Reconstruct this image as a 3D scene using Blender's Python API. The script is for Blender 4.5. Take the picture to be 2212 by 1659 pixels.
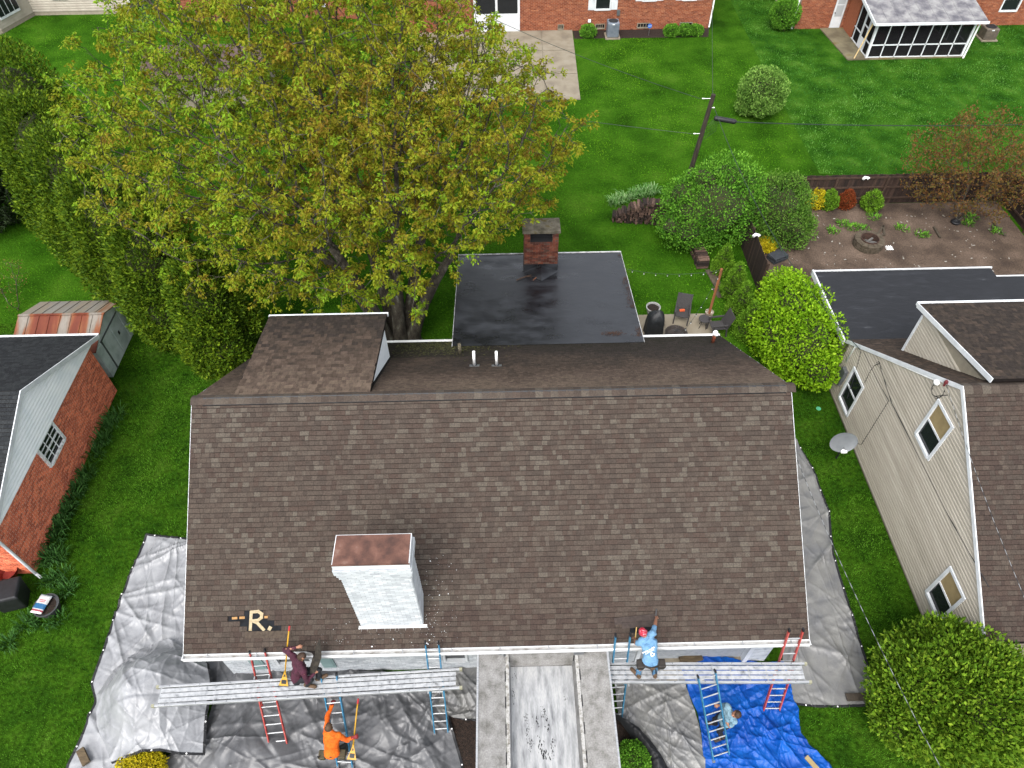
import bpy, bmesh, math, random
import numpy as np
from mathutils import Matrix, Vector
random.seed(7); rng = np.random.default_rng(11)
sc = bpy.context.scene
for o in list(bpy.data.objects): bpy.data.objects.remove(o)
COL = sc.collection
# ------------------------------------------------------------------ camera (solved from the house's ridge, eaves and rakes)
CP = np.array([8.2535, -6.6191, 20.6008]); TH, RO, YA = math.radians(49.3313), math.radians(-0.836), math.radians(0.5668)
FPX, PCX, PCY = 1534., 1106., 829.5
_F = np.array([math.sin(YA)*math.cos(TH), math.cos(YA)*math.cos(TH), -math.sin(TH)])
_R0 = np.array([math.cos(YA), -math.sin(YA), 0.]); _U0 = np.cross(_R0, _F)
_R = math.cos(RO)*_R0 + math.sin(RO)*_U0; _U = -math.sin(RO)*_R0 + math.cos(RO)*_U0
cam = bpy.data.cameras.new('camera'); camo = bpy.data.objects.new('camera', cam); COL.objects.link(camo)
cam.sensor_fit = 'HORIZONTAL'; cam.angle = 2*math.atan(PCX/FPX); cam.clip_start = .1; cam.clip_end = 2000
camo.matrix_world = Matrix([[_R[i], _U[i], -_F[i], CP[i]] for i in range(3)] + [[0, 0, 0, 1]])
sc.camera = camo
sc.render.resolution_x, sc.render.resolution_y = 1024, 768
# ------------------------------------------------------------------ overcast daylight
W = bpy.data.worlds.new('World'); sc.world = W; W.use_nodes = True
nt = W.node_tree; bg = nt.nodes['Background']
sky = nt.nodes.new('ShaderNodeTexSky'); sky.sky_type = 'NISHITA'; sky.sun_disc = False
SUN_EL, SUN_AZ = math.radians(55), math.radians(200)
sky.sun_elevation = SUN_EL; sky.sun_rotation = SUN_AZ; sky.air_density = 1.0; sky.dust_density = 4.0; sky.ozone_density = 1.0
hs = nt.nodes.new('ShaderNodeHueSaturation'); hs.inputs['Saturation'].default_value = .3
nt.links.new(sky.outputs[0], hs.inputs['Color']); nt.links.new(hs.outputs[0], bg.inputs['Color']); bg.inputs['Strength'].default_value = .15
sl = bpy.data.lights.new('sun', 'SUN'); sl.energy = .6; sl.angle = math.radians(30); sl.color = (1, .97, .93)
so = bpy.data.objects.new('sun', sl); COL.objects.link(so)
sd = Vector((math.sin(SUN_AZ)*math.cos(SUN_EL), math.cos(SUN_AZ)*math.cos(SUN_EL), math.sin(SUN_EL)))
so.rotation_euler = sd.to_track_quat('Z', 'Y').to_euler(); so.location = (0, 0, 60)
sc.view_settings.view_transform = 'Standard'; sc.view_settings.look = 'None'; sc.view_settings.gamma = 1
sc.view_settings.exposure = 1.45
# ------------------------------------------------------------------ pixel -> place
def un(u, v, ax, val):
    d = _F + _R*(u-PCX)/FPX - _U*(v-PCY)/FPX
    return CP + d*(val-CP[ax])/d[ax]
def G(u, v, z=0.): return un(u, v, 2, z)
def plane(u, v, p0, n):
    d = _F + _R*(u-PCX)/FPX - _U*(v-PCY)/FPX; p0 = np.array(p0, float); n = np.array(n, float)
    return CP + d*((p0-CP)@n)/(d@n)
# ------------------------------------------------------------------ materials
def H(h, k=1.):
    h = h.lstrip('#'); r = []
    for i in (0, 2, 4):
        c = int(h[i:i+2], 16)/255.; r.append((c/12.92 if c <= .04045 else ((c+.055)/1.055)**2.4)*k)
    return (*r, 1.)
MATS = {}
def ramp(nt, cols, lo=.3, hi=.7, const=False):
    r = nt.nodes.new('ShaderNodeValToRGB'); e = r.color_ramp.elements
    n = len(cols)
    for i, c in enumerate(cols):
        p = lo+(hi-lo)*i/max(1, n-1)
        if i < 2: e[i].position = p; e[i].color = c
        else: x = e.new(p); x.color = c
    if const: r.color_ramp.interpolation = 'CONSTANT'
    return r
def M(name, cols, scale=6., rough=.7, metal=0., bump=0., bscale=None, detail=6., stretch=None, lo=.3, hi=.7, tint=None, grain=.0, gscale=60., spec=.4, trans=0., rough2=None, k=1.):
    """procedural surface: noise-driven colour, optional per-piece tint palette, grain and relief"""
    if name in MATS: return MATS[name]
    m = bpy.data.materials.new(name); m.use_nodes = True; nt = m.node_tree; b = nt.nodes['Principled BSDF']
    L = nt.links.new; N = nt.nodes.new
    geo = N('ShaderNodeNewGeometry'); vec = geo.outputs['Position']
    if stretch:
        mp = N('ShaderNodeMapping'); mp.inputs['Scale'].default_value = stretch; L(vec, mp.inputs['Vector']); vec = mp.outputs[0]
    no = N('ShaderNodeTexNoise'); no.inputs['Scale'].default_value = scale; no.inputs['Detail'].default_value = detail; L(vec, no.inputs['Vector'])
    if isinstance(cols, str): cols = [H(cols)]
    cols = [H(c) if isinstance(c, str) else c for c in cols]
    if k != 1 and not tint: cols = [(c[0]*k, c[1]*k, c[2]*k, 1) for c in cols]
    if k != 1 and tint: tint = [tuple(x*k for x in (H(c) if isinstance(c, str) else c)[:3])+(1,) for c in tint]
    if len(cols) == 1: cols = [tuple(x*.88 for x in cols[0][:3])+(1,), tuple(min(1, x*1.1) for x in cols[0][:3])+(1,)]
    if tint:
        at = N('ShaderNodeAttribute'); at.attribute_name = 'tint'
        rp = ramp(nt, [H(c) if isinstance(c, str) else c for c in tint], 0, 1); L(at.outputs['Fac'], rp.inputs[0]); col = rp.outputs[0]
        mul = N('ShaderNodeMix'); mul.data_type = 'RGBA'; mul.blend_type = 'MULTIPLY'; mul.inputs[0].default_value = 1
        r2 = ramp(nt, cols, lo, hi); L(no.outputs[0], r2.inputs[0]); L(col, mul.inputs[6]); L(r2.outputs[0], mul.inputs[7]); col = mul.outputs[2]
    else:
        rp = ramp(nt, cols, lo, hi); L(no.outputs[0], rp.inputs[0]); col = rp.outputs[0]
    if grain:
        ng = N('ShaderNodeTexNoise'); ng.inputs['Scale'].default_value = gscale; ng.inputs['Detail'].default_value = 3; L(vec, ng.inputs['Vector'])
        rg = ramp(nt, [(1-grain,)*3+(1,), (1+grain,)*3+(1,)], .3, .7); L(ng.outputs[0], rg.inputs[0])
        mg = N('ShaderNodeMix'); mg.data_type = 'RGBA'; mg.blend_type = 'MULTIPLY'; mg.inputs[0].default_value = 1
        L(col, mg.inputs[6]); L(rg.outputs[0], mg.inputs[7]); col = mg.outputs[2]
    L(col, b.inputs['Base Color'])
    b.inputs['Metallic'].default_value = metal; b.inputs['Specular IOR Level'].default_value = spec
    if rough2 is not None:
        mr = N('ShaderNodeMapRange'); mr.inputs[1].default_value = .35; mr.inputs[2].default_value = .65
        mr.inputs[3].default_value = rough; mr.inputs[4].default_value = rough2; L(no.outputs[0], mr.inputs[0]); L(mr.outputs[0], b.inputs['Roughness'])
    else: b.inputs['Roughness'].default_value = rough
    if bump:
        nb = N('ShaderNodeTexNoise'); nb.inputs['Scale'].default_value = bscale or scale*3; nb.inputs['Detail'].default_value = 5; L(vec, nb.inputs['Vector'])
        bp = N('ShaderNodeBump'); bp.inputs['Strength'].default_value = 1; bp.inputs['Distance'].default_value = bump
        L(nb.outputs[0], bp.inputs['Height']); L(bp.outputs[0], b.inputs['Normal'])
    if trans:
        out = nt.nodes['Material Output']; tr = N('ShaderNodeBsdfTranslucent'); mx = N('ShaderNodeMixShader'); mx.inputs[0].default_value = trans
        L(col, tr.inputs['Color']); L(b.outputs[0], mx.inputs[1]); L(tr.outputs[0], mx.inputs[2]); L(mx.outputs[0], out.inputs['Surface'])
    MATS[name] = m; return m
def glass(name='window_glass', col=(.012, .014, .016, 1), rough=.08):
    if name in MATS: return MATS[name]
    m = bpy.data.materials.new(name); m.use_nodes = True; b = m.node_tree.nodes['Principled BSDF']
    b.inputs['Base Color'].default_value = col; b.inputs['Roughness'].default_value = rough; b.inputs['Specular IOR Level'].default_value = .35
    MATS[name] = m; return m
# ------------------------------------------------------------------ mesh building
WO = {}
def origin(p): return WO.get(p.name, np.zeros(3)) if p else np.zeros(3)
def link(o, parent, wo):
    COL.objects.link(o); WO[o.name] = np.array(wo, float)
    if parent: o.parent = parent
    o.location = Vector(np.array(wo, float)-origin(parent))
    return o
def tag(o, label=None, cat=None, group=None, kind=None):
    if label: o['label'] = label
    if cat: o['category'] = cat
    if group: o['group'] = group
    if kind: o['kind'] = kind
    return o
def T(name, label, cat, base, group=None):
    o = bpy.data.objects.new(name, None); o.empty_display_size = .2
    link(o, None, base); return tag(o, label, cat, group)
def frame_of(d):
    d = np.array(d, float); d = d/np.linalg.norm(d); a = np.array([0, 0, 1.]) if abs(d[2]) < .9 else np.array([1., 0, 0])
    x = np.cross(a, d); x /= np.linalg.norm(x); return x, np.cross(d, x), d
CUBE = np.array([(-.5, -.5, -.5), (.5, -.5, -.5), (.5, .5, -.5), (-.5, .5, -.5), (-.5, -.5, .5), (.5, -.5, .5), (.5, .5, .5), (-.5, .5, .5)])
CF = [(0, 3, 2, 1), (4, 5, 6, 7), (0, 1, 5, 4), (1, 2, 6, 5), (2, 3, 7, 6), (3, 0, 4, 7)]
class MB:
    def __init__(s): s.v = []; s.f = []; s.t = []
    def add(s, vs, fs, tint=.5):
        k = len(s.v); s.v += [tuple(map(float, p)) for p in vs]; s.f += [tuple(i+k for i in f) for f in fs]; s.t += [tint]*len(fs); return s
    def box(s, c, size, rz=0., tint=.5, rot=None):
        p = CUBE*np.array(size, float)
        if rz: p = p@np.array([[math.cos(rz), math.sin(rz), 0], [-math.sin(rz), math.cos(rz), 0], [0, 0, 1]])
        if rot is not None: p = p@np.array(rot, float)
        return s.add(p+np.array(c, float), CF, tint)
    def bx(s, x0, x1, y0, y1, z0, z1, tint=.5): return s.box(((x0+x1)/2, (y0+y1)/2, (z0+z1)/2), (abs(x1-x0), abs(y1-y0), abs(z1-z0)), tint=tint)
    def hexa(s, p8, tint=.5): return s.add(p8, CF, tint)
    def bar(s, a, b, w, h, up=(0, 0, 1), tint=.5):
        a = np.array(a, float); b = np.array(b, float); d = b-a; n = np.linalg.norm(d); d /= n; up = np.array(up, float)
        x = np.cross(d, up)
        if np.linalg.norm(x) < 1e-4: x = np.cross(d, (1, 0, 0))
        x /= np.linalg.norm(x); z = np.cross(x, d)
        return s.box((a+b)/2, (w, n, h), rot=[x, d, z], tint=tint)
    def prism(s, poly, ext, tint=.5):
        poly = [np.array(p, float) for p in poly]; n = len(poly); ext = np.array(ext, float)
        vs = poly+[p+ext for p in poly]
        fs = [tuple(range(n))[::-1], tuple(range(n, 2*n))]+[(i, (i+1) % n, (i+1) % n+n, i+n) for i in range(n)]
        return s.add(vs, fs, tint)
    def tube(s, path, r, n=8, caps=True, tint=.5):
        path = [np.array(p, float) for p in path]; m = len(path)
        r = [r]*m if np.isscalar(r) else list(r); k = len(s.v); x = None
        for i, p in enumerate(path):
            d = path[min(i+1, m-1)]-path[max(i-1, 0)]; d = d/(np.linalg.norm(d)+1e-9)
            if x is None: x, y, _ = frame_of(d)
            else:
                x = x-d*(x@d); nx = np.linalg.norm(x)
                if nx < 1e-6: x, y, _ = frame_of(d)
                else: x /= nx; y = np.cross(d, x)
            for j in range(n):
                a = 2*math.pi*j/n; s.v.append(tuple(p+r[i]*(math.cos(a)*x+math.sin(a)*y)))
        for i in range(m-1):
            for j in range(n):
                s.f.append((k+i*n+j, k+i*n+(j+1) % n, k+(i+1)*n+(j+1) % n, k+(i+1)*n+j)); s.t.append(tint)
        if caps:
            s.f.append(tuple(k+j for j in range(n))[::-1]); s.f.append(tuple(k+(m-1)*n+j for j in range(n))); s.t += [tint]*2
        return s
    def lathe(s, c, prof, n=20, axis=(0, 0, 1), tint=.5):
        x, y, d = frame_of(axis) if tuple(axis) != (0, 0, 1) else (np.array([1., 0, 0]), np.array([0, 1., 0]), np.array([0, 0, 1.]))
        c = np.array(c, float); k = len(s.v); m = len(prof)
        for r, h in prof:
            for j in range(n):
                a = 2*math.pi*j/n; s.v.append(tuple(c+h*d+r*(math.cos(a)*x+math.sin(a)*y)))
        for i in range(m-1):
            for j in range(n):
                s.f.append((k+i*n+j, k+i*n+(j+1) % n, k+(i+1)*n+(j+1) % n, k+(i+1)*n+j)); s.t.append(tint)
        s.f.append(tuple(k+j for j in range(n))[::-1]); s.f.append(tuple(k+(m-1)*n+j for j in range(n))); s.t += [tint]*2
        return s
    def build(s, name, mat, parent=None, smooth=False, bevel=0., kind=None):
        v = np.array(s.v); lo, hi = v.min(0), v.max(0); wo = np.array([(lo[0]+hi[0])/2, (lo[1]+hi[1])/2, lo[2]])
        me = bpy.data.meshes.new(name); me.from_pydata([tuple(p) for p in v-wo], [], s.f)
        a = me.attributes.new('tint', 'FLOAT', 'FACE'); a.data.foreach_set('value', np.array(s.t, 'f'))
        if smooth: me.polygons.foreach_set('use_smooth', [True]*len(s.f))
        if mat: me.materials.append(mat)
        me.update()
        o = bpy.data.objects.new(name, me); link(o, parent, wo)
        if bevel:
            b = o.modifiers.new('bevel', 'BEVEL'); b.width = bevel; b.segments = 2; b.limit_method = 'ANGLE'
        if kind: o['kind'] = kind
        return o
def raw(name, V, Q, mat, parent=None, tint=None, smooth=False, kind=None):
    """fast mesh from numpy arrays: V (n,3), Q (m,k) faces all with k corners"""
    V = np.asarray(V, float); Q = np.asarray(Q); lo, hi = V.min(0), V.max(0); wo = np.array([(lo[0]+hi[0])/2, (lo[1]+hi[1])/2, lo[2]])
    me = bpy.data.meshes.new(name); m, k = Q.shape
    me.vertices.add(len(V)); me.vertices.foreach_set('co', (V-wo).astype('f').ravel())
    me.loops.add(m*k); me.loops.foreach_set('vertex_index', Q.astype('i').ravel())
    me.polygons.add(m); me.polygons.foreach_set('loop_start', np.arange(0, m*k, k, dtype='i'))
    if tint is not None:
        a = me.attributes.new('tint', 'FLOAT', 'FACE'); a.data.foreach_set('value', np.asarray(tint, 'f'))
    me.polygons.foreach_set('use_smooth', np.full(m, smooth))
    me.materials.append(mat); me.update(calc_edges=True); me.validate()
    o = bpy.data.objects.new(name, me); link(o, parent, wo)
    if kind: o['kind'] = kind
    return o
_unit = {}
def unit_cube(mat, k, K=10):
    key = (mat.name, k)
    if key not in _unit:
        me = bpy.data.meshes.new('piece'); me.from_pydata([tuple(p) for p in CUBE], [], CF)
        a = me.attributes.new('tint', 'FLOAT', 'FACE'); a.data.foreach_set('value', np.full(6, (k+.5)/K, 'f')); me.materials.append(mat); me.update(); _unit[key] = me
    return _unit[key]
def pieces(parent, name, recs, mat, singles=300, stuff_name=None, K=10):
    """recs: list of (centre, 3x3 rows = axes scaled by size, tint). Those nearest the camera become parts, the rest one 'stuff' part"""
    if not recs: return
    c = np.array([r[0] for r in recs]); order = np.argsort(np.linalg.norm(c-CP, axis=1)); po = origin(parent)
    for i in order[:singles]:
        cc, A, t = recs[i]
        o = bpy.data.objects.new(name, unit_cube(mat, min(K-1, max(0, int(t*K))), K)); COL.objects.link(o); o.parent = parent
        m = Matrix([[A[0][r], A[1][r], A[2][r], cc[r]-po[r]] for r in range(3)]+[[0, 0, 0, 1]]); o.matrix_local = m
    rest = order[singles:]
    if len(rest):
        V = np.concatenate([CUBE@np.array(recs[i][1])+np.array(recs[i][0]) for i in rest]); q = np.array(CF)
        Q = (q[None]+(np.arange(len(rest))*8)[:, None, None]).reshape(-1, 4)
        raw(stuff_name or name+'_courses', V, Q, mat, parent, np.repeat([recs[i][2] for i in rest], 6), kind='stuff')
def ax(*rows): return [np.array(r, float) for r in rows]
def courses(o, u, v, n, wid, hei, lw, lh, mat_gap, thick, inside=None, holes=(), tintf=None, stagger=.5, tilt=0., vgap=None):
    """pieces laid in courses on a plane: o corner, u along, v up, n out"""
    o, u, v, n = (np.array(a, float) for a in (o, u, v, n)); recs = []; r = 0; y = 0.
    while y < hei-.3*lh:
        h = min(lh, hei-y); L0 = lw() if callable(lw) else lw
        x = -random.random()*L0 if callable(lw) else -(L0*stagger if r % 2 else 0)
        while x < wid:
            L = lw() if callable(lw) else lw; a, b = max(0, x), min(wid, x+L); segs = [(a, b)]
            for (hx0, hx1, hy0, hy1) in holes:
                if y+h*.5 > hy0 and y+h*.5 < hy1:
                    ns = []
                    for (p, q) in segs:
                        if q <= hx0 or p >= hx1: ns.append((p, q))
                        else:
                            if p < hx0: ns.append((p, hx0))
                            if q > hx1: ns.append((hx1, q))
                    segs = ns
            for (p, q) in segs:
                if inside:
                    iv = inside(y+h*.5)
                    if not iv: continue
                    p, q = max(p, iv[0]), min(q, iv[1])
                if q-p < .03: continue
                t = tintf((p+q)/2, y) if tintf else random.random()
                dz = thick*(.5+random.uniform(-.08, .08))
                vv, nn = v, n
                if tilt: ca, sa = math.cos(tilt), math.sin(tilt); vv, nn = v*ca-n*sa, n*ca+v*sa
                recs.append((o+u*(p+q)/2+v*(y+h/2)+n*dz, ax(u*(q-p-mat_gap), vv*(h-(mat_gap if vgap is None else vgap)), nn*thick), t))
            x += L
        y += lh; r += 1
    return recs
# ------------------------------------------------------------------ noise
def vnoise(x, y, seed=0):
    xi = np.floor(x).astype(int); yi = np.floor(y).astype(int); fx = x-xi; fy = y-yi
    def h(a, b):
        k = (a*374761393+b*668265263+seed*974711) & 0x7fffffff; k = ((k ^ (k >> 13))*1274126177) & 0x7fffffff
        return ((k ^ (k >> 16)) & 0xffff)/65535.
    sx = fx*fx*(3-2*fx); sy = fy*fy*(3-2*fy)
    return (h(xi, yi)*(1-sx)+h(xi+1, yi)*sx)*(1-sy)+(h(xi, yi+1)*(1-sx)+h(xi+1, yi+1)*sx)*sy
def fbm(x, y, o=4, seed=0): return sum(vnoise(x*2**i, y*2**i, seed+i)*.5**(i+1) for i in range(o))
# ================================================================== materials
SH_T = ['#4d433e', '#584b45', '#62544c', '#5c524b', '#6b6057', '#655951', '#787066', '#5a4f49', '#837e74', '#62564e']
m_shingle = M('asphalt_shingle', [(.72, .72, .72, 1), (1.18, 1.16, 1.14, 1)], scale=26, rough=.95, tint=SH_T, grain=.3, gscale=150, bump=.003, bscale=220, spec=.15, k=0.44)
SHB_T = ['#23221f', '#2c2a20', '#332f28', '#393430', '#3f3835', '#4b423c', '#5a4d45', '#665850', '#6f6157', '#78695e']
m_shingle_back = M('weathered_shingle', [(.65, .66, .62, 1), (1.2, 1.18, 1.12, 1)], scale=9, rough=.95, tint=SHB_T, grain=.3, gscale=140, bump=.003, bscale=200, spec=.15, k=0.56)
m_shingle_grey = M('grey_shingle', [(.75, .75, .75, 1), (1.2, 1.2, 1.2, 1)], scale=20, rough=.95, tint=['#2e3033', '#36393c', '#3d4042', '#45484a', '#4f5253'], grain=.25, gscale=140, bump=.003, bscale=200, spec=.15, k=0.5)
m_deck = M('roof_felt', ['#2a2523', '#322c2a'], scale=8, rough=.9, spec=.1, k=0.4)
m_white = M('white_paint', ['#c9cdd0', '#dfe2e4'], scale=3, rough=.5, grain=.05, gscale=30, k=.85)
m_gutter = M('white_gutter', ['#c9c9c6', '#e9eaea', '#f2f3f3'], scale=2.2, rough=.4, grain=.05, gscale=30, lo=.25, k=0.75)
m_wbrick = M('white_painted_brick', [(.8, .82, .84, 1), (1.02, 1.02, 1.02, 1)], scale=5, rough=.65, tint=['#b4b8bc', '#c2c6c9', '#cdd1d4', '#d6d9db'], grain=.05, bump=.004, bscale=50, k=.85)
m_mortarw = M('white_mortar', ['#7f8488', '#93979b'], scale=10, rough=.9)
m_rubber = M('black_membrane', ['#17181b', '#222429', '#32353b', '#3a3e45'], scale=1.1, stretch=(1, 1.7, 1), rough=.24, rough2=.6, bump=.006, bscale=3.5, spec=.6, detail=9, k=0.5)
m_brick = M('red_brick', [(.75, .75, .75, 1), (1.2, 1.2, 1.2, 1)], scale=14, rough=.9, tint=['#743a2a', '#82422f', '#8e4a34', '#9a543c', '#a25c42', '#7e3f2e'], grain=.15, gscale=90, bump=.004, bscale=80, spec=.2, k=2.2)
m_brick2 = M('orange_brick', [(.8, .8, .8, 1), (1.15, 1.15, 1.15, 1)], scale=10, rough=.9, tint=['#7d452f', '#8d5036', '#97583e', '#a26346', '#824b38', '#ad7050'], grain=.1, gscale=60, spec=.2, k=0.8)
m_mortar = M('mortar', ['#a8988a', '#c4b6a8'], scale=12, rough=.95, k=1.35)
m_concrete = M('concrete', ['#9c907d', '#b3a790', '#bdb39e'], scale=1.4, rough=.85, grain=.08, gscale=40, bump=.002, bscale=60, k=0.42)
m_teal = M('teal_shutter', '#87a09f', rough=.5, k=0.8)
m_garage = M('garage_door_paint', '#8ea3a6', rough=.45)
m_black = M('black_plastic', ['#141416', '#202124'], scale=8, rough=.5)
m_dark = M('dark_interior', '#17181a', rough=.9)
m_alu = M('brushed_aluminium', ['#b4b7ba', '#d2d5d8', '#e4e6e8'], scale=3, stretch=(1, 9, 1), rough=.42, metal=.35, grain=.06, gscale=60, k=0.5)
m_steel = M('galvanised_steel', ['#8d9196', '#a9adb1'], scale=12, rough=.45, metal=.6, k=0.5)
m_pvc = M('white_pvc', '#f0f0ee', rough=.35)
m_glass = glass()
# ================================================================== the ground
def sheet(name, pts, z, mat, kind='structure', sub=0):
    return MB().add([(p[0], p[1], z) for p in pts], [tuple(range(len(pts)))]).build(name, mat, kind=kind)
m_lawn = M('lawn', ['#2f560f', '#3c6a14', '#4a7a1a', '#598524'], scale=.55, rough=.95, grain=.25, gscale=9, bump=.04, bscale=11, detail=8, spec=.02, k=0.42)
m_lawn2 = M('neighbour_lawn', ['#2a5512', '#386918', '#497c20', '#5e8d30'], scale=.8, rough=.95, grain=.3, gscale=11, bump=.06, bscale=9, detail=8, spec=.02, k=0.4)
m_dirt = M('bare_dirt', ['#524236', '#685647', '#7e6a5a', '#907b6a'], scale=.9, rough=.95, grain=.35, gscale=16, bump=.03, bscale=14, detail=8, k=0.42)
m_mulch = M('dark_mulch', ['#21170f', '#34251a', '#46342a'], scale=14, rough=.95, grain=.4, gscale=40, bump=.03, bscale=45, k=0.45)
m_lawn3 = M('shade_toned_lawn', ['#335a14', '#416d18', '#4e7b1c', '#5c8528'], scale=1.1, rough=.95, grain=.5, gscale=8, bump=.05, bscale=11, detail=9, spec=.02, k=.3)  # darker than the main lawn: shade between the houses put into the colour
sheet('shade_toned_lawn', [(-40, -60), (60, -60), (60, 9.5), (20.4, 10.5), (15.4, 12), (.3, 12), (-6.6, 15), (-40, 15)], .003, m_lawn3)
sheet('ground', [(-400, -300), (400, -300), (400, 500), (-400, 500)], 0, m_lawn)
B = [G(1553, -60), G(1580, 5), G(1648, 145), G(1770, 375), G(1850, 380), G(2260, 420), G(2400, 100), G(2400, -60)]
sheet('neighbour_lawn', B, .004, m_lawn2)
# ================================================================== main house
HP = math.atan(.66237); CPH, SPH = math.cos(HP), math.sin(HP); EZ = 2.8; RY = 5.354; RZ = EZ+RY*.66237; BY = 10.63; BZ = RZ-(BY-RY)*.66237; HW = 15.7
house = T('white_brick_house', 'white painted brick house with brown shingle roof being stripped by roofers', 'house', (7.85, 5.2, 0))
wm = MB()
wy = .45
HOLES = [(1.7, 2.75, .6, 2.1), (6.3, 7.0, .55, 2.0), (11.75, 14.75, 0, 2.35), (7.9, 10.9, .1, 2.3)]   # in X,Z
wm.bx(.45, 15.25, wy+.12, 10.2, 0, 2.65)
walls = wm.build('wall', m_mortarw, house)
fw = MB()
xs = [.3]+sorted(sum([[h[0], h[1]] for h in HOLES], []))+[15.4]
for i in range(len(xs)-1):
    a, b = xs[i], xs[i+1]; h = [q for q in HOLES if abs(q[0]-a) < 1e-6]
    if h:
        if h[0][2] > .02: fw.bx(a, b, wy+.012, wy+.12, 0, h[0][2])
        fw.bx(a, b, wy+.012, wy+.12, h[0][3], 2.7)
    else: fw.bx(a, b, wy+.012, wy+.12, 0, 2.7)
fwall = fw.build('front_wall', m_mortarw, house)
pieces(fwall, 'brick', courses((.3, wy+.012, 0), (1, 0, 0), (0, 0, 1), (0, -1, 0), 15.1, 2.7, .21, .072, .009, .012, holes=[(h[0]-.3, h[1]-.3, h[2], h[3]) for h in HOLES]), m_wbrick, singles=120)
pieces(walls, 'brick', courses((15.252, wy+.12, 0), (0, 1, 0), (0, 0, 1), (1, 0, 0), 9.6, 2.65, .21, .072, .009, .012), m_wbrick, singles=0)
ga = MB(); 
for x in (.45, 15.15): ga.prism([(x, .6, 2.65), (x, 10.2, 2.65), (x, RY, RZ-.25)], (.1, 0, 0))
ga.build('gable_wall', m_white, house)
ctr = MB(); ctr.bx(.5, 15.2, .5, 10, 2.64, 2.66); ctr.build('soffit', m_white, house)
# windows and shutters on the front
def win_box(parent, name, x0, x1, z0, z1, y, sash=1, deep=.08, cols=1, frame=m_white, gl=m_glass, fw=.07):
    w = MB(); f = fw
    w.bx(x0-f, x0, y-.05, y+deep, z0-f, z1+f); w.bx(x1, x1+f, y-.05, y+deep, z0-f, z1+f)
    w.bx(x0, x1, y-.05, y+deep, z1, z1+f); w.bx(x0, x1, y-.08, y+deep, z0-f, z0)
    for k in range(1, sash+1): z = z0+(z1-z0)*k/(sash+1); w.bx(x0, x1, y-.01, y+.03, z-.025, z+.025)
    for k in range(1, cols): x = x0+(x1-x0)*k/cols; w.bx(x-.02, x+.02, y-.008, y+.028, z0, z1)
    o = w.build(name, frame, parent)
    g = MB(); g.bx(x0, x1, y+.035, y+.05, z0, z1); g.build('pane', gl, o)
    return o
win_box(house, 'window', 1.78, 2.67, .68, 2.02, wy+.03); win_box(house, 'window', 6.38, 6.92, .63, 1.92, wy+.03)
win_box(house, 'window', 7.98, 9.3, .18, 2.2, wy+.03, sash=0, cols=2); win_box(house, 'window', 9.46, 10.82, .18, 2.2, wy+.03, sash=0, cols=2)
for a in (1.02, 2.95):
    s = MB(); s.bx(a, a+.36, wy-.04, wy-.002, .42, 2.1)
    s.bx(a+.05, a+.31, wy-.048, wy-.04, .52, 1.2); s.bx(a+.05, a+.31, wy-.048, wy-.04, 1.28, 2.0); s.build('shutter', m_teal, house)
gd = MB(); gd.bx(11.78, 14.72, .68, .74, 0.02, 2.33); gdo = gd.build('garage_door', m_garage, house)
for r in range(4):
    for c in range(6):
        p = MB(); x0 = 11.86+c*.48; p.bx(x0, x0+.4, .668, .682, .12+r*.56, .53+r*.56); p.build('panel', m_garage, gdo, bevel=.006)
hh = MB(); hh.tube([(13.1, .66, 1.05), (13.1, .6, 1.05), (13.26, .6, 1.05), (13.26, .66, 1.05)], .012, 6); hh.build('handle', m_black, gdo)
jm = MB(); jm.bx(11.65, 11.76, .4, .7, 0, 2.4); jm.bx(14.74, 14.86, .4, .7, 0, 2.4); jm.bx(11.65, 14.86, .4, .46, 2.36, 2.44); jm.build('door_trim', m_white, house)
ap = MB(); ap.bx(11.6, 15.1, -.1, .66, 0, .05); ap.build('driveway_apron', m_concrete, house)
lt = MB(); lt.lathe((14.1, .1, 2.6), [(.0, -.02), (.07, -.02), (.09, .03), (.05, .06), (0, .06)], 10); lt.build('soffit_lamp', M('lamp_amber', '#c9764a', rough=.4), house)
# roof body
rf = MB(); th = .16
sec = [(0, EZ), (RY, RZ), (BY, BZ), (BY, BZ-th), (RY, RZ-th), (0, EZ-th)]
rf.add([(0, y, z) for y, z in sec]+[(HW, y, z) for y, z in sec], [(0, 6, 7, 1), (1, 7, 8, 2), (2, 8, 9, 3), (3, 9, 10, 4), (4, 10, 11, 5), (5, 11, 6, 0), (0, 1, 4, 5), (1, 2, 3, 4), (6, 11, 10, 7), (7, 10, 9, 8)])
roof = rf.build('roof', m_deck, house)
def onfront(u, v): p = plane(u, v, (0, 0, EZ), (0, -SPH, CPH)); return p[0], p[1]/CPH
def rhole(u0, v0, u1, v1):
    a = onfront(u0, v1); b = onfront(u1, v0); return (a[0], b[0], a[1], b[1])
cl = 6.42/50
holes = [(1.5, 1.97, cl*7, cl*8), (1.11, 2.09, cl*6, cl*7), (1.4, 2.26, cl*5, cl*6), (1.58, 2.44, cl*4, cl*5), rhole(1361, 1353, 1407, 1372)]
cl = 6.42/50
def shw(): return random.choice((.09, .12, .14, .17, .2, .24))
_bt = {}
def tint_front(x, s):
    base = .45+.4*(random.random()-.5)*1.25
    return min(.99, max(0, base+.12*(fbm(np.array(x*.5), np.array(s*.9), 3, 5)-.5)-(.1 if s < .9 else 0)))
recs = courses((0, 0, EZ), (1, 0, 0), (0, CPH, SPH), (0, -SPH, CPH), HW, 6.42, shw, cl, .004, .011, holes=holes, tintf=tint_front, tilt=.07, vgap=.012)  # open gaps bare dark felt, imitating the shadow line under each course
pieces(roof, 'shingle', recs, m_shingle, singles=300)
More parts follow.
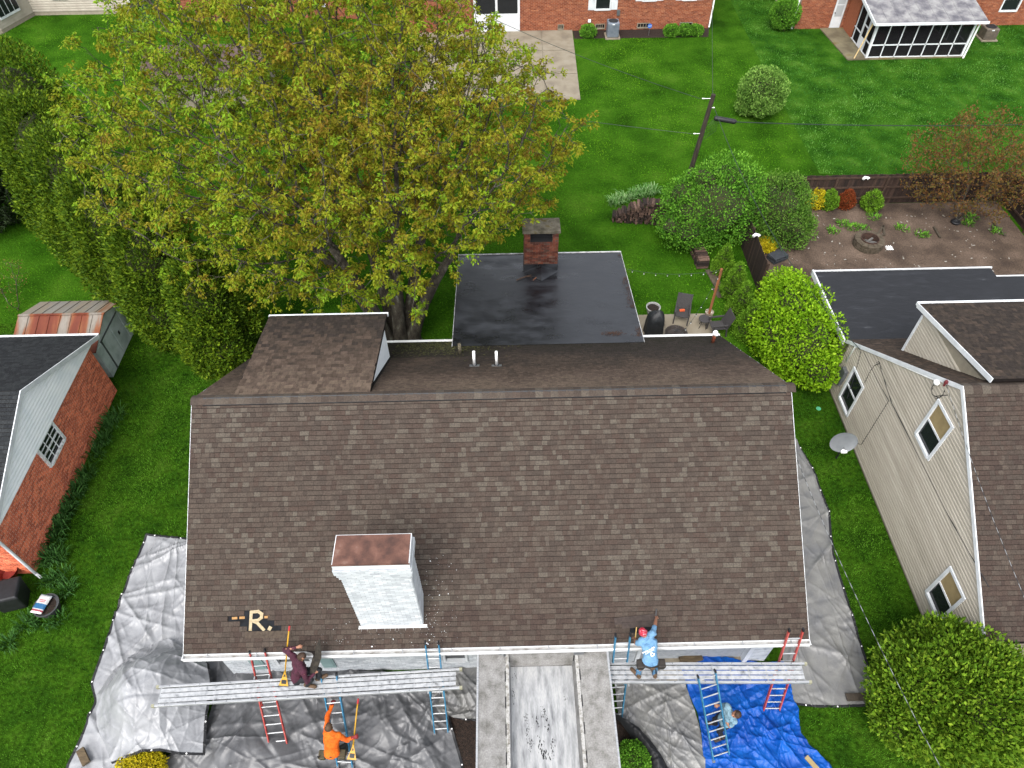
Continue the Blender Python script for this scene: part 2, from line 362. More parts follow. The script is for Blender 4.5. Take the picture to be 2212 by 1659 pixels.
def tint_back(x, s):   # algae darkens the lower courses, moss on the shaded left
    d = s/6.3; k = .2+.78*d+.35*(fbm(np.array(x*.7+9), np.array(s*.8), 4, 3)-.5)
    if 4.6 < x < 8 and s < 2.2: k -= .12
    return min(.99, max(0., k+random.uniform(-.09, .09)))
recs = courses((0, BY, BZ), (1, 0, 0), (0, -CPH, SPH), (0, SPH, CPH), HW, 6.28, shw, cl, .004, .011, holes=[(6.44, 12.88, 0, .75), (1.1, 4.6, 1.8, 6.4)], tintf=tint_back, tilt=.07, vgap=.012)
pieces(roof, 'shingle', recs, m_shingle_back, singles=0, stuff_name='rear_shingles')
# moss growing on the rear slope
m_moss = M('moss', ['#2b3110', '#3f4417', '#5a5a25', '#6d6a45'], scale=9, rough=1, bump=.01, k=0.5)
ms = []
for i in range(1500):
    x = rng.normal(6.0, .95); s = abs(rng.normal(.75, .7)) 
    if not (4.5 < x < 9.0 and .03 < s < 2.9): continue
    if 6.4 < x and s < .8: continue
    r = rng.uniform(.008, .035); a = rng.uniform(0, 3)
    ms.append((np.array([x, BY-s*CPH, BZ+s*SPH])+np.array([0, SPH, CPH])*.016, ax(np.array([math.cos(a), 0, 0])*r*2+np.array([0, -CPH, SPH])*math.sin(a)*r*2, (np.array([0, -CPH, SPH])*math.cos(a)-np.array([math.sin(a), 0, 0]))*r, np.array([0, SPH, CPH])*.008), .5))
pieces(roof, 'moss', ms, m_moss, singles=0, stuff_name='moss')
# ridge cap shingles bent over a raised vent strip
rv = MB(); rv.prism([(.3, RY-.17, RZ-.105), (.3, RY, RZ+.012), (.3, RY+.17, RZ-.105), (.3, RY+.17, RZ-.06), (.3, RY, RZ+.035), (.3, RY-.17, RZ-.06)], (HW-.45, 0, 0)); rv.build('ridge_vent', m_black, roof)
def cap_piece(parent, x0, w, y, z, t, mat, half=.165, slope=.66237):
    m = MB(); pr = []
    for k in range(-4, 5):
        q = k/4*half; zz = z+.05-abs(q)*slope*.96+.03*(1-min(1, abs(q)/.05))*0-(.022*max(0, 1-abs(q)/.06)); pr.append((y+q, zz))
    vs = [(x0, a, b+.004) for a, b in pr]+[(x0+w+.03, a, b-.004) for a, b in pr]; n = len(pr)
    vs += [(p[0], p[1], p[2]-.012) for p in vs]
    fs = [(i, i+n, i+n+1, i+1) for i in range(n-1)]+[(2*n+i, 2*n+i+1, 3*n+i+1, 3*n+i) for i in range(n-1)]
    fs += [(0, 1+0, 2*n+1, 2*n)]+[(i, i+1, 2*n+i+1, 2*n+i) for i in range(1, n-1)]+[(0, 2*n, 3*n, n), (n-1, 2*n-1, 4*n-1, 3*n-1)]
    m.add(vs, fs, t); return m.build('ridge_cap', mat, parent, smooth=False)
x = -.02
while x < HW-.1: cap_piece(roof, x, .2, RY, RZ, min(.99, max(0, .52+random.uniform(-.22, .26))), m_shingle); x += .2
# eave gutter, fascia, rake trim
gt = MB(); g0, g1 = -.135, -.005
gt.bx(-.02, HW+.02, g0, g0+.012, 2.66, 2.795); gt.bx(-.02, HW+.02, g1-.01, g1, 2.66, 2.78); gt.bx(-.02, HW+.02, g0, g1, 2.655, 2.668)
gt.bx(-.02, -.008, g0, g1, 2.66, 2.79); gt.bx(HW+.008, HW+.02, g0, g1, 2.66, 2.79); gt.bx(-.02, HW+.02, g0-.012, g0+.02, 2.79, 2.803)
gu = gt.build('gutter', m_gutter, house)
for x in np.arange(.6, HW, 1.22):
    b = MB(); b.bx(x-.012, x+.012, g0+.01, g1, 2.775, 2.788); b.build('hanger', m_alu, gu)
ls = MB(); ls.bx(0, HW, g0+.014, g1-.012, 2.668, 2.69); ls.build('gutter_floor', M('gutter_grit', ['#a9a49b', '#d8d6d2', '#e8e8e6'], scale=6, rough=.8, k=0.6), gu)
fa = MB(); fa.bx(0, HW, -.004, .02, 2.6, 2.79); fa.bx(0, HW, .02, wy, 2.6, 2.615)
for x in (-.014, HW+.002): 
    for (ya, za, yb, zb) in ((0, EZ, RY, RZ), (BY, BZ, RY, RZ)):
        fa.add([(x, ya, za-.004), (x+.012, ya, za-.004), (x+.012, yb, zb-.004), (x, yb, zb-.004), (x, ya, za-.17), (x+.012, ya, za-.17), (x+.012, yb, zb-.17), (x, yb, zb-.17)], [(0, 1, 2, 3), (4, 7, 6, 5), (0, 4, 5, 1), (2, 6, 7, 3), (0, 3, 7, 4), (1, 5, 6, 2)])
fa.build('fascia', m_white, house)
for a, b in ((0, 6.38), (12.94, HW)): bg2 = MB(); bg2.bx(a, b, BY+.003, BY+.11, BZ-.12, BZ+.012); bg2.build('gutter', m_gutter, house)
# torn patch with glue letters
for (a, b, c, d) in holes:
    uh = MB()
    p0 = [np.array([xx, ss*CPH, EZ+ss*SPH])+np.array([0, -SPH, CPH])*.003 for xx, ss in ((a, c), (b, c), (b, d), (a, d))]
    uh.add(p0, [(0, 1, 2, 3)])
    uh.build('underlayment', M('black_underlayment', ['#15171c', '#23272e', '#2f343c'], scale=7, rough=.8, spec=.2, k=0.28), roof)
def strip_on_roof(name, pts, w, h, mat, lift=.009, n0=6, parent=None):
    pp = []
    for (u, v) in pts:
        xx, ss = onfront(u, v); pp.append((xx, ss))
    m = MB(); Nn = np.array([0, -SPH, CPH])
    def P(xx, ss, l): return np.array([xx, ss*CPH, EZ+ss*SPH])+Nn*l
    for (a, b) in zip(pp[:-1], pp[1:]):
        d = np.array([b[0]-a[0], b[1]-a[1]]); L = np.linalg.norm(d); d /= L; nn = np.array([-d[1], d[0]])*w/2; e = d*w*.35
        q = [(a[0]-e[0]-nn[0], a[1]-e[1]-nn[1]), (b[0]+e[0]-nn[0], b[1]+e[1]-nn[1]), (b[0]+e[0]+nn[0], b[1]+e[1]+nn[1]), (a[0]-e[0]+nn[0], a[1]-e[1]+nn[1])]
        m.hexa([P(*k, lift) for k in q]+[P(*k, lift+h) for k in q]); lift += .0007
    return m.build(name, mat, parent or roof)
m_glue = M('cream_adhesive', ['#b9a37c', '#cfbd98', '#dccdaa'], scale=20, rough=.8, bump=.004, bscale=60, k=0.5)
o = strip_on_roof('letter_r', [(541, 1360), (543, 1322), (558, 1320.5), (566, 1326), (565, 1334), (557, 1340), (546, 1341), (556, 1345), (570, 1360)], .075, .008, m_glue, lift=.006); o['label'] = 'large cream letter R smeared on the torn roof patch'
strip_on_roof('full_stop', [(582, 1359), (584, 1355.5)], .085, .008, m_glue, lift=.006)
m_osb = M('bare_sheathing', ['#b98a55', '#d1a46c'], scale=15, rough=.9, k=0.5)
for (u, v) in ((507, 1335.5), (523, 1334.5), (577, 1333)):
    strip_on_roof('exposed_sheathing', [(u-4, v), (u+4, v-.5)], .06, .002, m_osb, lift=.005)
strip_on_roof('loose_shingle', [(535, 1371), (624, 1369)], .17, .01, M('shingle_underside', ['#4a3e34', '#5d5044', '#6a5c4e'], scale=14, rough=.95, grain=.2, k=0.45), lift=.02)
m_lift = M('lifted_shingle', ['#4a403c', '#584c47', '#63564f'], scale=12, rough=.95, grain=.25, gscale=120, k=0.4)
strip_on_roof('loose_shingle', [(1332, 1341), (1412, 1333)], .17, .012, m_lift, lift=.035)
strip_on_roof('loose_shingle', [(1347, 1350.5), (1408, 1346.5)], .14, .012, m_lift, lift=.05)
# paint flakes shed by the chimney
fl = []
for i in range(190):
    side = random.random()
    if side < .55: x = 6.05+abs(rng.normal(.18, .33)); s = rng.uniform(.1, 2.3)
    else: x = rng.uniform(3.2, 6.6); s = abs(rng.normal(.25, .3))+.03
    r = rng.choice((.004, .006, .008, .018), p=(.45, .35, .16, .04)); a = rng.uniform(0, 3)
    fl.append((np.array([x, s*CPH, EZ+s*SPH])+np.array([0, -SPH, CPH])*.02, ax(np.array([math.cos(a), 0, 0])*r*2, np.array([0, CPH, SPH])*r*1.4, np.array([0, -SPH, CPH])*.003), .5))
pieces(roof, 'flake', fl, m_white, singles=0, stuff_name='paint_flakes')
# white chimney
cx0, cx1, cy0, cy1 = 4.44, 6.0, .5, 1.12
cm = MB(); cm.bx(cx0, cx1, cy0, cy1, 2.7, 5.8); chim = cm.build('chimney', m_mortarw, house); chim['label'] = 'tall white painted brick chimney near the front eave'
steps = [(5.8, 5.95, .03), (5.95, 6.1, .055), (6.1, 6.32, .08)]
cc = MB()
for a, b, e in steps: cc.bx(cx0-e, cx1+e, cy0-e, cy1+e, a, b)
cc.build('corbel', m_mortarw, chim)
def clad(parent, x0, x1, y0, y1, z0, z1, mat, singles, bw=.2, bh=.068, off=0., st=.5):
    recs = []
    W_, D_ = x1-x0, y1-y0; h = z1-z0
    for (o, u, n, w) in (((x0, y0, z0), (1, 0, 0), (0, -1, 0), W_), ((x1, y0, z0), (0, 1, 0), (1, 0, 0), D_), ((x1, y1, z0), (-1, 0, 0), (0, 1, 0), W_), ((x0, y1, z0), (0, -1, 0), (-1, 0, 0), D_)):
        recs += courses(o, u, (0, 0, 1), n, w, h, bw, bh, .008, .014)
    pieces(parent, 'brick', recs, mat, singles=singles)
clad(chim, cx0, cx1, cy0, cy1, 3.05, 5.8, m_wbrick, 300)
recs = []
for a, b, e in steps:
    for (o, u, n, w) in (((cx0-e, cy0-e, a), (1, 0, 0), (0, -1, 0), cx1-cx0+2*e), ((cx1+e, cy0-e, a), (0, 1, 0), (1, 0, 0), cy1-cy0+2*e)): recs += courses(o, u, (0, 0, 1), n, w, b-a, .2, .074, .008, .012)
pieces(chim, 'brick', recs, m_wbrick, singles=0, stuff_name='corbel_bricks')
ct = MB(); e = .06; ct.bx(cx0-e, cx1+e, cy0-e, cy1+e, 6.321, 6.52); ct.build('cap_flange', m_white, chim)
ct = MB(); ct.bx(cx0-e+.02, cx1+e-.02, cy0-e+.02, cy1+e-.02, 6.521, 6.535); ct.bx(cx0-e-.005, cx1+e+.005, cy0-e-.005, cy0-e+.012, 6.5, 6.54)
ct.build('chimney_cap', M('rusty_cap', ['#5d3f36', '#7a5345', '#926656', '#ab8a7a'], scale=2.6, rough=.65, grain=.1, gscale=30, lo=.35, hi=.7, k=0.42), chim)
fl_ = MB(); fl_.bx(cx0-.05, cx1+.1, cy0-.07, cy0-.02, 3.07, 3.14)
fl_.hexa([(cx0-.06, cy0-.13, 3.035), (cx1+.12, cy0-.13, 3.035), (cx1+.12, cy0-.015, 3.11), (cx0-.06, cy0-.015, 3.11), (cx0-.06, cy0-.13, 3.05), (cx1+.12, cy0-.13, 3.05), (cx1+.12, cy0-.015, 3.13), (cx0-.06, cy0-.015, 3.13)]); fl_.build('flashing', m_white, chim)
# dormer at the back
DX0, DX1, DY, DZ = 1.05, 4.63, 9.2, 5.6
dslope = math.atan2(RZ-.05-DZ, DY-5.5)
dm = MB(); dm.prism([(DX0, 5.5, RZ-.15), (DX0, DY, DZ-.1), (DX0, DY, DZ), (DX0, 5.5, RZ-.05)], (DX1-DX0, 0, 0)); dorm = dm.build('dormer', m_deck, house)
dw = MB(); dw.prism([(DX0+.12, 5.6, RZ-.25), (DX0+.12, 8.95, RZ-(8.95-RY)*.66237-.05), (DX0+.12, 8.95, DZ-.06)], (.08, 0, 0)); dw.prism([(DX1-.2, 5.6, RZ-.25), (DX1-.2, 8.95, RZ-(8.95-RY)*.66237-.05), (DX1-.2, 8.95, DZ-.06)], (.06, 0, 0))
dw.bx(DX0+.12, DX1-.14, 8.9, 8.98, RZ-(8.95-RY)*.66237-.05, DZ-.06); dw.build('dormer_wall', m_white, dorm)
y = 5.7
while y < 8.95:     # vertical white siding boards of the dormer cheek
    y1 = min(y+.13, 8.96); za, zb = RZ-(y-RY)*.66237+.0, RZ-(y1-RY)*.66237+.0; ta, tb = RZ-.05-math.tan(dslope)*(y-5.5)-.1, RZ-.05-math.tan(dslope)*(y1-5.5)-.1
    b = MB(); xx = DX1-.135
    b.hexa([(xx, y, za), (xx+.018, y, za), (xx+.018, y1-.012, zb), (xx, y1-.012, zb), (xx, y, max(ta, za+.004)), (xx+.018, y, max(ta, za+.004)), (xx+.018, y1-.012, tb), (xx, y1-.012, tb)]); b.build('siding_board', M('bright_white_siding', ['#e6ebee', '#f2f5f6'], scale=4, rough=.5), dorm); y += .13
ca, sa = math.cos(dslope), math.sin(dslope)
recs = courses((DX0, DY, DZ), (1, 0, 0), (0, -ca, sa), (0, sa, ca), DX1-DX0, (DY-5.5)/ca, shw, cl*1.15, .004, .011, tintf=lambda x, s: min(.99, max(0, .42+.12*s+random.uniform(-.14, .14))), tilt=.07, vgap=.012)
pieces(dorm, 'shingle', recs, m_shingle_back, singles=150)
dt = MB(); dt.bx(DX0-.03, DX1+.03, DY, DY+.07, DZ-.11, DZ+.004); dt.build('dormer_trim', m_white, dorm)
# flat rear addition with its own chimney
AX0, AX1, AY0, AY1 = 6.43, 12.89, 9.95, 15.83; AZ0, AZ1 = 3.31, 2.42
am = MB(); am.prism([(AX0+.1, AY0, 0), (AX0+.1, AY1-.1, 0), (AX0+.1, AY1-.1, AZ1-.12), (AX0+.1, AY0, AZ0-.12)], (AX1-AX0-.2, 0, 0)); add = am.build('rear_addition', m_white, house)
ns = 6; asl = (AZ1-AZ0)/(AY1-AY0)
for i in range(ns):
    ya = AY0+(AY1-AY0)*i/ns-(.1 if i else 0); yb = AY0+(AY1-AY0)*(i+1)/ns; dz = .004*(ns-i); nx, ny = 34, 7; V = []; Q = []
    for j in range(ny+1):
        for k in range(nx+1):
            yy = ya+(yb-ya)*j/ny; xx = AX0+(AX1-AX0)*k/nx; V.append((xx, yy, AZ0+(yy-AY0)*asl+dz+.012*(float(fbm(np.array(xx*.8), np.array(yy*2.2), 3, 4))-.5)))
    for j in range(ny):
        for k in range(nx): a = j*(nx+1)+k; Q.append((a, a+1, a+nx+2, a+nx+1))
    raw('roof_membrane', V, Q, m_rubber, add, smooth=True)
ab = MB(); ab.prism([(AX0, AY0, AZ0-.12), (AX0, AY1, AZ1-.12), (AX0, AY1, AZ1-.02), (AX0, AY0, AZ0-.02)], (AX1-AX0, 0, 0)); ab.build('roof_deck', m_deck, add)
tr = MB()
for x in (AX0-.02, AX1+.004): tr.prism([(x, AY0, AZ0-.1), (x, AY1, AZ1-.1), (x, AY1, AZ1+.03), (x, AY0, AZ0+.03)], (.016, 0, 0))
tr.bx(AX0-.03, AX1+.03, AY1+.002, AY1+.05, AZ1-.12, AZ1+.03); tr.build('drip_edge', M('worn_drip_edge', ['#8d8b86', '#d9dadb', '#eceeee'], scale=5, rough=.5, k=0.6), add)
rx0, rx1, ry0, ry1 = 9.0, 10.26, 14.55, 15.2
rc = MB(); rc.bx(rx0, rx1, ry0, ry1, 0, 4.0); rc.bx(rx0, rx0+.22, ry0, ry1, 4.0, 4.42); rc.bx(rx1-.22, rx1, ry0, ry1, 4.0, 4.42); rc.bx(rx0+.22, rx1-.22, ry0+.32, ry1, 4.0, 4.42)
rch = rc.build('chimney', M('sooty_mortar', ['#4a4039', '#6a5d52'], scale=6, rough=.95), add); rch['label'] = 'red brick chimney with slab cap at the rear edge of the black flat roof'
recs = []
for (o, u, n, w) in (((rx0, ry0, 2.75), (1, 0, 0), (0, -1, 0), rx1-rx0), ((rx1, ry0, 2.5), (0, 1, 0), (1, 0, 0), ry1-ry0), ((rx0, ry1, 2.5), (0, -1, 0), (-1, 0, 0), ry1-ry0)):
    hh_ = 4.42-o[2]; recs += courses(o, u, (0, 0, 1), n, w, hh_, .21, .075, .01, .014, holes=[(.22, rx1-rx0-.22, 1.25, 1.7)] if u == (1, 0, 0) else ())
pieces(rch, 'brick', recs, M('sooty_brick', [(.6, .6, .6, 1), (1.2, 1.2, 1.2, 1)], scale=5, rough=.95, tint=['#5b3a32', '#6d4237', '#7a4a3d', '#85523f', '#6e5a50', '#5e3b33'], grain=.2, gscale=60, spec=.1, k=.62), singles=300)
m = MB(); m.bx(rx0+.225, rx1-.225, ry0+.2, ry0+.31, 4.002, 4.415); m.build('flue_opening', m_dark, rch)
m = MB(); m.bx(rx0+.226, rx1-.226, ry0+.0, ry0+.199, 4.002, 4.03); m.build('smoke_shelf', m_dark, rch)
cp = MB(); cp.box(((rx0+rx1)/2, (ry0+ry1)/2, 4.5), (rx1-rx0+.14, ry1-ry0+.16, .12)); cp.build('slab_cap', M('mossy_concrete', ['#55503f', '#6c6656', '#857f70', '#6e6236'], scale=4, rough=.95, grain=.2, bump=.01, bscale=30, k=0.45), rch, bevel=.015)
cr = MB(); xm = (rx0+rx1)/2; zb = lambda yy: AZ0+(yy-AY0)*asl+.02
cr.add([(rx0-.1, ry0-.02, zb(ry0)), (xm, ry0-.02, zb(ry0)+.3), (rx1+.1, ry0-.02, zb(ry0)), (xm, ry0-.75, zb(ry0-.75)+.012)], [(0, 3, 1), (1, 3, 2)]); cr.bx(rx0-.02, rx1+.02, ry0-.03, ry0-.016, 2.5, 2.98); cr.build('cricket', m_rubber, add)
# vent pipes on the rear slope
def onback(u, v): return plane(u, v, (0, RY, RZ), (0, SPH, CPH))
vp = onback(1025, 790); m = MB(); m.tube([vp, vp+np.array([0, 0, .42]), vp+np.array([0, .02, .5]), vp+np.array([0, .1, .53])], .045, 12); v_ = m.build('vent_pipe', m_pvc, roof, smooth=True); v_['label'] = 'white vent pipe with bent top'
vq = onback(1073, 790); m = MB(); m.tube([vq, vq+np.array([0, 0, .62])], .04, 12); v_ = m.build('vent_pipe', m_pvc, roof, smooth=True); v_['label'] = 'straight white vent pipe'
for p in (vp, vq):
    m = MB(); m.bar(p+np.array([-.15, 0, .02]), p+np.array([.15, 0, .02]), .2, .012, up=(0, SPH, CPH)); m.build('vent_flange', m_steel, roof)
    m = MB(); m.lathe(p, [(.085, -.02), (.08, .05), (.055, .07)], 12); m.build('vent_boot', m_black, roof)
vi = onback(994, 764); m = MB(); m.tube([vi-np.array([0, 0, .03]), vi+np.array([0, 0, .45])], .055, 12); v_ = m.build('vent_pipe', M('iron_pipe', ['#3a3128', '#57503f', '#6b6858'], scale=20, rough=.9), roof, smooth=True); v_['label'] = 'rusty iron vent pipe'
vc = onback(1539, 741); m = MB(); m.tube([vc, vc+np.array([0, 0, .42])], .06, 12); v_ = m.build('vent_pipe', M('rusty_pipe', ['#3b1d13', '#6a3018', '#c08355'], scale=9, rough=.85, lo=.3, hi=.8), roof, smooth=True); v_['label'] = 'rusty pipe with a white hood'
m = MB(); m.lathe(vc+np.array([0, 0, .4]), [(.065, 0), (.085, .02), (.085, .1), (.06, .15), (.0, .17)], 14); m.tube([vc+np.array([0, 0, .5]), vc+np.array([.04, -.12, .47])], .06, 10); m.build('vent_hood', m_pvc, roof, smooth=True)
# ================================================================== neighbouring buildings
m_tan = M('tan_siding', ['#9b9486', '#a9a193', '#b4ad9f'], scale=1.3, rough=.6, grain=.05, gscale=20, stretch=(1, .35, 3), k=0.92)
m_tansh = M('tan_backing', '#8a8272', rough=.8)
def siding_x(parent, x, z0, z1, rng_at, holes, mat, h=.127, sgn=-1, proud=.045, name='siding_board', frac=.5):
    """lap boards with a vertical face and a sloping upper cove"""
    z = z0
    while z < z1-.02:
        zt = min(z+h, z1); zk = z+(zt-z)*frac; (a0, b0), (ak, bk), (a1, b1) = rng_at(z), rng_at(zk), rng_at(zt); zm = (z+zt)/2
        segs = [((a0, ak, a1), (b0, bk, b1))]
        for (p, q, c, d) in holes:
            if c < zm < d:
                ns = []
                for s, e in segs:
                    if e[0] <= p or s[0] >= q: ns.append((s, e)); continue
                    if s[0] < p: ns.append((s, (p, p, p)))
                    if e[0] > q: ns.append(((q, q, q), e))
                segs = ns
        for s, e in segs:
            if e[0]-s[0] < .05: continue
            xb = x+sgn*proud; xt = x+sgn*.002; b = MB(); V = []
            for w in (s, e): V += [(x, w[0], z), (xb, w[0], z), (xb, w[1], zk), (xt, w[2], zt), (x, w[2], zt)]
            f = [(0, 1, 2, 3, 4), (9, 8, 7, 6, 5), (0, 5, 6, 1), (1, 6, 7, 2), (2, 7, 8, 3), (3, 8, 9, 4), (4, 9, 5, 0)]
            b.add(V, f if sgn < 0 else [q[::-1] for q in f]); b.build(name, mat, parent)
        z += h
def siding_y(parent, y, z0, z1, x0, x1, holes, mat, h=.14, proud=.014):
    z = z0
    while z < z1-.02:
        zt = min(z+h, z1); segs = [(x0, x1)]
        for (p, q, c, d) in holes:
            if c < (z+zt)/2 < d: segs = [s for (a, b) in segs for s in ((a, min(b, p)), (max(a, q), b)) if s[1]-s[0] > .05]
        for a, b in segs:
            m = MB(); zk = z+(zt-z)*.5; V = [(xx, yy, zz) for xx in (a, b) for yy, zz in ((y, z), (y-.035, z), (y-.035, zk), (y-.002, zt), (y, zt))]; m.add(V, [(0, 4, 3, 2, 1), (5, 6, 7, 8, 9), (0, 1, 6, 5), (1, 2, 7, 6), (2, 3, 8, 7), (3, 4, 9, 8), (4, 0, 5, 9)]); m.build('siding_board', mat, parent)
        z += h
def win_x(parent, x, y0, y1, z0, z1, sgn=-1, f=.09, slide=True, name='window', blind=None, frame=None, muntin=0):
    """window in a wall facing +-X, frame proud of the wall"""
    w = MB(); xa, xb = sorted((x+sgn*.075, x-sgn*.06))
    w.bx(xa, xb, y0, y0+f, z0, z1); w.bx(xa, xb, y1-f, y1, z0, z1); w.bx(xa, xb, y0+f, y1-f, z1-f, z1); xs0, xs1 = sorted((x+sgn*.1, x-sgn*.06)); w.bx(xs0, xs1, y0+f, y1-f, z0, z0+f)
    xm0, xm1 = sorted((x+sgn*.045, x+sgn*.012)); ym = (y0+y1)/2; zm = (z0+z1)/2
    if slide: w.bx(xm0, xm1, y0+f, y1-f, zm-.03, zm+.03)
    for k in range(1, muntin+1):
        w.bx(xm0+.004, xm1-.004, y0+f+(y1-y0-2*f)*k/(muntin+1)-.013, y0+f+(y1-y0-2*f)*k/(muntin+1)+.013, z0+f, z1-f)
        w.bx(xm0+.005, xm1-.005, y0+f, y1-f, zm+(z1-z0-2*f)/4*(1 if k % 2 else -1)-.012, zm+(z1-z0-2*f)/4*(1 if k % 2 else -1)+.012)
    o = w.build(name, frame or m_white, parent)
    ga, gb = sorted((x+sgn*.014, x+sgn*.022))
    for k, (a, b) in enumerate(((z0+f, zm), (zm, z1-f))):
        g = MB(); g.bx(ga, gb, y0+f, y1-f, a, b); g.build('pane', (blind if (blind and k == 1) else m_glass), o)
    return o
# ---- tan house on the right
tan = T('tan_siding_house', 'tan lap-sided house with brown roof and black flat-roofed extension', 'house', (27, 5.3, 0))
TX = 20.4; TY0, TY1, TRY, TRZ = -.05, 10.73, 5.34, 6.17; TTP = .70; TEZ = TRZ-5.39*TTP
tw = MB(); tw.prism([(TX+.002, TY0+.2, 0), (TX+.002, TY1-.2, 0), (TX+.002, TY1-.2, TEZ+.05), (TX+.002, TRY, TRZ-.12), (TX+.002, TY0+.2, TEZ+.05)], (15, 0, 0)); twall = tw.build('wall', m_tansh, tan)
TW = [(8.74, 9.72, .5, 2.13), (4.79, 5.81, 3.5, 5.1), (1.12, 2.08, .78, 2.38)]
def trng(z):
    if z < TEZ: return TY0+.2, TY1-.2
    d = max(.02, (TRZ-.1-z)/TTP); return max(TY0+.2, TRY-d), min(TY1-.2, TRY+d)
siding_x(twall, TX, .12, TRZ-.14, trng, TW, m_tan)
fd = MB(); fd.bx(TX-.01, TX+.0015, TY0+.2, TY1-.2, 0, .12); fd.build('foundation', m_concrete, tan)
m_blind = M('tan_blind', ['#7f6f4e', '#92815c'], scale=4, rough=.7)
win_x(tan, TX, *TW[0]); win_x(tan, TX, *TW[1], blind=m_blind); win_x(tan, TX, *TW[2], blind=m_blind)
tr = MB(); 
for s, (ya, yb) in enumerate(((TY0, TRY), (TY1, TRY))):
    za = TRZ-abs(TRY-ya)*TTP
    tr.add([(TX-.06, ya, za), (TX+15.3, ya, za), (TX+15.3, yb, TRZ), (TX-.06, yb, TRZ), (TX-.06, ya, za-.14), (TX+15.3, ya, za-.14), (TX+15.3, yb, TRZ-.14), (TX-.06, yb, TRZ-.14)], CF)
troof = tr.build('roof', m_deck, tan); tc, ts = math.cos(math.atan(TTP)), math.sin(math.atan(TTP)); tl = 5.39/tc
recs = courses((TX-.06, TY0, TEZ), (1, 0, 0), (0, tc, ts), (0, -ts, tc), 6.5, tl, shw, cl, .004, .011, tintf=lambda x, s: min(.99, max(0, .25+random.uniform(-.16, .2))), tilt=.07, vgap=.012)
pieces(troof, 'shingle', recs, m_shingle, singles=200)
recs = courses((TX-.06, TY1, TEZ), (1, 0, 0), (0, -tc, ts), (0, ts, tc), 9, tl, shw, cl, .004, .011, tintf=lambda x, s: min(.99, max(0, .62+random.uniform(-.12, .12))), tilt=.07, vgap=.012)
pieces(troof, 'shingle', recs, m_shingle_back, singles=0, stuff_name='rear_shingles')
x = TX-.07
while x < TX+6: cap_piece(troof, x, .24, TRY, TRZ-.01, .5+random.uniform(-.2, .2), m_shingle, half=.19, slope=TTP); x += .24
rk = MB()
for (ya, yb) in ((TY0, TRY), (TY1, TRY)):
    za = TRZ-abs(TRY-ya)*TTP
    rk.add([(TX-.09, ya, za+.02), (TX-.062, ya, za+.02), (TX-.062, yb, TRZ+.02), (TX-.09, yb, TRZ+.02), (TX-.09, ya, za-.13), (TX-.062, ya, za-.13), (TX-.062, yb, TRZ-.13), (TX-.09, yb, TRZ-.13)], CF)
rk.build('rake_trim', m_white, tan)
# extension with flat roof
fx = MB(); fx.bx(TX+.06, 27.15, 10.6, 14.4, 0, 2.2); fxo = fx.build('extension', m_tansh, tan)
m_rub2 = M('chalky_membrane', ['#23252a', '#2a2c32', '#33363c', '#7c7e82'], scale=1.6, stretch=(1, 3, 1), rough=.55, rough2=.7, detail=12, lo=.47, hi=.8, bump=.004, bscale=4, k=0.44)
for i in range(5):
    a = 10.72+(14.52-10.72)*i/5-(.06 if i else 0); b = 10.72+(14.52-10.72)*(i+1)/5; z = 2.36-.012*i
    m = MB(); m.bx(20.3, 27.25, a, b, z-.06, z); m.build('roof_membrane', m_rub2, fxo)
m = MB(); m.bx(20.24, 20.298, 10.74, 14.56, 2.16, 2.39); m.bx(20.24, 27.3, 14.522, 14.58, 2.16, 2.35); m.bx(20.9, 27.2, 10.66, 10.718, 2.36, 2.4); m.build('drip_edge', m_white, fxo)
m = MB(); m.bx(27.3, 35, 10.7, 14.2, 0, 2.0); lf = m.build('extension', m_tansh, tan); m = MB(); m.bx(27.31, 35.1, 10.7, 14.3, 2.002, 2.06); m.build('roof_membrane', m_rub2, lf); m = MB(); m.bx(27.3, 35.1, 14.302, 14.36, 1.9, 2.08); m.build('drip_edge', m_white, lf)
# dormer of the tan house
d0 = 21.15; dY = 9.15; zt = 5.3; zlow = TRZ-(dY-TRY)*TTP
dd = MB(); dd.prism([(d0+.1, TRY+.3, TRZ-.3), (d0+.1, dY, zlow-.05), (d0+.1, dY, zt-.1)], (8, 0, 0)); tdo = dd.build('dormer', m_tansh, tan)
z = zlow
while z < zt-.12:   # boards of the dormer cheek
    h = .118; b = MB(); ya = lambda q: max(TRY+.1, TRY+(TRZ-q)/TTP)
    top = lambda yy: TRZ+.1-(yy-TRY-.15)*(TRZ+.1-zt)/(dY+.3-TRY-.15)-.12
    ys, ye = ya(z), dY
    # clip below the dormer roof line
    if z+h > top(ys): ys = max(ys, TRY+.15)
    ye2 = dY
    while ys < ye2 and top(ye2) < z+h: ye2 -= .02
    if ye2-ys > .05:
        zk = z+h*.58; V = []
        for w in ((ys, ya(zk), ya(z+h)), (ye2, ye2, ye2)): V += [(d0+.1, w[0], z), (d0+.07, w[0], z), (d0+.07, w[1], zk), (d0+.098, w[2], z+h), (d0+.1, w[2], z+h)]
        b.add(V, [(0, 1, 2, 3, 4), (9, 8, 7, 6, 5), (0, 5, 6, 1), (1, 6, 7, 2), (2, 7, 8, 3), (3, 8, 9, 4), (4, 9, 5, 0)]); b.build('siding_board', m_tan, tdo)
    z += h
dr = MB(); ry0, ry1 = TRY+.15, dY+.3
dr.add([(d0, ry1, zt), (d0+8, ry1, zt), (d0+8, ry0, TRZ+.1), (d0, ry0, TRZ+.1), (d0, ry1, zt-.12), (d0+8, ry1, zt-.12), (d0+8, ry0, TRZ-.02), (d0, ry0, TRZ-.02)], CF); drf = dr.build('dormer_roof', m_deck, tdo)
da = math.atan2(TRZ+.1-zt, ry1-ry0)
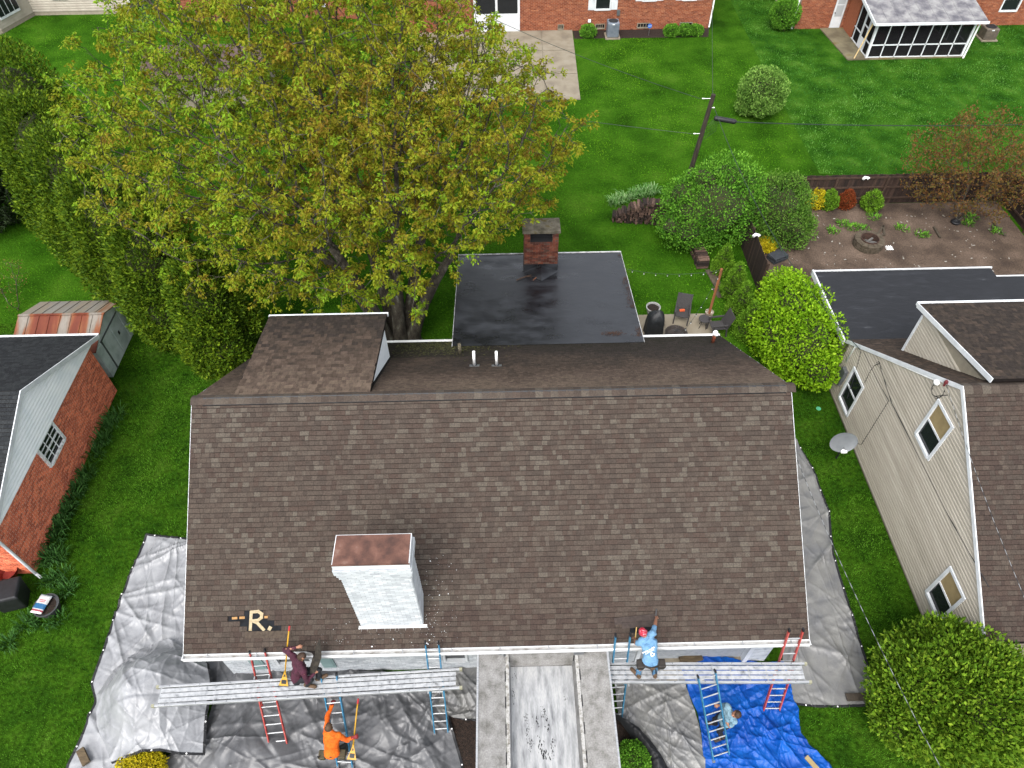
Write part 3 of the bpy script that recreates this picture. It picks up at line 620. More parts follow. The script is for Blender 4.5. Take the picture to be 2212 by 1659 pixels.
recs = courses((d0, ry1, zt), (1, 0, 0), (0, -math.cos(da), math.sin(da)), (0, math.sin(da), math.cos(da)), 4.5, (ry1-ry0)/math.cos(da), shw, cl*1.1, .004, .011, tintf=lambda x, s: min(.99, max(0, .5+random.uniform(-.12, .12))), tilt=.07, vgap=.012)
pieces(tdo, 'shingle', recs, m_shingle_back, singles=60)
m = MB(); m.add([(d0-.03, ry1, zt+.02), (d0-.002, ry1, zt+.02), (d0-.002, ry0, TRZ+.12), (d0-.03, ry0, TRZ+.12), (d0-.03, ry1, zt-.14), (d0-.002, ry1, zt-.14), (d0-.002, ry0, TRZ-.04), (d0-.03, ry0, TRZ-.04)], CF); m.bx(d0-.03, d0+8, ry1+.002, ry1+.09, zt-.1, zt+.02); m.build('dormer_trim', m_white, tdo)
m = MB(); m.bx(d0+.06, d0+.082, dY-.08, dY+.02, zlow, zt-.2); m.build('corner_post', m_white, tdo)
# service conduit and cables on the gable
def XT(u, v, x=TX-.05): return un(u, v, 0, x)
m = MB(); m.tube([XT(1828, 781), XT(1848, 749), XT(1854, 748.5), XT(2018, 820), XT(2023, 824)], .035, 8); m.build('conduit', m_pvc, tan, smooth=True)
m = MB(); c = XT(1822, 808, TX-.09); m.box(c, (.16, .3, .5)); m.box(c+np.array([0, .0, -.4]), (.12, .22, .24)); m.build('meter_box', m_steel, tan, bevel=.01)
m_cable = M('black_cable', '#232426', rough=.6)
def cab(pts, r, name='wall_cable', mat=None, parent=tan, x=TX-.04):
    m = MB(); m.tube([XT(u, v, x) for u, v in pts], r, 5); return m.build(name, mat or m_cable, parent)
cab([(1868, 827), (1881, 800), (1889, 790), (1896, 786), (1900, 783), (1904, 800), (1926, 870), (2052, 1120), (2136, 1268)], .012)
cab([(1899, 786), (1895, 789), (1894, 783), (1899, 781), (1902, 785)], .012)
cab([(1860, 759), (1852, 790), (1840, 830), (1830, 860)], .012)
cab([(1866, 760), (1900, 830), (1920, 866), (1861, 960), (1850, 958)], .012)
cab([(2020, 826), (2013, 838), (2014, 852), (2028, 860), (2038, 852), (2041, 842)], .014); cab([(2048, 853), (2030, 855), (2019, 856), (2022, 862), (2036, 855)], .013)
m = MB(); m.lathe(XT(2043, 827, TX-.12), [(.03, -.12), (.03, 0), (.06, 0), (.05, .08), (0, .09)], 10); m.build('service_head', M('maroon_cap', '#5b2226', rough=.5), tan)
m = MB(); m.lathe(XT(2024, 826, TX-.1), [(.0, -.07), (.08, -.05), (.09, .04), (.0, .08)], 12); m.build('weather_head', m_pvc, tan, smooth=True)
# ---- brick garage on the left
GX = -6.66; GY0, GY1, GRY, GRZ, GEZ = 3.7, 11.2, 7.5, 4.35, 2.52
gar = T('brick_garage', 'red brick garage with white gable siding and dark grey shingle roof', 'garage', (-10, 7.5, 0))
gw = MB(); gw.prism([(GX-.002, GY0, 0), (GX-.002, GY1, 0), (GX-.002, GY1, 2.46), (GX-.002, GY0, 2.46)], (-7, 0, 0)); gwall = gw.build('wall', m_mortar, gar)
gwin = (6.66, 7.86, 1.48, 2.5)
recs = courses((GX-.002, GY1, 0), (0, -1, 0), (0, 0, 1), (1, 0, 0), GY1-GY0, 2.46, .212, .076, .016, .009, holes=[(GY1-gwin[1], GY1-gwin[0], gwin[2]-.09, 2.6)])
recs += courses((GX-.002, GY0, 0), (-1, 0, 0), (0, 0, 1), (0, -1, 0), 2.5, 2.46, .212, .076, .016, .009)
pieces(gwall, 'brick', recs, m_brick, singles=300)
m = MB(); m.bx(GX-.02, GX+.07, gwin[0]-.02, gwin[1]+.02, gwin[2]-.09, gwin[2]-.012); m.build('window_sill', m_brick, gar)
win_x(gar, GX, gwin[0], gwin[1], gwin[2], 2.455, sgn=1, f=.08, muntin=2, frame=M('peeling_white', ['#9d968b', '#dadcdd', '#e9ebec'], scale=12, rough=.7))
GTP = (GRZ-GEZ)/(GRY-(GY0-.45)); gyA, gyB = GY0-.45, GY1+.45
m = MB(); m.prism([(GX+.02, gyA+.3, 2.47), (GX+.02, gyB-.3, 2.462), (GX+.02, GRY, GRZ-.15)], (.05, 0, 0)); gg = m.build('gable', m_white, gar)
m_alus = M('white_aluminium_siding', ['#e6ebee', '#f0f3f5', '#f6f8f9'], scale=2, rough=.45)
siding_x(gg, GX+.0705, 2.43, GRZ-.2, lambda z: (max(gyA+.3, GRY-max(.03, (GRZ-.1-z)/GTP)), min(gyB-.3, GRY+max(.03, (GRZ-.1-z)/((GRZ-GEZ)/(gyB-GRY))))), [], m_alus, h=.135, sgn=1, proud=.03, frac=.3)
gr = MB()
for ya in (gyA, gyB): gr.add([(-14.5, ya, GEZ), (GX+.2, ya, GEZ), (GX+.2, GRY, GRZ), (-14.5, GRY, GRZ), (-14.5, ya, GEZ-.12), (GX+.2, ya, GEZ-.12), (GX+.2, GRY, GRZ-.12), (-14.5, GRY, GRZ-.12)], CF)
groof = gr.build('roof', m_deck, gar)
for ya, sg in ((gyA, 1), (gyB, -1)):
    run = abs(GRY-ya); L = math.hypot(run, GRZ-GEZ); c_, s_ = run/L, (GRZ-GEZ)/L
    recs = courses((GX+.2, ya, GEZ) if sg < 0 else (GX+.2, ya, GEZ), (-1, 0, 0), (0, sg*c_, s_), (0, -sg*s_, c_), 4.5, L, shw, cl, .004, .011, tintf=lambda x, s: min(.99, max(0, .45+random.uniform(-.3, .3)-.2*(sg < 0))), tilt=.07, vgap=.012)
    pieces(groof, 'shingle', recs, m_shingle_grey, singles=100)
m = MB()
for ya in (gyA, gyB):
    m.add([(GX+.202, ya, GEZ+.015), (GX+.23, ya, GEZ+.015), (GX+.23, GRY, GRZ+.015), (GX+.202, GRY, GRZ+.015), (GX+.202, ya, GEZ-.17), (GX+.23, ya, GEZ-.17), (GX+.23, GRY, GRZ-.17), (GX+.202, GRY, GRZ-.17)], CF)
m.bx(-14.5, GX+.24, gyB+.002, gyB+.1, GEZ-.1, GEZ+.015); m.bx(-14.5, GX+.24, gyA-.1, gyA-.002, GEZ-.1, GEZ+.015); m.build('roof_trim', m_white, gar)
m = MB(); m.tube([(GX+.1, gyA-.05, GEZ-.1), (GX+.1, GY0-.08, 2.2), (GX+.1, GY0-.08, .15), (GX+.3, GY0-.2, .06)], .045, 8); m.build('downspout', m_white, gar)
# ---- rusty metal shed behind it
shed = T('metal_shed', 'small metal garden shed with rust-streaked ribbed roof', 'shed', (-8.6, 13.1, 0))
SX0, SX1, SYa, SYr, SYb = -10.2, -6.98, 11.8, 13.25, 14.55; SZe, SZr = 1.55, 2.08
m_shw = M('grey_green_metal', ['#9aa6a3', '#b3bdbb', '#c4cccb'], scale=2.5, rough=.5, grain=.05, k=1.1)
m = MB(); m.prism([(SX1-.06, SYa+.08, 0), (SX1-.06, SYb-.12, 0), (SX1-.06, SYb-.12, SZe), (SX1-.06, SYr, SZr-.05), (SX1-.06, SYa+.08, SZe)], (SX0-SX1+.12, 0, 0)); sw = m.build('wall', m_shw, shed)
for (a, b) in ((SYa+.12, 12.35), (12.4, 13.15), (13.2, 13.95), (14.0, SYb-.16)):
    m = MB(); m.bx(SX1-.06, SX1-.045, a, b, .05, SZe-.1); m.build('wall_panel', m_shw, sw)
m = MB(); m.bx(SX1-.058, SX1-.03, 12.3, 14.02, SZe-.09, SZe-.03); m.bx(SX1-.058, SX1-.03, 12.32, 12.4, .02, SZe-.1); m.build('door_rail', m_steel, sw)
m = MB(); m.bx(SX1-.045, SX1-.03, 13.45, 13.55, .75, .9); m.build('door_handle', m_black, sw)
m_rust1 = M('rusty_roof', ['#b0a79b', '#a69a8c', '#a8663f', '#96492b', '#8a3f26'], scale=1.3, stretch=(1.6, .25, .3), rough=.75, grain=.12, gscale=25, lo=.33, hi=.62, k=0.45)
m_rust2 = M('lightly_rusty_roof', ['#b3aea4', '#a9a398', '#b2a48f', '#a4683e'], scale=1.5, stretch=(1.8, .22, .3), rough=.65, grain=.1, gscale=25, lo=.35, hi=.75, k=0.45)
nb = 8
for i in range(nb):
    xa = SX0+(SX1-SX0)*i/nb; xb = SX0+(SX1-SX0)*(i+1)/nb-.006
    for (ya, za, mt) in ((SYa-.06, SZe-.02, m_rust1), (SYb+.06, SZe-.02, m_rust2)):
        m = MB(); m.add([(xa, ya, za), (xb, ya, za), (xb, SYr, SZr), (xa, SYr, SZr), (xa, ya, za-.02), (xb, ya, za-.02), (xb, SYr, SZr-.02), (xa, SYr, SZr-.02)], CF)
        m.add([(xb-.02, ya, za+.025), (xb+.012, ya, za+.025), (xb+.012, SYr, SZr+.025), (xb-.02, SYr, SZr+.025), (xb-.02, ya, za-.01), (xb+.012, ya, za-.01), (xb+.012, SYr, SZr-.01), (xb-.02, SYr, SZr-.01)], CF); m.build('roof_panel', mt, shed)
m = MB(); m.bx(SX0, SX1+.03, SYr-.05, SYr+.05, SZr-.005, SZr+.03); m.build('ridge_strip', m_rust1, shed)
# ---- far brick house
FY = 42.0
def far_windows(parent, rects, wall_y, shut=False, arr=None):
    for (a, b, c, d) in rects:
        win_box(parent, 'window', a, b, c, d, wall_y, fw=.09, gl=glass('dark_pane', (.05, .06, .07, 1)))
        if shut:
            for s in ((a-.5, a-.1), (b+.1, b+.5)):
                m = MB(); m.bx(s[0], s[1], wall_y-.06, wall_y-.016, c-.05, d+.05)
                k = c
                while k < d: m.bx(s[0]+.05, s[1]-.05, wall_y-.07, wall_y-.06, k, k+.045); k += .09
                m.build('shutter', m_white, parent)
def brick_house(name, label, x0, x1, y, depth, holes, basement, singles, zmax=3.0, door=None):
    t = T(name, label, 'house', ((x0+x1)/2, y+depth/2, 0)); m = MB()
    allh = [(a-.09, b+.09, c-.09, d+.09) for (a, b, c, d) in holes]+basement+([door] if door else [])
    m.bx(x0, x1, y+.12, y+depth, 0, zmax); xs = sorted(set([x0, x1]+[v for h in allh for v in h[:2]]))
    for a, b in zip(xs[:-1], xs[1:]):
        z = 0.; 
        for h in sorted([h for h in allh if h[0] <= a+1e-6 and h[1] >= b-1e-6], key=lambda h: h[2]):
            if h[2] > z+.01: m.bx(a, b, y+.012, y+.119, z, h[2])
            z = h[3]
        if z < zmax: m.bx(a, b, y+.012, y+.119, z, zmax)
    w = m.build('wall', M('far_mortar', ['#8d7d6e', '#a08f80'], scale=9, rough=.95), t)
    pieces(w, 'brick', courses((x0, y+.012, 0), (1, 0, 0), (0, 0, 1), (0, -1, 0), x1-x0, zmax, .23, .085, .013, .013, holes=[(h[0]-x0, h[1]-x0, h[2], h[3]) for h in allh]), m_brick2, singles=singles)
    for (a, b, c, d) in basement: win_box(t, 'basement_window', a+.05, b-.05, c+.05, d-.05, y+.03, sash=0, cols=4, fw=.05, gl=glass('dark_pane'), frame=m_concrete)
    zr = zmax+2.2; r = MB()
    for (ya, yb) in ((y-.45, y+depth/2), (y+depth+.45, y+depth/2)): r.add([(x0-.4, ya, zmax), (x1+.4, ya, zmax), (x1+.4, yb, zr), (x0-.4, yb, zr), (x0-.4, ya, zmax-.12), (x1+.4, ya, zmax-.12), (x1+.4, yb, zr-.12), (x0-.4, yb, zr-.12)], CF)
    r.build('roof', M('far_shingles', ['#4a4643', '#5d5853'], scale=8, rough=.95, k=0.45), t)
    return t, w
bw = [tuple(un(u0, v, 1, FY)[0] for u0, v in ((a, 57), (b, 57)))+(.08, .42) for a, b in ((1286, 1307), (1376, 1403), (1467, 1495), (1205, 1218))]
fh, fhw = brick_house('far_brick_house', 'orange-red brick ranch house with white shutters behind the tan patio', 1.5, 22.15, FY, 9,
    [(14.55, 15.45, 1.35, 2.6), (20.2, 21.0, 1.85, 2.7), (17.6, 18.4, 1.85, 2.7)], bw, 300)
far_windows(fh, [(14.55, 15.45, 1.35, 2.6), (20.2, 21.0, 1.85, 2.7), (17.6, 18.4, 1.85, 2.7)], FY+.03, True)
m = MB(); m.bx(6.6, 9.6, FY-.05, FY+.01, .05, 2.6); sd_ = m.build('patio_door', m_white, fh)
for a, b in ((6.75, 8.0), (8.15, 9.45)): m = MB(); m.bx(a, b, FY-.06, FY-.052, 1.2, 2.5); m.build('pane', glass('dark_pane'), sd_)
m = MB(); m.tube([(22.2, FY-.06, 3), (22.2, FY-.06, .1)], .05, 8); m.build('downspout', m_pvc, fh)
m = MB(); m.bx(15.95, 16.15, FY-.1, FY+.01, .95, 1.3); m.build('disconnect_box', m_steel, fh); m = MB(); m.bx(14.1, 14.28, FY-.08, FY+.01, .55, .72); m.build('outlet_cover', m_pvc, fh)
pat = sheet('patio', [G(1236, 64), G(1254, 216), G(880, 222), G(900, 66)], .02, m_concrete)
P0, P1, P2, P3 = (np.array(q)[:2] for q in (G(900, 66), G(1236, 64), G(1254, 216), G(880, 222)))
for i in range(5):      # poured slabs with open joints
    for j in range(3):
        q = []
        for (s, r) in ((i/5+.002, j/3+.004), ((i+1)/5-.002, j/3+.004), ((i+1)/5-.002, (j+1)/3-.004), (i/5+.002, (j+1)/3-.004)): a = P0+(P1-P0)*s; b = P3+(P2-P3)*s; p = a+(b-a)*r; q.append((p[0], p[1], .03))
        MB().prism(q, (0, 0, .03)).build('slab', m_concrete, pat)
sheet('mulch_bed', [G(1236, 63), G(1532, 60), G(1530, 80), G(1240, 84)], .008, m_mulch)
# air conditioner
acm = M('grey_steel_paint', ['#59606a', '#6d747d'], scale=4, rough=.5)
def aircon(name, label, c, s, h, mat, group):
    t = T(name, label, 'air conditioner', c, group); m = MB(); x, y, z = c
    m.bx(x-s, x+s, y-s, y+s, z+.08, z+h); body = m.build('casing', mat, t, bevel=.06)
    k = 0
    for a in np.linspace(-s*.82, s*.82, 12):
        m = MB(); m.bx(x+a-.012, x+a+.012, y-s-.012, y-s+.002, z+.15, z+h-.12); m.build('fin', mat, body)
    m = MB(); m.lathe((x, y, z+h+.002), [(s*.8, 0), (s*.8, .02), (s*.7, .03), (0, .03)], 24); m.build('fan_grille', m_black, t)
    m = MB(); m.bx(x-s-.1, x+s+.1, y-s-.1, y+s+.1, z, z+.079); m.build('pad', m_concrete, t)
    m = MB(); m.bx(x-.1, x+.06, y-s-.016, y-s-.001, z+h-.11, z+h-.05); m.build('badge', m_white, t)
    return t
aircon('air_conditioner', 'tall blue-grey air conditioner in the mulch bed by the far brick house', G(1322, 79), .38, 1.0, acm, None)
sg = T('security_sign', 'small blue octagonal yard sign on a stake in the mulch bed', 'sign', G(1401, 77)); c = G(1401, 77)
m = MB(); m.tube([c, c+np.array([0, 0, .5])], .012, 6); m.build('stake', m_steel, sg)
m = MB(); m.lathe(c+np.array([0, -.015, .62]), [(.0, -.01), (.15, -.01), (.15, .01), (0, .01)], 8, axis=(0, -1, 0.0001)); m.build('plate', M('sign_blue', '#2f5fb0', rough=.4), sg)
def text_obj(name, body, size, mat, parent, M4, align='CENTER', extrude=.001):
    cu = bpy.data.curves.new(name, 'FONT'); cu.body = body; cu.size = size; cu.align_x = align; cu.extrude = extrude
    o = bpy.data.objects.new(name, cu); COL.objects.link(o); bpy.context.view_layer.update()
    me = bpy.data.meshes.new_from_object(o); bpy.data.objects.remove(o); me.materials.clear(); me.materials.append(mat)
    n = bpy.data.objects.new(name, me); COL.objects.link(n)
    if parent: n.parent = parent; M4 = Matrix.Translation(Vector(-origin(parent))) @ M4
    n.matrix_local = M4; return n
text_obj('lettering', 'ADT', .12, m_white, sg, Matrix.Translation(Vector(c+np.array([0, -.029, .58]))) @ Matrix.Rotation(math.pi/2, 4, 'X'))
# second brick house glimpsed behind the maple
fh2, _ = brick_house('brick_house', 'brick house glimpsed through the top of the big maple', -13.5, -1.5, 44.5, 8, [(-9.5, -8.6, .9, 2.2), (-4.5, -3.6, .9, 2.2)], [], 0)
far_windows(fh2, [(-9.5, -8.6, .9, 2.2), (-4.5, -3.6, .9, 2.2)], 44.53)
# ---- far right brick house with screened porch
RYW = 41.6
rdoor = (un(1792, 52, 1, RYW)[0], un(1816, 52, 1, RYW)[0], 0, 2.3)
rw = tuple(un(u, 20, 1, RYW)[0] for u in (2162, 2196))+(.95, 2.3)
rh, rhw = brick_house('brick_house_with_porch', 'red brick house with white door and screened porch', un(1716, 60, 1, RYW)[0], 46, RYW, 9, [rw], [], 300, door=rdoor)
far_windows(rh, [rw], RYW+.03)
m = MB(); m.bx(rdoor[0]+.03, rdoor[1]-.03, RYW+.02, RYW+.07, .04, 2.27); dd = m.build('door', m_white, rh); m = MB(); m.bx(rdoor[0]+.14, rdoor[1]-.14, RYW+.012, RYW+.019, .75, 1.45); m.bx(rdoor[0]+.14, rdoor[1]-.14, RYW+.012, RYW+.019, 1.52, 2.15); m.build('pane', glass('pale_pane', (.35, .37, .38, 1), .3), dd)
m = MB(); m.lathe((rdoor[0]+.12, RYW+.0, 1.0), [(0, 0), (.035, .01), (.03, .06), (0, .07)], 8, axis=(0, -1, .0001)); m.build('handle', m_black, dd)
m = MB(); m.tube([(un(1719, 30, 1, RYW-.08)[0], RYW-.08, 2.9), (un(1719, 30, 1, RYW-.08)[0], RYW-.08, .08)], .05, 8); m.build('downspout', m_pvc, rh)
aircon('air_conditioner', 'squat beige air conditioner against the wall beside the screened porch', G(2129, 83), .42, .75, M('beige_casing', ['#4b443c', '#6a6055'], scale=5, rough=.6), None)
# porch: concrete floor, posts, screens, mono-pitch roof
PX0, PX1, PY0 = 31.05, 37.0, 37.2
porch = T('screened_porch', 'screened porch with white frames and weathered grey mono-pitch roof', 'porch', (33.6, 39.3, 0))
m_wet = M('stained_concrete', ['#6a6049', '#857a60', '#a09678', '#8d7b43'], scale=.9, rough=.8, grain=.1, k=0.42)
m = MB(); m.add([(29.5, 41.55, .07), (30.2, 41.55, .07), (37.0, 41.55, .07), (37.1, 37.1, .07), (29.85, 37.0, .07), (29.5, 41.55, 0), (30.2, 41.55, 0), (37, 41.55, 0), (37.1, 37.1, 0), (29.85, 37.0, 0)], [(0, 4, 3, 2, 1), (0, 5, 9, 4), (4, 9, 8, 3), (3, 8, 7, 2)]); m.build('floor', m_wet, porch)
PZ = 2.22; PZb = 2.75
def post(x, y, w=.07, z0=.07, z1=PZ): m = MB(); m.bx(x-w/2, x+w/2, y-w/2, y+w/2, z0, z1); return m.build('post', m_white, porch)
xsP = np.linspace(PX0, PX1, 8)
for i, x in enumerate(xsP): post(x, PY0, .13 if i in (0, 7) else .06)
for y in (38.3, 39.4, 40.5): post(PX1, y, .06)
for y in (38.0, 38.9, 39.8): post(PX0, y, .07)
m = MB(); m.bx(PX0, PX1, PY0-.03, PY0+.03, .8, .87); m.bx(PX0, PX1, PY0-.03, PY0+.03, .071, .13); m.build('rail', m_white, porch)
m = MB(); m.bx(PX1-.03, PX1+.03, PY0, 41.5, .8, .87); m.bx(PX0-.03, PX0+.03, PY0, 40.0, .071, .13); m.bx(PX0-.03, PX0+.03, 38.9, 40.0, .8, .87); m.bx(PX0-.03, PX0+.03, PY0, 38.0, .8, .87); m.build('rail', m_white, porch)
m_screen = bpy.data.materials.new('insect_screen'); m_screen.use_nodes = True; n_ = m_screen.node_tree; b_ = n_.nodes['Principled BSDF']; b_.inputs['Base Color'].default_value = (.012, .012, .014, 1); b_.inputs['Roughness'].default_value = .9; b_.inputs['Specular IOR Level'].default_value = .1
tr_ = n_.nodes.new('ShaderNodeBsdfTransparent'); mx_ = n_.nodes.new('ShaderNodeMixShader'); mx_.inputs[0].default_value = .55; n_.links.new(tr_.outputs[0], mx_.inputs[1]); n_.links.new(b_.outputs[0], mx_.inputs[2]); n_.links.new(mx_.outputs[0], n_.nodes['Material Output'].inputs['Surface'])
for i in range(7):
    m = MB(); m.bx(xsP[i]+.03, xsP[i+1]-.03, PY0-.004, PY0+.004, .13, PZ); m.build('screen', m_screen, porch)
m = MB(); m.bx(PX1-.004, PX1+.004, PY0+.05, 41.5, .1, PZ+.1); m.build('screen', m_screen, porch); m = MB(); m.bx(PX0-.004, PX0+.004, PY0+.05, 40, .1, PZ+.1); m.build('screen', m_screen, porch)
m = MB(); m.bx(PX0-.04, PX0+.02, 38.08, 38.82, .1, .75); m.bx(PX0-.04, PX0+.02, 38.08, 38.16, .75, 2.1); m.bx(PX0-.04, PX0+.02, 38.74, 38.82, .75, 2.1); m.bx(PX0-.04, PX0+.02, 38.16, 38.74, 1.4, 1.47); m.bx(PX0-.04, PX0+.02, 38.16, 38.74, 2.03, 2.1); m.build('screen_door', m_white, porch)
m = MB(); m.bx(PX0-.05, PX0+.07, 40.05, 41.58, 0, 2.6); m.build('side_wall', m_brick2, porch)
m = MB(); m.tube([(30.3, 37.15, .07), (30.75, 37.2, PZ)], .04, 6); m.build('post', M('raw_timber', ['#b59a6c', '#c9b184'], scale=9, rough=.8), porch)
m = MB(); rx0, rx1, ry0, ry1 = 30.65, 37.4, 36.75, 41.5
m.add([(rx0, ry0, PZ+.02), (rx1, ry0, PZ+.02), (rx1, ry1, PZb+.3), (rx0, ry1, PZb+.3), (rx0, ry0, PZ+.12), (rx1, ry0, PZ+.12), (rx1, ry1, PZb+.4), (rx0, ry1, PZb+.4)], CF); prf = m.build('roof', m_dark, porch)
m_prf = M('weathered_roof_coating', ['#73727a', '#8d8b90', '#a9a8a9', '#bdbcbb'], scale=1.6, rough=.85, grain=.12, gscale=9, detail=10, lo=.33, hi=.66, k=0.45)
for i in range(9):
    xa, xb = rx0+(rx1-rx0)*i/9, rx0+(rx1-rx0)*(i+1)/9-.012; m = MB(); m.add([(xa, ry0, PZ+.122), (xb, ry0, PZ+.122), (xb, ry1, PZb+.402), (xa, ry1, PZb+.402), (xa, ry0, PZ+.135), (xb, ry0, PZ+.135), (xb, ry1, PZb+.415), (xa, ry1, PZb+.415)], CF); m.build('roof_sheet', m_prf, prf)
m = MB(); m.bx(rx0-.02, rx1+.05, ry0-.1, ry0-.002, PZ-.02, PZ+.11); m.add([(rx0-.06, ry0, PZ-.04), (rx0-.002, ry0, PZ-.04), (rx0-.002, ry1, PZb+.24), (rx0-.06, ry1, PZb+.24), (rx0-.06, ry0, PZ+.15), (rx0-.002, ry0, PZ+.15), (rx0-.002, ry1, PZb+.43), (rx0-.06, ry1, PZb+.43)], CF); m.build('gutter', m_white, porch)
m = MB(); m.tube([(37.2, 36.75, PZ), (37.15, 37.05, PZ-.1), (37.12, 37.08, .15), (37.0, 36.9, .08)], .05, 8); m.build('downspout', m_pvc, porch)
# things inside the porch
def simple_chair(name, label, c, rz, mat, group=None, w=.52, back=.85, arm=True):
    t = T(name, label, 'chair', c, group); cs, sn = math.cos(rz), math.sin(rz); c = np.array(c, float)
    R3 = np.array([[cs, sn, 0], [-sn, cs, 0], [0, 0, 1]])
    def L(x, y, z): return c+np.array([x, y, z])@R3
    def bar(a, b, r, nm, mt=mat): m = MB(); m.bar(L(*a), L(*b), r*2, r*2); m.build(nm, mt, t)
    h = w/2
    for sx in (-h, h):
        bar((sx, -h, 0), (sx, -h+.02, .62 if arm else .42), .025, 'leg'); bar((sx, h+.06, 0), (sx, h, .45), .025, 'leg')
        if arm: bar((sx, -h-.02, .62), (sx, h+.03, .62), .028, 'armrest')
        bar((sx, h, .4), (sx, h+.22, back+.12), .022, 'back_post')
    m = MB(); m.hexa([L(-h+.03, -h, .4), L(h-.03, -h, .4), L(h-.03, h, .37), L(-h+.03, h, .37), L(-h+.03, -h, .44), L(h-.03, -h, .44), L(h-.03, h, .41), L(-h+.03, h, .41)]); m.build('seat', mat, t, bevel=.01)
    m = MB(); m.hexa([L(-h+.02, h-.02, .42), L(h-.02, h-.02, .42), L(h-.02, h+.03, .42), L(-h+.02, h+.03, .42), L(-h+.02, h+.2, back+.12), L(h-.02, h+.2, back+.12), L(h-.02, h+.25, back+.1), L(-h+.02, h+.25, back+.1)]); m.build('backrest', mat, t, bevel=.01)
    return t
m_red = M('dull_red_fabric', '#6e2f28', rough=.8)
simple_chair('patio_chair', 'dull red chair inside the screened porch', (32.3, 38.9, .07), 2.6, m_red); simple_chair('patio_chair', 'brown chair inside the screened porch', (34.0, 39.2, .07), -2.5, M('brown_wicker', '#4a352a', rough=.8))
# ---- house at the far left
tl = T('beige_house', 'pale beige vinyl-sided house with an angled window bay beyond the conifers', 'house', (-20, 50, 0)); m_vin = M('vinyl_siding', ['#a39a8c', '#b3aa9c', '#beb6a8'], scale=1.5, rough=.6, k=0.8)
m = MB(); m.bx(-25, -17.4, 46.1, 54, 0, 3); lw = m.build('wall', m_tansh, tl); siding_y(lw, 46.1, .25, 3, -25, -17.4, [(-22.6, -21.5, 1.05, 2.3), (-19.6, -18.6, 1.0, 2.3)], m_vin, h=.16)
win_box(tl, 'window', -22.5, -21.6, 1.15, 2.2, 46.05, fw=.1); win_box(tl, 'window', -19.5, -18.7, 1.1, 2.2, 46.05, fw=.1)
m = MB(); m.prism([(-27.5, 41.5, 0), (-25.2, 43.2, 0), (-24.2, 46.2, 0), (-30, 48, 0)], (0, 0, 3)); wg = m.build('bay', m_tansh, tl)
a, b = np.array([-25.2, 43.2]), np.array([-24.2, 46.2]); d = (b-a)/np.linalg.norm(b-a); n = np.array([d[1], -d[0]]); z = .25
a2, b2 = np.array([-27.5, 41.5]), np.array([-25.2, 43.2])
for (aa, bb) in ((a, b), (a2, b2)):
    dd_ = (bb-aa)/np.linalg.norm(bb-aa); nn_ = np.array([dd_[1], -dd_[0]]); z = .25
    while z < 2.9: m = MB(); m.hexa([(*aa, z), (*(aa+nn_*.016), z), (*(bb+nn_*.016), z), (*bb, z), (*aa, z+.16), (*(aa+nn_*.003), z+.16), (*(bb+nn_*.003), z+.16), (*bb, z+.16)]); m.build('siding_board', m_vin, wg); z += .16
c0 = a+(b-a)*.1; c1 = a+(b-a)*.66; dd_ = (b-a)/np.linalg.norm(b-a); nn_ = np.array([dd_[1], -dd_[0]])
m = MB(); m.bar((*(c0+nn_*.03), 1.5), (*(c1+nn_*.03), 1.5), .1, 1.5); wo_ = m.build('window', m_white, tl)
for k in range(4): s0 = c0+(c1-c0)*(k+.06)/4; s1 = c0+(c1-c0)*(k+.94)/4; m = MB(); m.bar((*(s0+nn_*.085), 1.53), (*(s1+nn_*.085), 1.53), .006, 1.25); m.build('pane', m_glass, wo_)
m = MB(); m.prism([(-31, 45.5, 3), (-16.9, 45.6, 3), (-16.9, 50, 5.2), (-31, 50, 5.2)], (0, 0, .12)); m.prism([(-31, 54.5, 3), (-16.9, 54.5, 3), (-16.9, 50, 5.2), (-31, 50, 5.2)], (0, 0, .12)); m.build('roof', M('far_shingles', ['#4a4643']), tl)
m = MB(); m.tube([(-17.35, 46.02, 3), (-17.35, 46.02, .1)], .05, 8); m.build('downspout', m_pvc, tl)
# small outbuilding under the maple
ob = T('garden_shed', 'low garden shed with a brown roof half hidden under the maple', 'shed', (-8.5, 34, 0)); m = MB(); m.bx(-11.5, -5.4, 32.6, 36, 0, 2.0); m.build('wall', m_tansh, ob)
m = MB(); m.prism([(-11.8, 32.2, 1.95), (-11.8, 34.3, 2.9), (-11.8, 36.4, 1.95), (-11.8, 36.4, 1.85), (-11.8, 34.3, 2.8), (-11.8, 32.2, 1.85)], (6.7, 0, 0)); m.build('roof', M('mauve_shingles', ['#5d4a48', '#705c59', '#7d6965'], scale=5, rough=.95, grain=.15, k=0.45), ob)
# chain link fence by the beige house
cf = T('chain_link_fence', 'galvanised chain link fence running up beside the beige house', 'fence', (-15, 40, 0)); A_, B_ = G(287, 103)[:2], G(357, 7)[:2]
m = MB(); m.tube([(*A_, 1.2), (*B_, 1.2)], .03, 6); m.build('top_rail', m_steel, cf)
for k in range(4): p = A_+(B_-A_)*k/3; m = MB(); m.tube([(*p, 0), (*p, 1.25)], .035, 6); m.build('post', m_steel, cf)
m = MB(); L_ = np.linalg.norm(B_-A_); dv = (B_-A_)/L_; s = 0.
while s < L_-1.1: m.tube([(*(A_+dv*s), .05), (*(A_+dv*(s+1.1)), 1.15)], .006, 3, caps=False); m.tube([(*(A_+dv*s), 1.15), (*(A_+dv*(s+1.1)), .05)], .006, 3, caps=False); s += .18
m.build('wire_mesh', m_steel, cf)
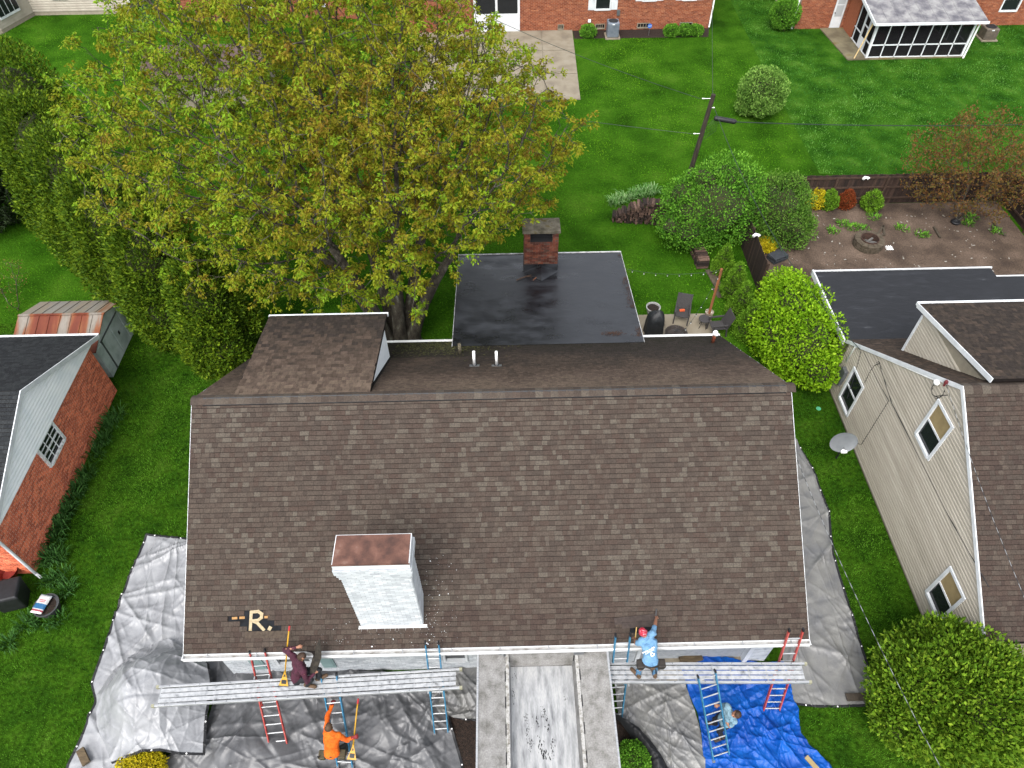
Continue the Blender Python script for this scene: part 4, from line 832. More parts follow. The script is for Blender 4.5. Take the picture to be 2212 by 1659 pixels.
# ================================================================== yard behind the tan house
sheet('dirt_yard', [(19.15, 14.2), (32.2, 14.2), (32.2, 22.1), (19.15, 22.1)], .008, m_dirt)
m_fence = M('fence_wood', [(.55, .5, .5, 1), (1.25, 1.2, 1.2, 1)], scale=2.2, stretch=(3, 3, .4), rough=.9, tint=['#2a1f1a', '#33261f', '#3d2d25', '#49382e', '#2e2420'], grain=.25, gscale=30, k=0.7)
m_rail = M('fence_rail', ['#33261e', '#453429'], scale=6, rough=.9)
def fence(name, label, a, b, side, h=1.6, rails=True):
    a, b = np.array(a, float), np.array(b, float); L = np.linalg.norm(b-a); d = (b-a)/L; n = np.array([-d[1], d[0]])*side
    t = T(name, label, 'fence', (*(a+b)/2, 0), 'wooden privacy fence'); k = 0; recs = []
    while k*.15 < L-.05:
        p = a+d*(k*.15+.07); hh = h+random.uniform(-.02, .02); recs.append((np.array([p[0], p[1], hh/2+.03]), ax((d[0]*.138, d[1]*.138, 0), (n[0]*.02, n[1]*.02, 0), (0, 0, hh)), random.random())); k += 1
    pieces(t, 'board', recs, m_fence)
    for q in range(int(L/2.4)+1):
        p = a+d*min(L, q*2.4)+n*.07; m = MB(); m.bx(p[0]-.05, p[0]+.05, p[1]-.05, p[1]+.05, 0, h-.05); m.build('post', m_rail, t)
    for z in (.35, .95, h-.12):
        m = MB(); m.bar((*(a+n*.032), z), (*(b+n*.032), z), .04, .09); m.build('rail', m_rail, t)
    return t
fence('wooden_fence', 'dark wooden fence along the back of the dirt yard', (19.15, 22.1), (32.3, 22.1), -1)
fence('wooden_fence', 'dark wooden fence beside the firewood and small conifers', (19.05, 16.0), (19.05, 22.0), -1)
fence('wooden_fence', 'dark wooden fence beyond the reddish tree, at right angles to the back fence', (32.35, 22.0), (32.35, 13.5), -1)
def floodlight(c, lab):
    t = T('floodlight', lab, 'lamp', c); m = MB(); m.lathe(c, [(.0, -.02), (.07, -.02), (.07, .04), (0, .05)], 10); m.build('base', m_pvc, t)
    for s in (-1, 1): m = MB(); m.lathe(np.array(c)+np.array([s*.09, -.06, .03]), [(.02, -.06), (.05, -.02), (.07, .07), (.0, .075)], 10, axis=(s*.5, -.7, -.3)); m.build('lamp_head', m_pvc, t)
floodlight((un(1866, 390, 1, 22.0)[0], 21.98, 1.55), 'white twin floodlight on the back fence'); floodlight((19.0, 17.75, 1.66), 'white floodlight on the fence beside the conifers')
# fire pit ring of stones
fc = G(1873, 530); fp = T('stone_fire_pit', 'round stone fire pit in the dirt yard', 'fire pit', fc); m_stone = M('pit_stone', ['#4f4538', '#655a49', '#75695a'], scale=7, rough=.95, grain=.2, bump=.006, k=0.5)
for lay in range(3):
    for k in range(14):
        a = 2*math.pi*(k+.5*(lay % 2))/14; r0, r1 = .4, .66; w = 2*math.pi/14*.48; z0 = .01+lay*.12; m = MB(); q = [(fc[0]+r*math.cos(a+e), fc[1]+r*math.sin(a+e), z0) for r, e in ((r0, -w), (r1, -w), (r1, w), (r0, w))]; m.prism(q, (0, 0, .115)); m.build('stone', m_stone, fp, bevel=.012)
m = MB(); m.lathe(fc, [(.39, .01), (.4, .42), (.37, .42), (.37, .05), (0, .05)], 24); m.build('steel_liner', M('rusty_liner', ['#2c201b', '#4a352b'], scale=12, rough=.9), fp)
for (a, b) in (((-.25, -.1), (.2, .15)), ((-.1, .2), (.25, -.2)), ((-.28, .08), (.1, -.22))): m = MB(); m.bar(fc+np.array([a[0], a[1], .16]), fc+np.array([b[0], b[1], .3]), .1, .03); tag(m.build('scrap_board', M('grey_board', ['#63605c', '#7c7974'], scale=9, k=0.5)), 'grey scrap board leaning inside the stone fire pit', 'board', 'scrap boards in the fire pit')
# bits lying about the yard
for i, ((u0, v0), (u1, v1)) in enumerate((((1895, 508), (1908, 487)), ((1910, 507), (1908, 488)), ((1893, 511), (1911, 507)), ((2017, 490), (2031, 513)), ((2145, 480), (2172, 510)))):
    m = MB(); a, b = G(u0, v0, .05), G(u1, v1, .05); m.bar(a, b, .09, .06); tag(m.build('old_timber', M('old_timber', ['#4e4536', '#62584a'], scale=8, k=0.5)), 'timber of the little triangle frame beside the stone fire pit' if i < 3 else ('short timber offcut lying alone between fire pit and reddish tree', 'timber lying along the side fence near the reddish tree')[i-3], 'timber', 'timber offcuts in the dirt yard')
c = G(2063, 482); m = MB(); m.lathe(c, [(.12, 0), (.2, .02), (.22, .07), (.2, .12), (.12, .13), (.1, .06)], 16); tag(m.build('small_tyre', m_black, smooth=True), 'small black tyre lying near the reddish tree', 'tyre')  # small tyre lying in the dirt yard
dbr = []
for i in range(150):
    x, y = rng.uniform(19.6, 31.5), rng.uniform(14.8, 21.3); s = rng.choice((.02, .03, .05)); a = rng.uniform(0, 3); dbr.append((np.array([x, y, .02]), ax((math.cos(a)*s*2, math.sin(a)*s*2, 0), (-math.sin(a)*s, math.cos(a)*s, 0), (0, 0, .012)), .5))
e_ = MB(); e_.bx(0, .01, 0, .01, 0, .01); lit = bpy.data.objects.new('x', None)
V = np.concatenate([CUBE@np.array(r[1])+r[0] for r in dbr]); raw('white_litter', V, (np.array(CF)[None]+(np.arange(len(dbr))*8)[:, None, None]).reshape(-1, 4), M('pale_litter', ['#a8a294', '#d6d2c8'], scale=9, k=0.5), kind='stuff'); tag(bpy.data.objects['white_litter'], 'small pale scraps scattered over the dirt yard', 'litter')
bpy.data.objects.remove(lit)
for i, (u, v) in enumerate(((1921, 536), (1690, 553))):    # white fretwork pieces
    c = G(u, v, .02); m = MB(); a = .5
    for k in (-1, 0, 1): m.bar(c+np.array([-.16, k*.09, .0]), c+np.array([.16, k*.09, 0]), .03, .02); m.bar(c+np.array([k*.09, -.16, .021]), c+np.array([k*.09, .16, .021]), .03, .02)
    tag(m.build('white_lattice', m_pvc), ('broken white lattice scrap beside the fire pit', 'broken white lattice scrap beside the stacked grey tiles')[i], 'lattice')
c = G(1678, 560); st = T('tile_stack', 'stack of dark grey tiles at the fence corner of the dirt yard', 'tiles', c)
for k in range(6): m = MB(); m.box(c+np.array([random.uniform(-.04, .04), random.uniform(-.04, .04), .03+k*.05]), (.75, .5, .04), rz=.5+random.uniform(-.08, .08)); m.build('tile', M('grey_tile', ['#3c4046', '#4e535a'], scale=6, rough=.7, k=0.5), st)
# ================================================================== firewood
m_log = M('split_firewood', [(.7, .7, .7, 1), (1.2, 1.2, 1.2, 1)], scale=10, rough=.95, tint=['#2c211b', '#41312a', '#5a443a', '#6e564a', '#8a6f60'], grain=.3, gscale=40, k=0.55)
_lg = {}
def log_mesh(k):
    if k not in _lg:
        m = MB(); n = 5+k % 3; r = random.Random(k); pr = [(math.cos(2*math.pi*j/n)*r.uniform(.75, 1.1), math.sin(2*math.pi*j/n)*r.uniform(.7, 1.05)) for j in range(n)]
        m.prism([(a, -.5, b) for a, b in pr], (0, 1, 0)); me = bpy.data.meshes.new('log'); me.from_pydata(m.v, [], m.f); at = me.attributes.new('tint', 'FLOAT', 'FACE'); at.data.foreach_set('value', np.full(len(m.f), (k % 10)/10, 'f')); me.materials.append(m_log); me.update(); _lg[k] = me
    return _lg[k]
def logs(parent, items):
    po = origin(parent)
    for (c, r, L, rz, tilt) in items:
        o = bpy.data.objects.new('log', log_mesh(random.randrange(20))); COL.objects.link(o); o.parent = parent
        o.matrix_local = Matrix.Translation(Vector(np.array(c)-po)) @ Matrix.Rotation(rz, 4, 'Z') @ Matrix.Rotation(tilt, 4, 'X') @ Matrix.Rotation(random.uniform(0, 6), 4, 'Y') @ Matrix.Diagonal((r, L, r, 1))
wp = T('firewood_pile', 'long firewood stack with sloping end under the big green shrub', 'firewood', (14.7, 21.0, 0)); it = []
p0, p1 = G(1322, 478), G(1462, 487); dv = (p1-p0); Lw = np.linalg.norm(dv); dv /= Lw; rz = math.atan2(dv[1], dv[0]); s = .06
while s < Lw:
    hmax = min(1.05, .22+s*.6); z = .08
    while z < hmax: it.append((p0+dv*(s+random.uniform(-.03, .03))+np.array([0, .1, z]), random.uniform(.055, .085), random.uniform(.4, .5), rz+random.uniform(-.08, .08), 0)); z += .13
    it.append((p0+dv*s+np.array([0, .12, z-.01]), random.uniform(.07, .1), .55, rz+random.uniform(-.25, .25), random.uniform(-.12, .12))); s += .135
logs(wp, it)
wp2 = T('firewood_pile', 'short firewood stack between the green shrub and the small conifers', 'firewood', G(1505, 578)); it = []
p0, p1 = G(1517, 582), G(1492, 520); dv = (p1-p0); Lw = np.linalg.norm(dv); dv /= Lw; rz = math.atan2(dv[1], dv[0]); s = .06
while s < Lw:
    z = .08
    while z < .62: it.append((p0+dv*s+np.array([0, 0, z]), random.uniform(.06, .085), random.uniform(.45, .55), rz, random.uniform(-.05, .05))); z += .14
    s += .15
logs(wp2, it)
# ================================================================== rear patio with furniture
px0, px1, py0, py1 = 12.95, 16.72, 10.7, 14.7
ptio = sheet('rear_patio', [(px0, py0), (px1, py0), (px1-.05, py1), (px0, py1-.05)], .01, m_concrete)
for (a, b) in ((px0, 14.72), (14.75, px1)):
    m = MB(); m.bx(a+.01, b-.01, py0, py1-.03, .014, .05); m.build('slab', m_concrete, ptio)
m_wick = M('grey_wicker', ['#3a3838', '#4d4a4a', '#5a5757'], scale=40, rough=.7, bump=.004, bscale=90, k=0.5)
c1, c2 = G(1454, 700.5, .05), G(1487, 706, .05); cen = (c1+c2)/2+np.array([.05, .33, 0])
simple_chair('patio_chair', 'dark grey woven armchair on the rear patio with an orange brick on it', cen, math.atan2(c2[1]-c1[1], c2[0]-c1[0])-.0, m_wick, w=.56, back=.9)
m = MB(); m.box(cen+np.array([0, .08, .465]), (.21, .1, .065), rz=.1); tag(m.build('loose_brick', M('bright_orange_brick', '#b8512c', rough=.8), bevel=.005), 'orange brick lying on the seat of the grey patio armchair', 'brick')
simple_chair('patio_chair', 'dark grey woven armchair on the rear patio half hidden by the gutter', G(1547, 724, .05)+np.array([.0, .15, 0]), -1.45, m_wick, w=.56, back=.9)
c = G(1517.5, 706, .05); t = T('side_table', 'small round dark side table on the rear patio', 'table', c); m = MB(); m.lathe(c, [(.0, .44), (.23, .44), (.235, .455), (.23, .47), (0, .47)], 24); m.build('table_top', m_wick, t)
for k in range(4): a = k*math.pi/2+.5; m = MB(); m.tube([c+np.array([.2*math.cos(a), .2*math.sin(a), 0]), c+np.array([.12*math.cos(a), .12*math.sin(a), .25]), c+np.array([.15*math.cos(a), .15*math.sin(a), .44])], .011, 6); m.build('leg', m_black, t)
# covered grill
c = G(1410, 716, .05)+np.array([0, .0, 0]); gl = T('covered_grill', 'barbecue grill under a black fabric cover', 'grill', c); V = []; Q = []; prof = [(0, 1.02, .95), (.25, 1.0, .95), (.5, .98, .93), (.75, .92, .88), (.92, .8, .75), (1.05, .5, .4), (1.12, .2, .12), (1.14, .02, .02)]; n = 48
for z, wx, wy_ in prof:
    for j in range(n):
        a = 2*math.pi*j/n; ca_, sa_ = math.cos(a), math.sin(a); k = (abs(ca_)**4+abs(sa_)**4)**-.25; f = 1+.05*math.sin(a*7+z*3)*(1.1-z)
        V.append((c[0]+.36*wx*ca_*k*f+(.04*z), c[1]+.34*wy_*sa_*k*f, c[2]+z+.1*max(0, z-.8)*ca_))
for i in range(len(prof)-1):
    for j in range(n): Q.append((i*n+j, i*n+(j+1) % n, (i+1)*n+(j+1) % n, (i+1)*n+j))
raw('cover', V, Q, M('black_cover', ['#131518', '#1e2124', '#2a2e32'], scale=5, rough=.55, bump=.03, bscale=5, k=0.6), gl, smooth=True)
for a in (.5, 1.9, 3.6, 5.2): m = MB(); m.tube([c+np.array([.05, 0, 1.155]), c+np.array([.27*math.cos(a), .25*math.sin(a), .98]), c+np.array([.36*math.cos(a), .34*math.sin(a), .6])], .006, 4); m.build('seam', m_black, gl)
c = G(1410, 678, .05)+np.array([0, .1, 0]); t = T('planter_pot', 'white-rimmed round planter behind the covered grill', 'planter', c); m = MB(); m.lathe(c, [(.22, 0), (.27, .25), (.3, .27), (.3, .31), (.265, .31), (.255, .24), (0, .24)], 24); m.build('pot', M('pale_pot', ['#a8a7a4', '#c5c4c0'], scale=8, k=0.6), t, smooth=False); m = MB(); m.lathe(c, [(.0, .241), (.25, .241), (.2, .27), (0, .28)], 16); m.build('soil', m_mulch, t)
c = G(1457, 736, .05); t = T('mesh_fire_bowl', 'round fire bowl with wire mesh lid on the rear patio', 'fire bowl', c); m = MB(); m.lathe(c, [(.15, .2), (.36, .3), (.44, .42), (.46, .42), (.46, .44), (.42, .44), (.33, .33), (0, .24)], 24); m.build('bowl', M('dark_iron', ['#241f1c', '#3a322d'], scale=9), t)
for k in range(8): a = k*math.pi/8; m = MB(); m.tube([c+np.array([.45*math.cos(a)*s, .45*math.sin(a)*s, .44+.16*(1-s*s)]) for s in np.linspace(-1, 1, 9)], .006, 4); m.build('lid_wire', m_black, t)
for k in range(4): a = k*math.pi/2+.4; m = MB(); m.tube([c+np.array([.3*math.cos(a), .3*math.sin(a), 0]), c+np.array([.3*math.cos(a), .3*math.sin(a), .28])], .015, 6); m.build('leg', m_black, t)
# post standing in a concrete-filled bucket with string lights
c = G(1529, 688, .05); t = T('light_post', 'wooden post standing in a paint-splashed bucket at the patio corner', 'post', c); m = MB(); m.lathe(c, [(.14, 0), (.165, .36), (.175, .36), (.175, .39), (.15, .39), (.148, .3), (0, .3)], 20); m.build('bucket', M('splashed_bucket', ['#5b4a3a', '#8b8070', '#c9c5ba'], scale=7, rough=.8), t)
tp_ = un(1553.5, 581, 1, c[1]+.05); ptop = np.array([c[0]+.03, c[1]+.05, tp_[2]]); m = MB(); m.bar(c+np.array([0, 0, .28]), ptop, .09, .09); m.build('post', M('treated_post', ['#6b4226', '#855433'], scale=5, stretch=(4, 4, .5), rough=.8), t)
m_wire = M('thin_wire', '#1c2a24', rough=.6); m_bulb = M('bulb_glass', '#cfd2cf', rough=.2)
def string_lights(lab, a, b, sag, n, r=.006):
    a, b = np.array(a), np.array(b); t = T('string_lights', lab, 'string lights', (a+b)/2-np.array([0, 0, sag]), 'string lights over the rear patio'); path = [a+(b-a)*s-np.array([0, 0, sag*4*s*(1-s)]) for s in np.linspace(0, 1, 25)]
    m = MB(); m.tube(path, r, 4); m.build('wire', m_wire, t)
    for k in range(n):
        s = (k+.6)/n; p = a+(b-a)*s-np.array([0, 0, sag*4*s*(1-s)]); m = MB(); m.lathe(p, [(.0, .0), (.018, -.01), (.02, -.06), (0, -.062)], 8); m.build('socket', m_black, t); m = MB(); m.lathe(p+np.array([0, 0, -.06]), [(.01, 0), (.02, -.02), (.02, -.04), (0, -.06)], 8); m.build('bulb', m_bulb, t, smooth=True)
string_lights('string of clear bulbs from the flat roof to the wooden post', (12.93, 14.6, 2.6), ptop+np.array([0, 0, -.04]), .25, 8)
string_lights('string of clear bulbs from the wooden post back to the rear eave', ptop+np.array([0, -.03, -.06]), (14.3, BY+.1, 2.75), .35, 8)
for i, (u, v) in enumerate(((1537, 592), (1547, 610), (1553, 632))): m = MB(); c_ = G(u, v, .03); m.box(c_, (.35, .6, .06), rz=.2); tag(m.build('stepping_stone', m_stone, bevel=.015), 'flat edging stone beside the row of small conifers', 'stone', 'edging stones by the conifers')
# leaf litter and twigs on the flat roof
lf_ = []
for i in range(900):
    y = rng.uniform(AY0+.3, AY1-.2); x = AX1-abs(rng.normal(0, .11))-.02 if i < 700 else rng.normal(11.9, .18)
    if i >= 700: y = rng.normal(10.45, .06)
    if i < 700 and vnoise(np.array(y*1.7), np.array(3.), 4) < .35: continue
    a = rng.uniform(0, 3); s = rng.uniform(.012, .04); lf_.append((np.array([x, y, AZ0+(y-AY0)*asl+.033+rng.uniform(0, .012)]), ax((math.cos(a)*s, math.sin(a)*s, rng.uniform(-.3, .3)*s), (-math.sin(a)*s*.5, math.cos(a)*s*.5, 0), (0, 0, .004)), rng.random()))
V = np.concatenate([CUBE@np.array(r[1])+r[0] for r in lf_]); raw('leaf_litter', V, (np.array(CF)[None]+(np.arange(len(lf_))*8)[:, None, None]).reshape(-1, 4), M('brown_leaves', ['#2d1c12', '#4a2f1e', '#69482f'], scale=25, k=0.5), kind='stuff'); tag(bpy.data.objects['leaf_litter'], 'brown leaf litter along the edge of the black flat roof', 'leaves')
za = lambda x, y: np.array([x, y, AZ0+(y-AY0)*asl+.04]); p_ = lambda u, v: plane(u, v, (8, AY0, AZ0+.04), (0, -asl, 1))
m = MB(); m.tube([p_(1116, 605), p_(1128, 600), p_(1148, 594), p_(1158, 589)], [.02, .018, .014, .008], 5); m.tube([p_(1140, 597), p_(1150, 599)], [.01, .005], 4); tag(m.build('fallen_branch', M('twig_bark', ['#3a2a1e', '#503b2b'], scale=20)), 'fallen branch lying on the black flat roof', 'branch')
m = MB(); m.tube([p_(1151, 605), p_(1158, 600), p_(1165, 594)], [.015, .02, .006], 5); tag(m.build('fallen_twig', M('twig_bark2', ['#5d3a26', '#744a33'], scale=20)), 'short reddish twig lying on the black flat roof', 'twig')
# ================================================================== utility pole and wires
pb = G(1464, 462); ptp = un(1541.5, 204, 1, pb[1]+.4); pole = T('utility_pole', 'leaning wooden utility pole behind the green shrub', 'pole', pb)
m = MB(); m.tube([pb, pb+(ptp-pb)*.5, ptp], [.13, .11, .095], 12); m.build('shaft', M('weathered_pole', ['#2a241d', '#3a3229', '#4d4438'], scale=4, stretch=(4, 4, .4), rough=.95, grain=.25, k=.6), pole)
pp = lambda s: pb+(ptp-pb)*s
m = MB(); ca_ = pp(.83)+np.array([.3, -.1, 0]); cb_ = ca_+np.array([.95, -.15, -.12]); m.tube([ca_, ca_+(cb_-ca_)*.04, ca_+(cb_-ca_)*.1, ca_+(cb_-ca_)*.9, ca_+(cb_-ca_)*.96, cb_], [.07, .1, .105, .105, .09, .06], 12); m.build('splice_case', m_black, pole, smooth=True)
for s, dx in ((.97, -.35), (.7, -.3), (.9, .15)): m = MB(); m.tube([pp(s), pp(s)+np.array([dx, -.05, .03])], .012, 6); m.tube([pp(s)+np.array([dx, -.05, .03]), pp(s)+np.array([dx*1.3, -.06, .04])], .022, 6); m.build('insulator', m_pvc, pole)
for k in range(5): m = MB(); m.tube([ca_+np.array([.05*k, 0, -.05]), ca_+np.array([.1*k-.25, -.1, -.3-.06*k]), pp(.75-.03*k)], .008, 4); m.build('drop_wire', m_wire, pole)
def wire(lab, a, b, sag, r=.012, mat=None, name='overhead_wire'):
    a, b = np.array(a, float), np.array(b, float); m = MB(); m.tube([a+(b-a)*s-np.array([0, 0, sag*4*s*(1-s)]) for s in np.linspace(0, 1, 28)], r, 5)
    return tag(m.build(name, mat or m_wire), lab, 'wire')
wire('black cable from the splice case to the reddish tree', cb_, un(2260, 268, 1, pb[1]+.2), .12, .02)
wire('thin wire from the pole top to the far brick house', pp(.97)+np.array([-.5, 0, 0]), (2, FY-3, 5.2), .5, .012)
wire('thin wire from mid-pole to the rear of the maple', pp(.7)+np.array([-.42, 0, 0]), (-8, 30, 4.6), .4, .012)
wire('service cable from the pole to the tan house gable', pp(.9)+np.array([.2, 0, 0]), XT(1858, 755, TX-.1), .9, .014)
wire('thin wire from the pole top along the lawn edge', pp(.98), (23.6, 52, 5.2), .4, .011)
m_tw = bpy.data.materials.new('twisted_cable'); m_tw.use_nodes = True; nt_ = m_tw.node_tree; wv = nt_.nodes.new('ShaderNodeTexWave'); wv.inputs['Scale'].default_value = 1.1; wv.bands_direction = 'Y'; g_ = nt_.nodes.new('ShaderNodeNewGeometry'); nt_.links.new(g_.outputs['Position'], wv.inputs['Vector']); rr = ramp(nt_, [H('#26282a'), H('#7f8284')], .35, .65); nt_.links.new(wv.outputs[0], rr.inputs[0]); nt_.links.new(rr.outputs[0], nt_.nodes['Principled BSDF'].inputs['Base Color'])
wire('twisted service cable from the right gable of the white house to the street', (15.75, 4.2, 5.2), un(2075, 1740, 2, 6.5), .25, .0075, m_tw, 'service_cable')
wire('twisted service cable from the tan house gable to the street', XT(2043, 827, TX-.12), un(2330, 1560, 2, 6.3), .2, .0075, m_tw, 'service_cable')
# ================================================================== satellite dish
db = G(1806, 990); dsh = T('satellite_dish', 'grey satellite dish on a short post beside the tan house', 'satellite dish', db)
dc = un(1821, 953, 2, 1.25); dc[:2] = dc[:2]
m = MB(); m.tube([db, db+np.array([0, 0, .9]), dc+np.array([0, .08, -.08])], .03, 8); m.build('mast', m_black, dsh)
axd = np.array([-.1, -.95, .3]); axd /= np.linalg.norm(axd); pr = [(.4*k/8, .08*(k/8)**2) for k in range(9)]; pr += [(.405, .085), (.4, .07)]+[(.4*k/8, .08*(k/8)**2-.015) for k in range(7, -1, -1)]
m = MB(); m.lathe(dc, [(max(r, .001), h) for r, h in pr], 32, axis=axd); m.v = [(dc[0]+(q[0]-dc[0])*1.12, q[1], q[2]) for q in m.v]; m.build('reflector', M('dish_grey', ['#8b9095', '#a0a5a9'], scale=3, rough=.4, k=0.55), dsh, smooth=True)
lnb = un(1823, 976, 2, 1.45); m = MB(); m.tube([dc-axd*.02+np.array([0, -.2, -.08]), lnb], .015, 6); m.build('arm', m_steel, dsh); m = MB(); m.tube([lnb, lnb+np.array([.0, .08, -.02])], .05, 8); m.bar(lnb+np.array([-.09, 0, 0]), lnb+np.array([.09, 0, 0]), .07, .07); m.build('receiver', m_pvc, dsh)
c = G(1768, 883); m = MB(); m.lathe(c, [(.0, 0), (.09, 0), (.09, .02), (0, .03)], 12); tag(m.build('valve_cover', M('green_plastic', '#4c9a75', rough=.5)), 'round green valve cover in the grass by the lime shrub', 'valve cover')
# ================================================================== things beside the brick garage
c = G(38, 1300); bn = T('black_bin', 'square black plastic bin beside the brick garage', 'bin', c); m = MB(); hh_ = .75
def frus(m, c, w0, w1, z0, z1, rz):
    q = []; 
    for w, z in ((w0, z0), (w1, z1)):
        for (sx, sy) in ((-1, -1), (1, -1), (1, 1), (-1, 1)): x, y = sx*w, sy*w*.85; q.append((c[0]+x*math.cos(rz)-y*math.sin(rz), c[1]+x*math.sin(rz)+y*math.cos(rz), c[2]+z))
    m.hexa(q)
frus(m, c, .34, .42, 0, hh_, .25); m.build('body', m_black, bn, bevel=.04); m = MB(); frus(m, c, .45, .4, hh_+.002, hh_+.1, .25); m.build('lid', m_black, bn, bevel=.03)
c = G(112, 1318); t = T('round_tub', 'round grey tub holding a bag of soil beside the brick garage', 'tub', c); m = MB(); m.lathe(c, [(.26, 0), (.35, .34), (.37, .34), (.37, .37), (.335, .37), (.32, .3), (0, .26)], 28); m.build('tub', M('grey_tub', ['#3d3f41', '#56585a'], scale=9, rough=.6, k=0.5), t); m = MB(); m.lathe(c, [(0, .261), (.315, .29), (0, .31)], 20); m.build('soil', m_mulch, t)
bgp = c+np.array([-.12, .02, .4]); t = T('soil_bag', 'white plastic soil bag with blue and red print lying on the tub', 'bag', bgp)
nx, ny = 14, 22; V = []; Q = []; aa = -.2
for s_ in (1, -1):
    for j in range(ny+1):
        for i in range(nx+1):
            x, y = (i/nx-.5)*.36, (j/ny-.5)*.58; h = .06*max(0, (1-(2*i/nx-1)**4)*(1-(2*j/ny-1)**6))**.5; V.append((bgp[0]+x*math.cos(aa)-y*math.sin(aa), bgp[1]+x*math.sin(aa)+y*math.cos(aa), bgp[2]+s_*h+.008*math.sin(i*2.1+j)))
for s_ in range(2):
    for j in range(ny):
        for i in range(nx): a = s_*(nx+1)*(ny+1)+j*(nx+1)+i; Q.append((a, a+1, a+nx+2, a+nx+1) if s_ == 0 else (a, a+nx+1, a+nx+2, a+1))
tv = []
for f in Q: j = (f[0] % ((nx+1)*(ny+1)))//(nx+1); tv.append(.05 if j < 2 else .3 if j < 4 else .05 if j < 5 else .55 if j < 11 else .05 if j < 20 else .8)
mb_ = M('printed_bag', [(1, 1, 1, 1), (1, 1, 1, 1)], rough=.35, tint=['#e8e8e6', '#e8e8e6', '#b23a3a', '#5f95c4', '#2f6fa0', '#3f7f9a', '#e8e8e6', '#d8b23c'], k=0.55)
raw('bag', V, Q, mb_, t, tint=tv, smooth=True)
m = MB(); 
for k, w in enumerate((.2, .16)): m.box(bgp+np.array([.03, .1-.05*k, .064]), (w, .02, .004), rz=aa)
m.build('print', M('print_dark_red', '#a53a44', rough=.5), t)
c = G(18, 1238, .25); t = T('red_wheelbarrow', 'red wheelbarrow tray at the garage corner', 'wheelbarrow', c*np.array([1, 1, 0])); m = MB(); m.lathe(c, [(.22, -.1), (.36, .18), (.34, .18), (.2, -.07), (0, -.07)], 16); m.build('tray', M('red_paint', ['#7c241d', '#a0352a'], scale=7, rough=.6, k=0.6), t); m = MB(); m.tube([c+np.array([-.3, -.2, -.02]), c+np.array([.5, -.25, .05])], .02, 6); m.tube([c+np.array([-.3, .2, -.02]), c+np.array([.5, .25, .05])], .02, 6); m.tube([c+np.array([0, 0, -.1]), c+np.array([0, 0, -.25])], .03, 6); m.build('frame', m_black, t)
c = G(228, 800); m = MB(); m.lathe(c+np.array([0, 0, .0]), [(.2, 0), (.25, .5), (.22, .5), (.18, .1), (0, .1)], 16); tag(m.build('old_barrel', M('rust_barrel', ['#3a2a22', '#5a4032'], scale=6)), 'rusty barrel between the garage and the metal shed', 'barrel')
# ================================================================== vegetation
def unitv(a): return a/(np.linalg.norm(a, axis=-1, keepdims=True)+1e-9)
def leaf_quads(p, d, L, w, roll=None, cup=.0):
    """kite-shaped leaves: p base, d direction, L length, w half width -> V, Q"""
    n = len(p); d = unitv(d); r = unitv(rng.normal(size=(n, 3))); s = unitv(np.cross(d, r)); L = np.broadcast_to(np.asarray(L), (n,))[:, None]; w = np.broadcast_to(np.asarray(w), (n,))[:, None]
    up = np.cross(s, d)*cup
    V = np.stack([p, p+d*L*.42+s*w+up*w, p+d*L, p+d*L*.42-s*w+up*w], 1).reshape(-1, 3); Q = np.arange(4*n).reshape(n, 4); return V, Q
def lobes(dirs, K, amp, sharp, r):
    lb = unitv(r.normal(size=(K, 3))); g = np.exp(sharp*(dirs@lb.T-1)).max(1); return 1+amp*(g-.55)
def leafmat(name, tints, rough=.6, trans=.25): return M(name, [(.8, .8, .8, 1), (1.15, 1.15, 1.15, 1)], scale=5, rough=rough, tint=tints, trans=trans, spec=.1)
def blob_core(name, parts, mat, parent, seed=0, k=.72):
    V, Q = [], []; r = np.random.default_rng(seed); n0 = 0; nu, nv = 18, 12
    for c, rad in parts:
        th = np.linspace(0, 2*math.pi, nu, endpoint=False); ph = np.linspace(.12, math.pi-.12, nv); d = np.array([(math.sin(b)*math.cos(a), math.sin(b)*math.sin(a), math.cos(b)) for b in ph for a in th]); f = lobes(d, 25, .25, 8, r)[:, None]
        V.append(np.array(c)+d*np.array(rad)*k*f)
        for i in range(nv-1):
            for j in range(nu): Q.append((n0+i*nu+j, n0+(i+1)*nu+j, n0+(i+1)*nu+(j+1) % nu, n0+i*nu+(j+1) % nu))
        n0 += nu*nv
    return raw(name, np.concatenate(V), np.array(Q), mat, parent)
m_core = M('dark_twigs', ['#1d2410', '#2b3316', '#332b1a'], scale=7, rough=1)  # dark green-brown core that blocks the view through a crown
